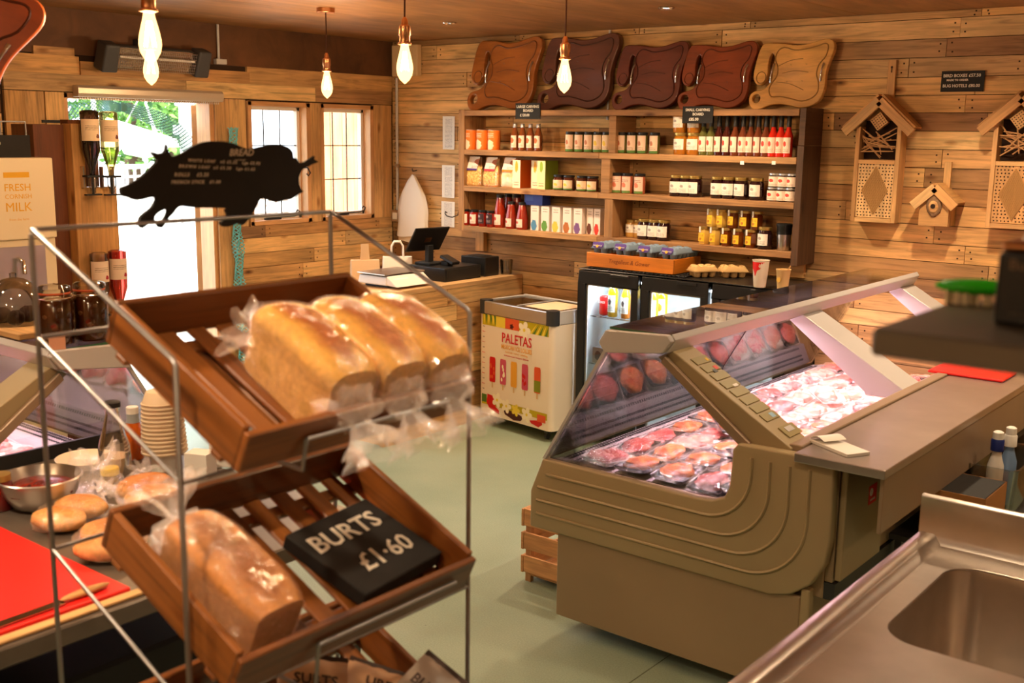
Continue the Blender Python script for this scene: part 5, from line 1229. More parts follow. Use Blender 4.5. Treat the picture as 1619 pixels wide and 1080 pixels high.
for i in range(9): patch([(.06+i*.03, .0), (.09+i*.035, .0), (.075+i*.032, .10)], c_grn if i % 2 else c_yel, 'leaf_print', top)
quad(.24, .37, .0, .105, c_yel, 'pineapple_print', top); quad(.37, .56, .0, .105, c_or, 'papaya_print', top)
for i in range(6): patch([(.70+i*.04, .105), (.73+i*.04, .105), (.80+i*.03, .0)], c_grn if i % 2 else c_yel, 'leaf_print', top)
def flower(u, v_, r_, mat, cen, par, asp=1.05):
    pts = []
    for k in range(40):
        a = 2*PI*k/40; q = r_*(.55+.45*abs(math.cos(a*2.5))); pts.append((u+q*math.cos(a), v_+q*asp*math.sin(a)))
    patch(pts, mat, 'flower_print', par); patch([(u+r_*.2*math.cos(a), v_+r_*.2*math.sin(a)) for a in [2*PI*k/12 for k in range(12)]], cen, 'flower_centre', par)
flower(.46, .075, .028, c_dk, c_dk, top); flower(.63, .085, .085, c_wh, c_yel, top)
bot = quad(.05, .95, .835, .90, c_yg, 'bottom_border')
patch([(.05, .80), (.12, .80), (.12, .88), (.05, .88)], c_grn, 'leaf_print', bot)
patch([(.13, .79), (.24, .80), (.25, .90), (.30, .93), (.30, .97), (.16, .93), (.12, .88)], c_red, 'chilli_print', bot)
patch([(.72, .94), (.80, .925), (.88, .915), (.89, .95), (.84, .985), (.74, .965)], c_red, 'chilli_print', bot)
patch([(.36, .90), (.5, .90), (.64, .93), (.6, .975), (.5, .985), (.38, .95)], c_dk, 'chilli_print', bot)
quad(.82, .93, .86, .93, c_or, 'papaya_print', bot)
for (u, v_, r_) in ((.27, .83, .075), (.40, .865, .07), (.53, .88, .06), (.68, .895, .075)): flower(u, v_, r_, c_wh if r_ > .06 else c_yel, c_yel, bot)
Mt = lambda u, v_: T(u*FW_, -.0030, .745-v_*.67) @ Rx(PI/2)
c_gold = C('golden print', 236, 170, 60); c_rp = C('red print', 206, 40, 44)
text('PALETAS', .088, c_rp, fz, Mt(.53, .20) @ Matrix.Scale(.82, 4, (1, 0, 0)), local=True, bold=.0012)
text('MEXICAN ICE LOLLIES', .040, c_gold, fz, Mt(.53, .285) @ Matrix.Scale(.72, 4, (1, 0, 0)), local=True, bold=.0005)
text('handmade • natural • refreshing', .016, c_gold, fz, Mt(.53, .33), local=True)
text('www.paletas.com  Instagram: @paletas', .0145, c_rp, fz, Mt(.53, .365), local=True)
for i in range(13): text('flavour' if i % 2 else 'fruit', .010, c_rp if i % 2 else c_dk, fz, Mt(.045+.03, .12+i*.052), local=True, align='CENTER')
for i, (u, m1, m2) in enumerate(((.20, c_red, c_or), (.35, c_pk, c_wh), (.50, c_gold, c_gold), (.65, c_pk, c_red), (.815, c_or, C('kiwi green', 130, 140, 40)))):
    quad(u-.008, u+.008, .64, .715, C('lolly stick', 222, 184, 130), 'stick_print')
    pts = [(u-.042, .645), (u-.042, .43), (u-.034, .41), (u+.034, .41), (u+.042, .43), (u+.042, .645), (u+.034, .66), (u-.034, .66)]
    lo = patch(pts, m1, 'lolly_print', fz)
    if i == 4: quad(u-.042, u+.042, .54, .65, m2, 'lolly_half', lo)
    elif i != 2:
        random.seed(40+i)
        for k in range(6):
            cu, cv = u+rnd(-.026, .026), rnd(.44, .63); patch([(cu+.012*math.cos(a), cv+.02*math.sin(a)) for a in [2*PI*q/8 for q in range(8)]], m2, 'fruit_print', lo)
random.seed(11)

# ---------------------------------------------------------------- till counter
TX, TY0, TY1, TH = -4.665, 4.58, YB-.03, .95
tc_ = thing('till_counter', 'plank fronted till counter in the corner by the windows', 'counter', (-5.0, 5.2, 0))
mb = MB()
def onX(mb, s_, e_, z0, z1, t_): mb.span(TX-.02, TX-.02+t_, s_, e_, z0, z1)
random.seed(3); plank_rows(mb, 1, TY0, TY1, .0, TH-.03, onX, l0=.5, l1=1.2, hmin=.1, hmax=.13)
mb.build('front_boarding', m_pallet, tc_)
mb = MB(); mb.span(TX-.62, TX-.02, TY0+.02, TY1, .0, TH-.032); mb.build('carcass', m_pineknot, tc_)
mb = MB(); mb.span(TX-.64, TX+.0, TY0+.02, TY1, TH-.03, TH); mb.build('top_board', wood('plywood top', [srgb(206, 164, 112), srgb(214, 172, 120)], rough=.55, dark=.85, knots=False), tc_, bevel=.002)
mb = MB(); mb.span(TX-.03, TX+.006, TY0+.0, TY0+.045, 0, TH-.0); mb.build('corner_post', m_pineknot, tc_, bevel=.002)
mb = MB(); mb.span(TX-.0, TX+.012, 4.62, 5.40, .0, .10); mb.build('kick_board', m_pineknot, tc_)
# scale
sc = thing('weighing_scale', 'white shop scale with steel pan and angled display on the till counter', 'scale', (-4.93, 4.93, TH+.0005))
mb = MB(); mb.box((0, 0, .045), (.26, .34, .055), taper=(.94, .94)); mb.build('housing', m_white, sc, bevel=.008, seg=2, local=True)
mb = MB(); mb.prism([(.125, .02), (.215, .015), (.125, .078)], -.165, .165, M=Rx(PI/2)); kb = mb.build('console', m_white, sc, bevel=.003, local=True)
for k, (y, w_) in enumerate(((-.07, .13), (.09, .07))):
    mb = MB(Ry(.62)); mb.box((.113, y, .1360), (.060, w_, .001)); mb.build(('keypad', 'display')[k], printed('keypad print' if k == 0 else 'display print', srgb(220, 232, 240), srgb(90, 160, 190), (.5, .5), .3, srgb(60, 70, 90), None, lo=.1, hi=.9), kb, local=True)
mb = MB(); mb.box((-.0, 0, .085), (.25, .36, .008)); mb.build('pan', m_steel, sc, bevel=.003, local=True)
mb = MB(); mb.box((0, 0, .010), (.2, .26, .016)); mb.build('foot', m_blackm, sc, local=True)
# cash drawer with tablet stand and card reader, printer
cdw = thing('cash_drawer', 'low black cash drawer on the till counter beneath the tablet', 'cash drawer', (-4.92, 5.42, TH))
mb = MB(); mb.box((0, 0, .045), (.34, .36, .09)); mb.build('drawer_case', m_black, cdw, bevel=.006, seg=2, local=True)
mb = MB(); mb.box((.172, 0, .045), (.006, .33, .07)); mb.build('drawer_front', m_blackm, cdw, bevel=.002, local=True)
tbs = thing('tablet_stand', 'black tablet till tilted on its stand, seen from behind', 'tablet', (-5.0, 5.36, TH+.0905))
mb = MB(); mb.box((0, 0, .008), (.14, .14, .016)); mb.build('base', m_blackm, tbs, bevel=.004, local=True)
mb = MB(); mb.box((0, 0, .07), (.035, .05, .115)); mb.build('stem', m_blackm, tbs, bevel=.003, local=True)
mb = MB(T(-.015, 0, .165) @ Rz(-.15) @ Ry(-.95)); mb.box((0, 0, 0), (.20, .29, .012)); tb_ = mb.build('tablet', m_black, tbs, bevel=.005, seg=2, local=True)
mb = MB(T(-.015, 0, .165) @ Rz(-.15) @ Ry(-.95)); mb.box((0, 0, -.0075), (.035, .05, .003)); mb.build('mount_plate', m_brass, tb_, local=True)
crd = thing('card_reader', 'small black card reader propped in front of the tablet stand', 'card reader', (-4.865, 5.40, TH+.0905))
mb = MB(Ry(.35)); mb.box((0, 0, .040), (.12, .075, .022)); mb.build('reader_body', m_black, crd, bevel=.005, seg=2, local=True)
mb = MB(); mb.box((-.01, 0, .014), (.06, .06, .028)); mb.build('reader_dock', m_blackm, crd, bevel=.003, local=True)
prn = thing('receipt_printer', 'black boxy receipt printer right of the cash drawer', 'printer', (-4.86, 5.72, TH))
mb = MB(); mb.box((0, 0, .065), (.22, .15, .13)); mb.build('printer_case', m_black, prn, bevel=.006, seg=2, local=True)
mb = MB(); mb.box((.0, 0, .1315), (.12, .11, .004)); mb.build('paper_cover', m_blackm, prn, bevel=.001, local=True)
# carriers
m_bagp = plain('white carrier paper', srgb(244, 236, 224), .7, bump=.1, bscale=60); m_bagk = plain('pale kraft paper', srgb(222, 190, 150), .75)
def carrier(loc, rz, w_, d_, h_, mat, label, handle='loop'):
    t = thing('carrier_bag', label, 'carrier bag', loc, rz, 'carrier bags on the till counter')
    mb = MB(); mb.loft([[V((p[0], p[1], z)) for p in rrect(ww, dd, .006, 1)] for ww, dd, z in ((w_, d_, 0), (w_, d_*.9, h_*.5), (w_*.98, d_*.55, h_))]); mb.build('bag_body', mat, t, smooth=30, local=True)
    if handle == 'loop':
        for s in (-1, 1):
            mb = MB(); mb.tube([(-w_*.2, s*d_*.2, h_-.02), (-w_*.19, s*d_*.2, h_+.07), (-w_*.1, s*d_*.2, h_+.10), (w_*.1, s*d_*.2, h_+.10), (w_*.19, s*d_*.2, h_+.07), (w_*.2, s*d_*.2, h_-.02)], .008, 6); mb.build('handle', mat, t, smooth=60, local=True)
    else:
        mb = MB(); mb.loft([[V((p[0]*(1 if z < .03 else .8), p[1]*.3, h_+z)) for p in rrect(w_*.34, .02, .004, 1)] for z in (-.002, .06, .09, .105)]); mb.build('handle', mat, t, smooth=30, local=True)
for k, (px, y_) in enumerate(((603, 0), (616, 0))):
    pass
carrier((-5.22, 4.98, TH+.0005), .9, .19, .09, .13, m_bagk, 'pale kraft paper carrier bag standing behind the scale', 'tab')
carrier((-5.18, 5.24, TH+.0005), .8, .20, .10, .135, m_bagp, 'white paper carrier bag with looped handles beside the tablet')
# plastic cup stack-like clear holder right of printer
hc = MB(); hc.lathe([(.036, 0), (.045, .10), (.047, .10), (.038, 0)], 20, T(-4.74, 5.86, TH+.0005), cap=False); tag(hc.build('plastic_cup', m_clearp, smooth=40), 'clear plastic cup on the till counter against the plank wall', 'cup')
# white carriers hanging on the wall
hg = thing('hanging_bags', 'bunch of white plastic carrier bags hanging on the plank wall', 'carrier bags', (-5.6, YB-.05, 1.5))
Pt = atY(654, 274, YB-.05)
def hbag(dx, dy, w_, L, sd):
    mb = MB(); rings = []; n = 28
    for k in range(11):
        v_ = k/10; ww = w_*(.12+.88*min(1, (v_*3.0))**.8)*(.8+.35*v_); z = Pt.z-.02-L*v_
        ring = []
        for q in range(n):
            a = 2*PI*q/n; f_ = 1+.22*noise.noise(V((math.cos(a)*2.2, math.sin(a)*2.2, v_*2.2+sd)))
            ring.append(V((Pt.x+dx*v_+math.cos(a)*ww*f_, Pt.y+dy-.012-.01*v_+math.sin(a)*(.010+.022*v_)*f_, z+.012*math.cos(a*2+sd))))
        rings.append(ring)
    mb.loft(rings); return mb
hbag(-.0, 0, .135, .44, 1.3).build('outer_bag', m_bagp, hg, smooth=80)
hbag(.01, .008, .13, .49, 5.1).build('inner_bag', plain('cream bag film', srgb(226, 206, 176), .6), hg, smooth=80)
mb = MB(); mb.tube([(Pt.x, YB-.018, Pt.z+.02), (Pt.x, YB-.06, Pt.z+.015), (Pt.x, YB-.065, Pt.z+.035)], .004); mb.build('wall_hook', m_blackm, hg, smooth=60)
# papers pinned beside the unit
m_notice = printed('price list print', srgb(244, 240, 232), None, lines=srgb(150, 150, 160), lo=.04, hi=.95, freq=70)
def sheet(px0, px1, py0, py1, label, Y=YB-.022):
    a, b_ = atY(px0, (py0+py1)/2, Y), atY(px1, (py0+py1)/2, Y); zt, zb_ = atY(px0, py0, Y).z, atY(px0, py1, Y).z
    mb = MB(); mb.f([mb.v((a.x, Y, zb_)), mb.v((b_.x, Y-.003, zb_)), mb.v((b_.x, Y, zt)), mb.v((a.x, Y-.001, zt))], [(0, 0), (1, 0), (1, 1), (0, 1)])
    return tag(mb.build('paper_notice', m_notice), label, 'notice')
sheet(700, 719, 184, 236, 'upper white paper notice on the plank wall left of the shelf unit')
sheet(699, 719, 261, 312, 'middle white paper notice on the plank wall behind the scroll hook')
sheet(698, 719, 318, 358, 'lowest white paper notice on the plank wall above the tablet')
# conduit, switch, junction box
Pc = atY(628, 250, YB-.03)
cdn = thing('conduit', 'thin metal cable conduit running down the wall corner to a switch', 'conduit', (Pc.x, YB-.03, 1.8))
mb = MB(); mb.tube([(Pc.x, YB-.03, 1.33), (Pc.x, YB-.03, 2.30)], .011, 10); mb.build('pipe', m_grey, cdn, smooth=60)
mb = MB(); mb.box((Pc.x, YB-.03, 1.66), (.035, .02, .02)); mb.build('clip', m_steel, cdn)
mb = MB(); mb.box((Pc.x-.0, YB-.035, 1.285), (.085, .045, .085)); bx_ = mb.build('switch_box', m_steel, cdn, bevel=.004)
mb = MB(); mb.box((Pc.x, YB-.059, 1.285), (.05, .004, .05)); mb.build('switch_plate', m_white, bx_, bevel=.002)
a, b_ = atY(616, 95, YB-.06), atY(661, 95, YB-.06)
jb = MB(); jb.span(a.x+.03, b_.x, YB-.07, YB-.02, 2.31, 2.53); tag(jb.build('junction_box', plain('cream plastic box', srgb(226, 196, 150), .5), bevel=.004), 'square cream plastic junction box high in the corner above the conduit', 'box')
P = atY(953, 90, YB-.03)
vp = MB(); vp.tube([(P.x+.05, YB-.03, 2.0), (P.x+.05, YB-.03, 2.555)], .008, 8); tag(vp.build('cable_pipe', m_grey, smooth=60), 'thin vertical pipe on the wall between second and third carving boards', 'pipe')
# ---------------------------------------------------------------- pendants, spots, heater
m_bulb = bpy.data.materials.new('glowing bulb glass'); m_bulb.use_nodes = True; nt = m_bulb.node_tree; nt.nodes.clear()
_o = N(nt, 'ShaderNodeOutputMaterial'); _t = N(nt, 'ShaderNodeBsdfTransparent'); _e = N(nt, 'ShaderNodeEmission', i_Strength=1.3); _e.inputs[0].default_value = (1, .62, .24, 1); _t.inputs[0].default_value = (1, .9, .75, 1)
_a = N(nt, 'ShaderNodeAddShader'); nt.links.new(_t.outputs[0], _a.inputs[0]); nt.links.new(_e.outputs[0], _a.inputs[1]); nt.links.new(_a.outputs[0], _o.inputs[0])
m_fil = emit('filament', (1, .85, .6, 1), 60)
m_cord = plain('brown fabric cord', srgb(70, 36, 20), .8)
pend_desc = ['largest glowing pendant bulb near the top left, hanging nearest the camera', 'glowing pendant bulb just below and behind the largest one', 'glowing pendant bulb with its ceiling rose in view, between door and windows',
             'glowing pendant bulb in front of the pale box in the corner', 'glowing pendant bulb in front of the second carving board', 'glowing pendant bulb added unseen as fill behind the camera near the till side', 'glowing pendant bulb added unseen as fill behind the camera at left', 'glowing pendant bulb added unseen as fill over the kitchen side at right']
def pendant():
    t = thing('pendant_lamp', pend_desc[0], 'pendant lamp', group='filament pendant lamps')
    mb = MB(); mb.lathe([(.048, -.024), (.05, -.022), (.05, 0)], 24); mb.build('ceiling_rose', m_brass, t, smooth=40, local=True)
    mb = MB(); mb.tube([(0, 0, -.024), (.002, 0, -.12), (0, 0, -.245)], .0035, 8); mb.build('cord', m_cord, t, smooth=60, local=True)
    mb = MB(); mb.lathe([(.006, -.235), (.012, -.245), (.014, -.262), (.022, -.268), (.023, -.30), (.020, -.304), (.020, -.325), (.026, -.328), (.026, -.334), (.019, -.336)], 20); mb.build('lamp_holder', m_brass, t, smooth=40, local=True)
    mb = MB(); mb.lathe([(.014, -.334), (.017, -.35), (.026, -.385), (.031, -.41), (.0315, -.425), (.028, -.445), (.018, -.463), (.006, -.474), (.0015, -.478)], 20); b_ = mb.build('bulb', m_bulb, t, smooth=60, local=True)
    mb = MB()
    for k in range(6): a = PI*k/3; mb.tube([(.006*math.cos(a), .006*math.sin(a), -.36), (.016*math.cos(a), .016*math.sin(a), -.43), (.006*math.cos(a+.5), .006*math.sin(a+.5), -.36)], .0012, 4)
    mb.build('filament', m_fil, b_, local=True)
    return t
p0 = pendant()
for i, (x, y) in enumerate(PEND):
    M = T(x, y, ZC)
    if i == 0: p0.matrix_basis = M
    else: dup(p0, M, pend_desc[i], group='filament pendant lamps')  # the last three are unseen, added to go with their fill lights
m_spot = emit('cool spot lens', (.85, .85, 1, 1), 12)
sd_ = ['recessed ceiling spotlight above the left end of the shelf unit', 'recessed ceiling spotlight above the right half of the shelf unit', 'recessed ceiling spotlight above the bird box', 'recessed ceiling spotlight far right of the plank wall'] + ['unseen ceiling spotlight added as fill over the %s' % s for s in ('meat counter', 'sink side', 'bread rack side', 'camera position', 'kitchen corner', 'left work table', 'milk dispenser')]
sp0 = thing('ceiling_spotlight', sd_[0], 'spotlight', group='recessed ceiling spots')
mb = MB(); mb.lathe([(.042, 0), (.045, -.004), (.038, -.009), (.028, -.003), (.028, -.0)], 24, cap=False); mb.build('trim_ring', m_chrome, sp0, smooth=40, local=True)
mb = MB(); mb.lathe([(.028, -.003), (.001, -.003)], 20, cap=False); mb.build('lens', m_spot, sp0, local=True)
for i, (x, y) in enumerate(SPOTS):
    M = T(x, y, ZC)
    if i == 0: sp0.matrix_basis = M
    else: dup(sp0, M, sd_[i], group='recessed ceiling spots')  # spots away from the wall row are unseen, added for fill
ht = thing('infrared_heater', 'grey infrared heater with ribbed reflector mounted above the doorway', 'heater', (-5.8, 3.86, 2.31))
HM = T(-5.80, 3.86, 2.305) @ Ry(.35)
m_hgrey = plain('dark grey casting', srgb(62, 62, 64), .45)
mb = MB(HM); mb.box((-.02, 0, 0), (.05, .52, .13)); mb.build('housing', m_hgrey, ht, bevel=.006)
for s in (-1, 1):
    mb = MB(HM); mb.box((0, s*.31, 0), (.10, .10, .16), taper=(1, .9)); mb.build('end_cap', m_hgrey, ht, bevel=.012, seg=3)
mb = MB(HM); mb.span(.006, .01, -.255, .255, -.06, .06); mb.build('reflector', plain('warm reflector', (.75, .6, .45, 1), .25, 1), ht)
mb = MB(HM); mb.tube([(.03, -.25, .012), (.03, .25, .012)], .008, 8); mb.build('heating_tube', m_white, ht, smooth=60)
mb = MB(HM)
for k in range(40): mb.tube([(.044, -.25+k*.0128, -.062), (.044, -.25+k*.0128, .062)], .0012, 4)
for k in range(8): mb.tube([(.044, -.255, -.058+k*.0166), (.044, .255, -.058+k*.0166)], .0012, 4)
mb.build('wire_guard', m_steel, ht)
mb = MB(); mb.span(XA+.012, -5.83, 3.80, 3.90, 2.38, 2.42); mb.build('bracket', m_hgrey, ht)
P = atX(346, 100, XA+.03)
mb = MB(); mb.tube([(XA+.03, P.y, 2.32), (XA+.03, P.y, 2.555)], .008, 8); mb.build_ = None
cp = thing('heater_cable', 'thin vertical conduit from ceiling to socket right of the heater', 'conduit', (XA+.03, P.y, 2.32)); mb.build('pipe', m_grey, cp, smooth=60)
mb = MB(); mb.span(XA+.014, XA+.05, P.y-.03, P.y+.05, 2.312, 2.345); mb.build('socket', m_grey, cp, bevel=.003)

# ---------------------------------------------------------------- bread rack
RY0, RY1, RXB, RXF = .944, 1.62, -1.805, -1.402
rk = thing('bread_rack', 'wire bread rack holding sloping wooden trays, left foreground', 'rack', (-1.6, 1.28, 0))
wr = .0048
for y, nm in ((RY0, 'side_frame'), (RY1, 'side_frame')):
    mb = MB(); mb.tube([(RXB, y, .0), (RXB, y, 1.722), (RXB+.006, y, 1.73), (RXF-.008, y, 1.560), (RXF, y, 1.552), (RXF, y, 0)], wr, 8); mb.tube([(RXB, y, .03), (RXF, y, .03)], wr, 8); mb.build(nm, m_wire, rk, smooth=60)
mb = MB(); mb.tube([(RXB, RY0, 1.73), (RXB, RY1, 1.73)], .0042, 8); mb.build('top_rail', m_wire, rk, smooth=60)
FB = ((-1.325, 1.416), (-1.306, 1.068), (-1.312, .728))
for lv, (zb, zf) in enumerate(((1.543, 1.366), (1.156, .978), (.80, .622))):
    mb = MB(); mb.tube([(RXB, RY0, zb), (RXB, RY1, zb)], .004, 8); mb.build('rear_rail', m_wire, rk, smooth=60)
    mb = MB(); mb.tube([(RXF, RY0, zf), (RXF, RY1, zf)], .004, 8); mb.build('front_rail', m_wire, rk, smooth=60)
    for y in (RY0, 1.12, 1.44, RY1):
        mb = MB(); mb.tube([(RXB, y, zb), (RXF, y, zf)] + ([(FB[lv][0], y, zf-.004), (FB[lv][0]+.012, y, FB[lv][1])] if y == 1.12 else []), .0038, 8); mb.build('tray_support', m_wire, rk, smooth=60)
    mb = MB(); mb.tube([(FB[lv][0]+.012, 1.12, FB[lv][1]), (FB[lv][0]+.012, 1.46, FB[lv][1])], .0038, 8); mb.build('stop_bar', m_wire, rk, smooth=60)
A1, A2, A3 = math.radians(24.9), math.radians(24.3), math.radians(24)
def tray(O, a, wd, label, ln=.39, h=.082):
    t = thing('bread_tray', label, 'tray', group='wooden bread trays'); t.matrix_basis = T(*O) @ Ry(a)
    def P(mb, nm, **k): return mb.build(nm, m_crate, t, bevel=.0025, local=True, **k)
    th = .014
    mb = MB(); mb.box((th/2, wd/2, h/2), (th, wd, h)); P(mb, 'back_board')
    mb = MB(); mb.box((ln-th/2, wd/2, h/2-.004), (th, wd, h-.008)); P(mb, 'front_board')
    for y in (th/2, wd-th/2): mb = MB(); mb.box((ln/2, y, h/2), (ln-2*th, th, h-.001)); P(mb, 'side_board')
    n = 8; w_ = (wd-2*th)/n
    for k in range(n): mb = MB(); mb.box((ln/2, th+w_*(k+.5), .006), (ln-2*th-.001, w_*.60, .009)); P(mb, 'slat')
    for x in (.05, ln-.06): mb = MB(); mb.box((x, wd/2, -.006), (.03, wd-.002, .012)); P(mb, 'cross_rail')
    mb = MB(); mb.box((ln*.42, th+w_*2.5, -.031), (.26, .02, .036)); P(mb, 'runner'); mb = MB(); mb.box((ln*.42, th+w_*6.5, -.031), (.26, .02, .036)); P(mb, 'runner')
    return t
O1, O2, O3 = (-1.689, 1.0, 1.545), (-1.672, .960, 1.193), (-1.68, .955, .852)
tray(O1, A1, .53, 'top stained wooden bread tray holding three bagged tin loaves')
tray(O2, A2, .553, 'middle stained wooden bread tray holding one bagged loaf and a chalked sign')
tray(O3, A3, .56, 'lowest stained wooden tray, cut off at the bottom, holding crisp packets')
# bread
def breadm(name, top, mid, side, H):
    m_, nt, b = _new(name); tc = N(nt, 'ShaderNodeTexCoord'); sx = N(nt, 'ShaderNodeSeparateXYZ'); nt.links.new(tc.outputs['Object'], sx.inputs[0])
    n = N(nt, 'ShaderNodeTexNoise', i_Scale=11.0, i_Detail=5.0); nt.links.new(tc.outputs['Object'], n.inputs['Vector'])
    n2 = N(nt, 'ShaderNodeTexNoise', i_Scale=90.0, i_Detail=3.0); nt.links.new(tc.outputs['Object'], n2.inputs['Vector'])
    # crust darkens towards the middle of the crown, as baked
    d = math_(nt, 'ADD', math_(nt, 'MULTIPLY', math_(nt, 'DIVIDE', sx.outputs[2], H), 1.0), math_(nt, 'MULTIPLY', math_(nt, 'SUBTRACT', n.outputs[0], .5), .20))
    ay = math_(nt, 'MULTIPLY', math_(nt, 'ABSOLUTE', sx.outputs[1]), -2.2)
    c = ramp(nt, math_(nt, 'ADD', d, ay), [(.30, side), (.55, side), (.68, mid), (.80, mid), (.90, top)])
    c = mixc(nt, 1.0, c, ramp(nt, n2.outputs[0], [(.3, G(.82)), (.7, G(1.08))]), 'MULTIPLY')
    nt.links.new(c, b.inputs['Base Color']); b.inputs['Roughness'].default_value = .6
    bp = N(nt, 'ShaderNodeBump', i_Strength=.3, i_Distance=.003); nt.links.new(n2.outputs[0], bp.inputs['Height']); nt.links.new(bp.outputs[0], b.inputs['Normal'])
    return m_
m_loaf = breadm('tin loaf crust', srgb(178, 94, 30), srgb(240, 180, 78), srgb(206, 156, 90), .150)
m_brown = breadm('brown loaf crust', srgb(134, 76, 32), srgb(186, 120, 56), srgb(170, 114, 60), .110)
def loafrings(L, W, H, sc=1.0, sd=0, amp=.004, over=1.06):
    rings = []
    for k in range(15):
        u = k/14; e = 1-abs(2*u-1)**7*.16; cr = 1-abs(2*u-1)**3*.13
        ring = []
        prof = [(-.46, 0), (-.47, .25), (-.49, .5), (-.50, .66), (-.5*over, .74), (-.5*over, .82), (-.44, .92), (-.30, .985), (-.1, 1.0), (.1, 1.0), (.30, .985), (.44, .92), (.5*over, .82), (.5*over, .74), (.50, .66), (.49, .5), (.47, .25), (.46, 0)]
        for (y, z) in prof:
            zz = z*H*(cr if z > .6 else 1)
            p = V(((u-.5)*L, y*W*e, zz)); c_ = V(((u-.5)*L*.6, 0, H*.5)); p = c_+(p-c_)*sc
            p += (p-c_).normalized()*amp*noise.noise(V((p.x*14, p.y*14, p.z*14+sd*9)))
            if sc == 1.0 and z == 0: p.z = max(0, p.z)
            ring.append(p)
        rings.append(ring)
    return rings
def wrinkle(rings, amp, fr, sd):
    out = []
    for r_ in rings:
        out.append([p+V((0, p.y, p.z-.06)).normalized()*amp*(noise.noise(V((p.x*fr, p.y*fr, p.z*fr+sd)))+.5*noise.noise(V((p.x*fr*2.7, p.y*fr*2.7, p.z*fr*2.7+sd)))) for p in r_])
    return out
def bagend(c, d, r0, L, sd, up=V((0, 0, 1))):
    """gathered, flared end of a clear bag"""
    d = V(d).normalized(); x = d.cross(up).normalized(); y = x.cross(d); mb = MB(); rings = []; n = 48
    for k in range(17):
        u = k/16; r_ = r0*((.95*(1-u*1.6)**.5 if u < .42 else .0)+.22+(.95*max(0, u-.42)/.58)) if u < .6 else r0*(.22+.95*(u-.42)/.58)
        ring = []
        for q in range(n):
            a = 2*PI*q/n; f_ = 1+(.16+.30*u)*math.sin(a*7+3*noise.noise(V((a, sd, u*2))))+.28*noise.noise(V((math.cos(a)*2.4, math.sin(a)*2.4, u*5+sd)))
            ring.append(V(c)+d*(L*u+.008*noise.noise(V((a*3, u*6, sd))))+(x*math.cos(a)+y*math.sin(a)*(.72))*r_*f_)
        rings.append(ring)
    mb.loft(rings, cap=False); return mb
def bagged_loaf(M, L, W, H, mat, label, sd, over=1.06, tail=True, sag=-.5, group=None, cat='loaf', back=False):
    t = thing('bagged_loaf', label, cat, group=group); t.matrix_basis = M
    mb = MB(); mb.loft(loafrings(L, W, H, sd=sd, over=over)); mb.build('loaf', mat, t, smooth=60, local=True)
    mb = MB(); rr = wrinkle(loafrings(L*1.03, W*1.01, H*1.01, 1.025, sd+3, .002, over), .0035, 30, sd); mb.loft(rr, cap=True); bg = mb.build('clear_bag', m_film, t, smooth=180, local=True)
    if tail:
        s = -1 if back else 1
        b_ = bagend((s*(L*.5-.012), 0, H*.42), (s*1, 0, sag), W*.44, .115, sd).build('gathered_bag_end', m_filmt, t, smooth=180, local=True)
    return t
lab3 = ['left', 'middle', 'right']
for i, y in enumerate((.224, .340, .455)):
    M = T(*O1) @ Ry(A1) @ T(.258+.004*i, y, .0115) @ Rz((-.02, .0, .0)[i])
    bagged_loaf(M, .222, .113, .142, m_loaf, '%s one of the three clear bagged golden tin loaves in the top tray' % lab3[i], 11+i*5, group='bagged tin loaves', sag=(-.35, -.5, -.45)[i])
mb = bagend((-.10, .0, .05), (-1, -.5, -.05), .05, .07, 3)
M = T(*O1) @ Ry(A1) @ T(.258, .224, .0115); mb2 = mb.build('rear_bag_fold', m_filmt, None, smooth=180); 
t_ = [o for o in bpy.data.objects if o.name == 'bagged_loaf'][0]; mb2.parent = t_
bagged_loaf(T(*O2) @ Ry(A2) @ T(.215, .105, .0115) @ Rz(.04), .25, .115, .105, m_brown, 'long brown loaf in a crumpled clear bag alone in the middle tray', 31, over=1.0, back=True, sag=.5)
# chalked block in the middle tray
bs_ = thing('chalk_sign', 'thick chalkboard block chalked burts one pound sixty in the middle tray', 'price sign')
bs_.matrix_basis = T(*O2) @ Ry(A2) @ T(.238, .405, .030) @ Rz(.10) @ Ry(-.07)
mb = MB(); mb.box((0, 0, 0), (.205, .225, .030)); mb.build('board_block', m_chalkb, bs_, bevel=.002, local=True)
TM = T(0, 0, .0153) @ Rz(PI/2)
text('BURTS', .062, m_chalk, bs_, TM @ T(-.008, .045, 0), local=True, bold=.0012, shear=.1)
text('£1·60', .062, m_chalk, bs_, TM @ T(.012, -.040, 0), local=True, bold=.0010, shear=.1)
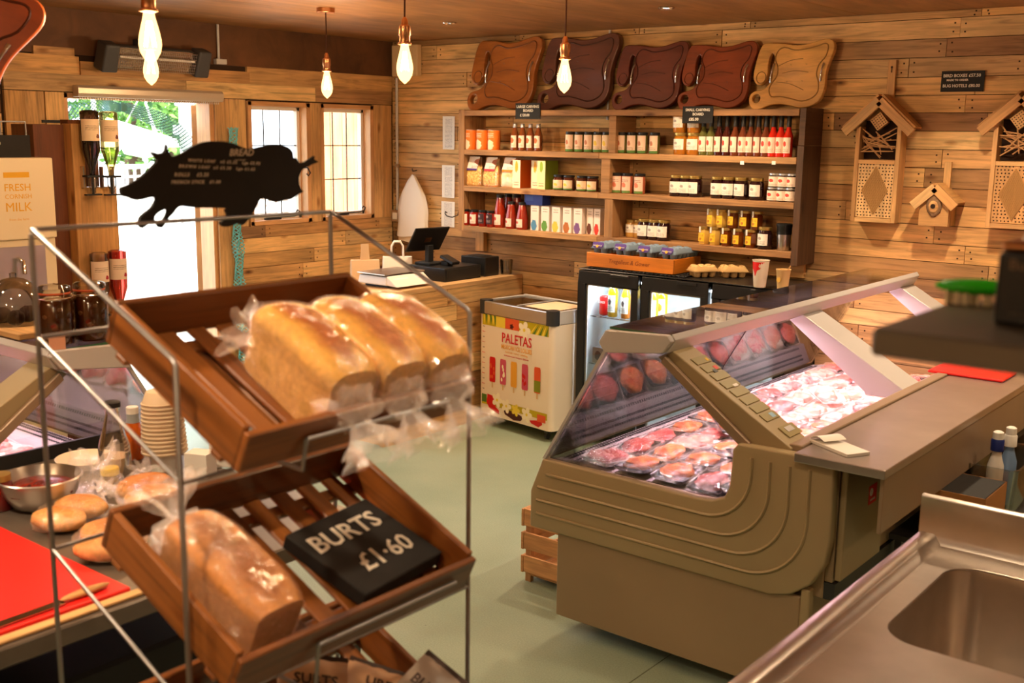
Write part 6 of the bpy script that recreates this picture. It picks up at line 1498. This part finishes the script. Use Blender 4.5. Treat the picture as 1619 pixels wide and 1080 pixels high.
# crisp packets in the lowest tray
m_pk = plain('tan packet', srgb(190, 146, 108), .45, bump=.6, bscale=30); m_pkd = plain('dark packet print', srgb(60, 40, 30), .6); m_pkl = plain('pale packet panel', srgb(222, 188, 150), .5)
def packet(M, word, label, col=m_pk):
    t = thing('crisp_packet', label, 'crisp packet', group='crisp packets in the lowest tray'); t.matrix_basis = M
    mb = MB(); W_, L_ = .135, .19; n = 13; topr, botr = [], []
    for k in range(n):
        u = k/(n-1); tk = .022*math.sin(PI*u)**.6+.0008
        row_t = [V((-W_/2+W_*j/8, -L_/2+L_*u, tk*(math.sin(PI*(j/8))**.5 if 0 < j < 8 else 0)+.003*noise.noise(V((j*.9, u*8, len(word)))))) for j in range(9)]
        row_b = [V((p.x, p.y, -abs(p.z)*.8)) for p in row_t[::-1]]
        topr.append(row_t+row_b[1:-1])
    mb.loft(topr); mb.build('packet_body', col, t, smooth=60, local=True)
    mb = MB(); mb.box((0, L_/2+.004, 0), (W_, .012, .0012)); mb.build('crimped_end', m_pkd, t, local=True)
    mb = MB(); mb.box((0, -L_/2-.004, 0), (W_, .012, .0012)); mb.build('crimped_end', m_pkd, t, local=True)
    text(word, .030, m_pkd, t, T(0, .035, .0265), local=True, bold=.0008, extrude=.0006)
    text('CRISPS', .014, m_pkd, t, T(0, .010, .0268), local=True, extrude=.0006)
    return t
B3 = T(*O3) @ Ry(A3)
packet(B3 @ T(.22, .14, .045) @ Rz(1.45) @ Rx(.15), 'BRITISH', 'tan crisp packet printed british at the left of the lowest tray')
packet(B3 @ T(.20, .29, .085) @ Rz(.9) @ Rx(.25), 'SURTS', 'tan crisp packet leaning in the middle of the lowest tray')
packet(B3 @ T(.25, .41, .06) @ Rz(.65) @ Rx(.1), 'URE', 'tan crisp packet right of the middle one in the lowest tray')
packet(B3 @ T(.31, .475, .075) @ Rz(.1) @ Rx(.5), 'BURTS', 'grey brown crisp packet at the right end of the lowest tray', plain('grey packet', srgb(150, 132, 118), .4, bump=.5, bscale=30))

# pig shaped chalkboard
PG = [(45,430),(100,405),(180,360),(250,300),(310,240),(325,205),(290,160),(300,148),(330,160),(375,155),(395,130),(403,88),(415,130),(440,180),(480,175),(540,150),(600,110),(680,75),(760,65),(860,68),(940,90),(1010,120),(1100,115),(1200,92),(1290,92),(1350,115),(1380,150),(1385,190),(1410,200),(1430,230),(1480,225),(1520,200),(1550,180),(1545,205),(1580,225),(1530,245),(1500,262),(1460,280),(1440,310),(1425,350),(1430,400),(1445,440),(1460,455),(1420,480),(1370,515),(1310,525),(1250,540),(1180,515),(1130,515),(1110,550),(1085,600),(1050,650),(1020,690),(990,715),(950,700),(905,722),(850,728),(828,712),(822,692),(862,670),(880,640),(862,600),(868,585),(750,582),(600,580),(520,568),(480,590),(450,630),(420,660),(400,690),(365,740),(330,715),(365,690),(392,650),(408,610),(400,592),(350,612),(310,650),(305,690),(258,712),(215,742),(190,722),(150,715),(185,690),(200,650),(240,615),(285,580),(310,540),(320,510),(290,500),(240,512),(170,525),(110,502),(60,490)]
PX = RXB-.006
pp = [atX(180+x/4.906, 210+y/4.906, PX) for x, y in PG]
# outline in (y,z) of the board's plane
pg = thing('pig_sign', 'black pig shaped chalkboard bread price list standing on the rack', 'sign', (PX, 1.33, 1.733))
MP = Matrix(((0, 0, 1, PX), (1, 0, 0, 0), (0, 1, 0, 0), (0, 0, 0, 1)))
fill2d('pig_board', [(p.y, p.z) for p in catmull(pp, 2)], [], .008, .001, m_chalkb, pg, MP, smooth=30)
mb = MB()
for (x, y) in ((205, 700), (360, 712), (880, 700), (985, 692)):
    P = atX(180+x/4.906, 210+y/4.906, PX); mb.span(PX-.004, PX+.014, P.y-.008, P.y+.008, 1.722, 1.742)
cl_ = None; mb.bm.free()
def pigtext(s_, x, y, px_h, ang=.055, al='LEFT', sh=.25, spc=1.0):
    P = atX(180+x/4.906, 210+y/4.906, PX); sz = px_h/4.906/pxm(P)*1.25
    text(s_, sz, m_chalk, pg, T(PX+.0058, P.y, P.z) @ Rz(PI/2) @ Rx(PI/2) @ Rz(ang), align=al, shear=sh, bold=.0002, space=spc)
pigtext('BREAD', 975, 155, 60, 0, 'CENTER'); pigtext('____', 965, 190, 40, 0, 'CENTER', 0)
pigtext('WHITE LOAF   x2 £2.25   Lge £2.95', 560, 212, 27, -.05, spc=1.35); pigtext('BROWN LOAF  x3 £3.30   Lge £1.65', 490, 258, 27, -.05, spc=1.4)
pigtext('ROLLS    £2.25', 455, 325, 32, -.02, spc=1.25); pigtext('FRENCH STICK   £1.00', 430, 383, 30, -.02, spc=1.25)

# ---------------------------------------------------------------- left work table and what stands on it
tb1 = thing('work_table', 'steel topped work table at lower left under the red board', 'table', (-2.6, 1.2, 0))
TZ = .87
m_tabl = plain('dull steel table top', srgb(120, 108, 96), .35, .5, noisec=.15, nscale=7)
mb = MB(); mb.span(-3.22, -2.07, .2, 2.0, TZ-.045, TZ); mb.build('table_top', m_tabl, tb1, bevel=.004)
mb = MB(); mb.span(-3.235, -3.222, .2, 2.0, TZ-.045, TZ+.042); mb.build('rear_strip', m_blackm, tb1)
mb = MB(); mb.span(-3.2, -2.13, .22, .25, .05, TZ-.05); mb.build('back_panel', m_darkm, tb1)
for x in (-3.18, -2.12):
    for y in (.25, 1.95): mb = MB(); mb.box((x, y, (TZ-.045)/2), (.04, .04, TZ-.046)); mb.build('leg', m_darkm, tb1)
mb = MB(); mb.span(-3.16, -2.14, .28, 1.92, .22, .24); mb.build('lower_shelf', m_darkm, tb1)
mb = MB(); mb.span(-3.1, -2.3, .9, 1.75, .241, .62); tag(mb.build('black_box', plain('solid black', G(.012), .6), bevel=.01), 'solid black box on the lower shelf of the left work table', 'crate')  # one solid black box in the dark area under the table
Z = TZ+.0006
# red board with knife
rb = [atZ(x, y, TZ) for x, y in ((-60, 822), (95, 884), (206, 940), (-40, 1012))]
B_ = thing('chopping_board', 'large red plastic chopping board at the lower left corner', 'cutting board', (-2.4, 1.1, Z))
def tabm(): return B_
mb = MB(); mb.prism([(-2.118, .80), (-2.118, 1.285), (-2.78, 1.285), (-2.86, .80)], 0, .014, M=T(0, 0, Z)); mb.build('board', m_redb, B_, bevel=.004, seg=2)
wd2 = thing('wooden_board', 'thin pale wooden board sticking out beneath the red board', 'board', (-2.1, 1.05, Z))
mb = MB(); mb.span(-2.114, -2.085, .82, 1.30, Z, Z+.008); mb.build('board', m_pine, wd2, bevel=.002)
kn = thing('bread_knife', 'long bread knife with wooden handle lying on the red board', 'knife', (-2.15, 1.12, Z+.0145), rz=PI/2+.05)
mb = MB(); mb.prism([(-.17, -.012), (.02, -.014), (.02, .012), (-.15, .014)], 0, .0015, M=T(0, 0, .003)); mb.build('blade', m_chrome, kn, local=True)
mb = MB(); mb.ball((.075, 0, .008), (.062, .013, .008), 14, 10); mb.build('handle', m_pineknot, kn, smooth=60, local=True)
# milk bottle
P = atZ(183, 752, TZ)
mk = thing('milk_bottle', 'conical glass milk bottle part filled, dark cap, on the left work table', 'bottle', (P.x, P.y, Z))
mb = MB(); mb.lathe([(.044, 0), (.048, .005), (.048, .06), (.046, .095), (.030, .15), (.021, .19), (.021, .215), (.023, .218)], 28, cap=False); mb.build('glass', m_glassj, mk, smooth=60, local=True)
mb = MB(); mb.lathe([(.043, .003), (.0465, .006), (.0465, .062), (.001, .062)], 28); mb.build('milk', plain('milky coffee', srgb(206, 170, 130), .35), mk, smooth=40, local=True)
mb = MB(); mb.lathe([(.025, .214), (.025, .228), (.021, .231), (.001, .231)], 20); mb.build('cap', m_blackm, mk, smooth=40, local=True)
P = atZ(213, 725, TZ)
ob = thing('drink_bottle', 'small orange drink bottle with white cap behind the milk bottle', 'bottle', (P.x, P.y, Z))
mb = MB(); mb.lathe([(.027, 0), (.03, .005), (.03, .085), (.02, .12), (.017, .13)], 20); mb.build('bottle_body', liq('orange drink', srgb(206, 96, 20)), ob, smooth=40, local=True)
mb = MB(); mb.lathe([(.0215, .12), (.019, .13), (.0185, .148)], 20, cap=False); mb.build('neck_label', plain('silver grey label', srgb(150, 156, 160), .5), ob, smooth=40, local=True)
mb = MB(); mb.lathe([(.019, .148), (.019, .168), (.017, .17), (.001, .17)], 20); mb.build('cap', m_white, ob, smooth=40, local=True)
# stack of paper cups upside down on a tub
P = atZ(262, 748, TZ)
tub = thing('white_tub', 'white pot under the leaning stack of paper bowls', 'pot', (P.x, P.y, Z))
mb = MB(); mb.lathe([(.040, 0), (.046, .06), (.048, .061), (.048, .067), (.001, .067)], 24); mb.build('pot_body', m_white, tub, smooth=40, local=True)
cup0 = None; m_pbowl = plain('cream paper bowl', srgb(228, 206, 172), .6)
for k in range(13):
    f_ = 1-k*.010
    M = T(P.x, P.y, Z+.0675) @ Ry(-.03) @ T(0, 0, k*.0125) @ Matrix.Scale(f_, 4)
    lab = 'paper bowl upside down in the leaning stack on the work table'
    if cup0 is None:
        cup0 = thing('paper_bowl', lab, 'bowl', group='stacked paper bowls'); cup0.matrix_basis = M
        mb = MB(); mb.lathe([(.067, 0), (.069, .002), (.069, .006), (.065, .007), (.050, .045), (.049, .046), (.001, .046), (.001, .044), (.048, .044), (.062, .004)], 28, cap=False); mb.build('bowl_shell', m_pbowl, cup0, smooth=50, local=True)
    else: dup(cup0, M, lab, group='stacked paper bowls')
# yellow lid jar
P = atZ(175, 772, TZ)
yj = thing('mustard_jar', 'small mustard jar with yellow lid in front of the milk bottle', 'jar', (P.x, P.y, Z))
mb = MB(); mb.lathe([(.022, 0), (.025, .004), (.025, .036), (.021, .045)], 20); mb.build('glass', liq('mustard', srgb(150, 116, 30)), yj, smooth=40, local=True)
mb = MB(); mb.lathe([(.0265, .043), (.0265, .06), (.024, .063), (.001, .063)], 20); mb.build('lid', plain('bright yellow lid', srgb(240, 200, 10), .4), yj, smooth=40, local=True)
# clear tub, card pots
P = atZ(248, 790, TZ)
rt = thing('round_tub', 'round clear plastic tub among the bread bags on the work table', 'tub', (P.x, P.y, Z))
mb = MB(); mb.lathe([(.066, 0), (.075, .045), (.079, .046), (.079, .052), (.07, .058), (.001, .060)], 28, cap=False); mb.build('tub_body', m_clearp, rt, smooth=40, local=True)
mb = MB(); mb.lathe([(.063, .002), (.069, .036), (.001, .036)], 28); mb.build('contents', plain('cream contents', srgb(222, 196, 160), .7), rt, smooth=40, local=True)
for i, (px, py) in enumerate(((318, 752), (352, 735))):
    P = atZ(px, py, TZ); gb_ = giftbox('white_carton', 'carton', .075, .06, .075, (m_paper, None), 'small white carton at the back of the work table, %s one' % ('left', 'right')[i], (P.x, P.y, Z), rz=.4+i*.5, group='white cartons')
# plate
P = atZ(128, 735, TZ)
pl = thing('oval_dish', 'cream dish behind the steel mixing bowl', 'dish', (P.x+.03, P.y, Z))
mb = MB(); mb.lathe([(.05, 0), (.085, .022), (.09, .03), (.087, .032), (.075, .024), (.001, .018)], 30, cap=False); mb.build('dish_body', plain('cream china', srgb(236, 216, 186), .3), pl, smooth=60, local=True)
# steel bowl with relish
P = atZ(66, 800, TZ)
bl = thing('mixing_bowl', 'steel mixing bowl of dark red relish on the left work table', 'bowl', (P.x, P.y, Z))
mb = MB(); mb.lathe([(.055, 0), (.075, .008), (.098, .045), (.108, .085), (.112, .086), (.108, .089), (.096, .05), (.07, .012), (.001, .006)], 36, cap=False); mb.build('bowl_shell', m_steel, bl, smooth=60, local=True)
mb = MB(); mb.ball((0, 0, .052), (.097, .097, .022), 30, 10, fn=lambda p, d: p*(1+.12*noise.noise(d*5))); mb.build('relish', meatm('dark red relish', srgb(60, 14, 10), srgb(130, 34, 22), 60, .2), bl, smooth=60, local=True)
cf = bagend((P.x+.03, P.y+.08, Z+.068), (.4, .9, .0), .085, .12, 77).build('crumpled_film', m_filmt, smooth=180)
tag(cf, 'ball of crumpled clear film lying between steel bowl and milk bottle', 'film')
P = atZ(2, 805, TZ)
rj = thing('relish_pot', 'red relish jar at the left edge beside the steel bowl', 'jar', (P.x, P.y, Z))
mb = MB(); mb.lathe([(.03, 0), (.033, .004), (.033, .075), (.028, .085)], 20); mb.build('glass', liq('dark red relish jar', srgb(110, 24, 18)), rj, smooth=40, local=True)
mb = MB(); mb.lathe([(.031, .083), (.031, .1), (.001, .102)], 20); mb.build('lid', gold, rj, smooth=40, local=True)
# bagged rolls
m_roll = breadm('soft roll crust', srgb(196, 120, 50), srgb(216, 150, 80), srgb(226, 170, 104), .06)
def rolls(px, py, rz, label, n, sd, L=.10, W=.075, H=.055):
    P = atZ(px, py, TZ); t = thing('bag_of_rolls', label, 'bag of rolls', (P.x, P.y, Z), rz, 'bags of rolls on the work table')
    for i in range(n):
        mb = MB(); mb.ball((0, (i-(n-1)/2)*W*1.02, H*.5), (L*.5, W*.5, H*.52), 20, 12, fn=lambda p, d: p*(1+.08*noise.noise(d*2+V((i, sd, 0)))), z0=-.9); mb.build('roll', m_roll, t, smooth=60, local=True)
    hh = n*W*.5+.012; rr = []
    for k in range(13):
        u = k/12; e = max(.12, math.sin(PI*min(max(u, .03), .97))**.45); ring = []
        for q in range(24):
            a = 2*PI*q/24; f_ = 1+.12*noise.noise(V((math.cos(a)*3, math.sin(a)*3, u*7+sd)))
            ring.append(V((math.cos(a)*(L*.56)*e*f_, -hh*1.1+2.2*hh*u, max(.001, H*.52+math.sin(a)*H*.56*e*f_))))
        rr.append(ring)
    mb = MB(); mb.loft(rr); mb.build('clear_bag', m_film, t, smooth=180, local=True)
    bagend((0, hh, H*.6), (.3, 1, .2), .03, .06, sd).build('gathered_bag_end', m_filmt, t, smooth=180, local=True)
rolls(112, 828, .5, 'clear bag of flat rolls just right of the steel bowl', 2, 3, .15, .10, .06)
rolls(176, 872, .9, 'clear bag of rolls nearest the red board', 2, 9, .16, .105, .065)
rolls(238, 800, 1.2, 'clear bag of golden rolls behind the others, by the round tub', 2, 15, .16, .11, .075)
# things on top of the left counter
GZ = 1.2058
def clipjar(y, sd, label):
    t = thing('clip_jar', label, 'jar', (-3.345, y, GZ), group='clip top jars on the left counter')
    mb = MB(); mb.lathe([(.050, 0), (.056, .006), (.057, .14), (.050, .155), (.047, .165), (.047, .17)], 28, cap=False); mb.build('glass', m_glassj, t, smooth=50, local=True)
    mb = MB(); mb.lathe([(.049, .004), (.0535, .009), (.0545, .138), (.048, .152), (.001, .152)], 28); mb.build('brine', plain('dark brown brine %d' % sd, srgb(96, 44, 16), .1, coat=.5), t, smooth=40, local=True)
    random.seed(sd)
    for k in range(16):
        a, z = k*2.4, .022+k*.0078; mb = MB(); mb.ball((.037*math.cos(a), .037*math.sin(a), z), (.019, .019, .018), 12, 8); mb.build('pickled_onion', plain('pickled onion', srgb(150, 92, 44), .35) if k == 0 and sd == 5 else bpy.data.materials['pickled onion'], t, smooth=60, local=True)
    mb = MB(); mb.lathe([(.049, .168), (.051, .172), (.049, .176)], 24, cap=False); mb.build('rubber_seal', plain('orange seal %d' % sd, srgb(190, 80, 30), .6), t, smooth=40, local=True)
    mb = MB(); mb.lathe([(.050, .176), (.052, .182), (.050, .192), (.04, .197), (.001, .199)], 28); mb.build('glass_lid', m_glassj, t, smooth=50, local=True)
    mb = MB(); mb.tube([(.056*math.cos(a), .056*math.sin(a), .158) for a in [2*PI*k/24 for k in range(24)]], .0016, 5, closed=True); mb.tube([(.056, 0, .158), (.062, 0, .18), (.05, 0, .2), (0, 0, .202)], .0016, 5); mb.build('wire_clip', m_chrome, t, local=True)
    return t
clipjar(1.812, 5, 'left one of two clip top jars of pickled onions on the left counter')
clipjar(1.935, 6, 'right one of two clip top jars of pickled onions on the left counter')
cj = giftbox('price_ticket', 'ticket', .05, .002, .05, (plain('pink ticket', srgb(216, 160, 130), .6), None), 'small pinkish ticket leaning on the left clip jar', (-3.27, 1.772, GZ), rz=1.2)
sv = thing('serving_board', 'pale wooden serving board under the cake dome on the left counter', 'board', (-3.72, 1.86, GZ))
mb = MB(); mb.span(-3.95, -3.50, 1.765, 1.975, GZ, GZ+.022); mb.build('board', m_pine, sv, bevel=.003)
dm = thing('cake_dome', 'clear plastic dome over dark cakes on the left counter', 'dome', (-3.72, 1.87, GZ+.0225))
mb = MB(); mb.lathe([(.10, 0), (.10, .06), (.092, .10), (.07, .135), (.035, .155), (.012, .16), (.012, .175), (.001, .178)], 32, cap=False); mb.build('dome_shell', m_clearp, dm, smooth=60, local=True)
ck = plain('dark cake', srgb(60, 34, 24), .8, noisec=.3, nscale=60)
for i, (dx, dy, r_) in enumerate(((-.035, -.03, .032), (.04, -.02, .030), (0, .045, .033))):
    c_ = thing('small_cake', 'dark round cake under the clear dome, %s one' % ('left', 'right', 'rear')[i], 'cake', (-3.72+dx, 1.87+dy, GZ+.0225), group='dark cakes under the dome')
    mb = MB(); mb.ball((0, 0, r_*.8), (r_, r_, r_*.9), 16, 10, fn=lambda p, d: p*(1+.15*noise.noise(d*4)), z0=-.88); mb.build('cake', ck, c_, smooth=60, local=True)

# ---------------------------------------------------------------- milk dispenser with bottle crate
MX = -5.2; mY1 = 2.855; mY0 = 2.30
md = thing('milk_dispenser', 'tall cream milk dispenser reading fresh cornish milk at the left edge', 'milk dispenser', (-5.45, 2.58, 0))
m_mach = plain('cream machine panel', srgb(244, 224, 188), .4)
mb = MB(); mb.span(-5.7, MX, mY0, mY1, 1.365, 1.757); mb.build('header_box', m_mach, md, bevel=.006, seg=2)
mb = MB(); mb.span(-5.7, MX-.02, mY0, mY1, 0, 1.363); mb.build('body', m_mach, md, bevel=.004)
mb = MB(); mb.span(MX-.0205, MX-.015, mY0+.06, mY1-.06, 1.02, 1.33); rc = mb.build('dispensing_panel', m_steel, md)
mb = MB(); P = atX(30, 410, MX-.01); mb.tube([(MX-.015, P.y, 1.27), (MX+.03, P.y, 1.26), (MX+.035, P.y, 1.20)], .012, 10); mb.build('tap', m_chrome, md, smooth=60)
m_ylet = plain('golden yellow print', srgb(236, 176, 30), .5)
def mtxt(s_, pxa, pxb, py, bold=.0008):
    a, b_ = atX(pxa, py, MX), atX(pxb, py, MX); wd = b_.y-a.y
    o = text(s_, .1, m_ylet, md, Matrix(), bold=bold*.5); xs = [v_.co.x for v_ in o.data.vertices]; sc_ = wd/(max(xs)-min(xs))
    o.data.transform(T(MX+.001, (a.y+b_.y)/2, (a.z+b_.z)/2) @ Rz(PI/2) @ Rx(PI/2) @ Matrix.Scale(sc_, 4))
mtxt('FRESH', 7, 48, 297); mtxt('CORNISH', 8, 50, 311, .0002); mtxt('MILK', 9, 50, 328, 0); mtxt('from the farm', 15, 46, 347, 0)
a, b_ = atX(5, 277, MX), atX(46, 277, MX); mb = MB(); mb.span(MX+.0002, MX+.001, a.y, b_.y, a.z-.013, a.z+.013); mb.build('yellow_bar', m_ylet, md)
ct = thing('bottle_crate', 'wire crate of empty glass bottles with chalked sign on the milk dispenser', 'crate', (-5.4, 2.52, 1.758))
cy1 = atX(42, 230, -5.3).y; cz0, cz1 = 1.759, 1.93
mb = MB()
for z in (cz0+.004, cz0+.09, cz1): mb.tube([(-5.30, 2.33, z), (-5.30, cy1, z), (-5.55, cy1, z), (-5.55, 2.33, z)], .004, 6, closed=True)
for y in (2.33, (2.33+cy1)/2, cy1):
    for x in (-5.30, -5.55): mb.tube([(x, y, cz0), (x, y, cz1)], .004, 6)
mb.build('wire_frame', m_wire, ct, smooth=60)
cs_ = thing('chalk_sign', 'small chalked milk price board in front of the bottle crate', 'sign', (-5.285, 2.45, 1.76))
mb = MB(); mb.span(-5.29, -5.282, 2.34, cy1+.01, 1.7585, 1.865); mb.build('slate', m_chalkb, cs_)
for k, s_ in enumerate(('CORNISH MILK', 'Glass Bottles £1.50', '1 litre milk £1.20', 'Milk Shake 80p')): text(s_, .021, m_chalk, cs_, T(-5.2815, (2.34+cy1)/2, 1.850-k*.025) @ Rz(PI/2) @ Rx(PI/2))
for i, y in enumerate((2.385, 2.485)):
    for j, x in enumerate((-5.36, -5.48)):
        g_ = thing('glass_bottle', 'empty clear glass bottle in the wire crate, %s %s' % (('front', 'rear')[j], ('left', 'right')[i]), 'bottle', (x, y, 1.765), group='glass bottles in the crate')
        mb = MB(); mb.lathe([(.036, 0), (.04, .005), (.04, .11), (.022, .17), (.018, .21), (.021, .215), (.021, .222)], 20, cap=False); mb.build('glass', m_glassj, g_, smooth=60, local=True)
# optics stand by the doorway
os_ = thing('optics_stand', 'timber stand with dark side panel and upright boards beside the doorway', 'stand', (-5.38, 3.06, 0))
m_darkp = wood('dark varnished panel', [srgb(104, 54, 24), srgb(116, 62, 28)], rough=.5, dark=.6)
mb = MB(); mb.span(-5.62, -5.40, 2.87, 3.035, 0, 1.92); mb.build('dark_panel', m_darkp, os_, bevel=.002)
mb = MB(); mb.span(-5.42, -5.33, 3.036, 3.105, 0, 1.925); mb.build('upright_post', m_pineknot, os_, bevel=.003)
mb = MB(); mb.span(-5.36, -5.335, 3.106, 3.28, 0, 1.60); mb.build('back_board', m_pineknot, os_, bevel=.002)
mb = MB(); mb.span(-5.44, -5.365, 3.04, 3.20, 1.60, 1.945); mb.build('upper_panel', m_darkp, os_, bevel=.002)
m_olab = printed('optic label', srgb(240, 214, 176), srgb(110, 50, 30), (.72, .22), .10, srgb(120, 90, 60), None, lo=.5, hi=.7)
m_olab2 = printed('optic label red', srgb(240, 214, 190), srgb(170, 30, 50), (.72, .22), .10, srgb(120, 90, 60), None, lo=.5, hi=.7)
def optic(px0, px1, ptop, zs, mat, lm, label, yc=None):
    a, b_ = atX((px0+px1)/2, ptop, -5.27), None
    r_ = .046; y = a.y; zt = a.z
    t = thing('optic_bottle', label, 'bottle', (-5.275, y, zt), group='upturned spirit bottles')
    Hh = .44
    mb = MB(); mb.lathe([(.030, 0), (r_, -.008), (r_, -.20), (.018, -.29), (.014, -.33)], 22); mb.build('bottle_glass', mat, t, smooth=40, local=True)
    mb = MB(); n = 14; rr = [[V(((r_+.0006)*math.cos(-1.6+2.6*k/n), (r_+.0006)*math.sin(-1.6+2.6*k/n), z)) for k in range(n+1)] for z in (-.155, -.045)]; mb.loft(rr, closed=False); mb.build('label', lm, t, smooth=60, local=True)
    mb = MB(); mb.lathe([(.02, -.33), (.024, -.34), (.024, -.385), (.014, -.40), (.014, -.42)], 18); mb.build('measure', m_glassj, t, smooth=40, local=True)
    mb = MB(); mb.box((0, 0, -.335), (.05, .085, .010)); mb.box((0, 0, -.43), (.03, .085, .008)); mb.box((0, 0, -.38), (.010, .010, .09)); mb.build('optic_bracket', m_blackm, t, local=True)
    mb = MB(); mb.box((-.045, -.03, -.34), (.03, .008, .11)); mb.box((-.045, .03, -.34), (.03, .008, .11)); mb.build('wall_plate', m_steel, t, local=True)
    return t
m_dksp = clear('dark spirit', (.18, .09, .05, 1), refl=.4, rough=.02); m_gsp = clear('pale golden spirit', (.95, .82, .45, 1), refl=.4, rough=.02); m_psp = clear('pink spirit', (.98, .25, .22, 1), refl=.4, rough=.02)
optic(125, 157, 174, 0, m_dksp, m_olab, 'dark spirit bottle upturned in an optic, upper left of the stand')
optic(158, 185, 176, 0, m_gsp, m_olab, 'pale golden spirit bottle upturned in an optic, upper right')
optic(143, 170, 399, 0, m_glassj, m_olab2, 'clear spirit bottle upturned in an optic, lower left')
optic(173, 198, 395, 0, m_psp, m_olab2, 'red pink spirit bottle upturned in an optic, lower right')
# large carving board hanging at the top left corner
P = atX(-42, 78, -3.0)
tlw = wood('reddish hanging board wood', [srgb(200, 96, 40), srgb(208, 104, 46)], rough=.35, gs=(2.2, 10), dark=.7, knots=False, coat=.3)
th_ = carving_board(tlw, plain('hanging board groove', srgb(90, 40, 16), .5), 'reddish carving board hanging close by at the top left corner', T(P.x, P.y, P.z) @ Rz(math.radians(60)) @ Ry(math.radians(28)) @ T(-.13, 0, -.205), None)
mb = MB(); mb.tube([(P.x, P.y-.02, P.z+.10), (P.x-.0, P.y-.06, 2.555)], .004, 6); mb.build('hanging_cord', m_cord, th_)
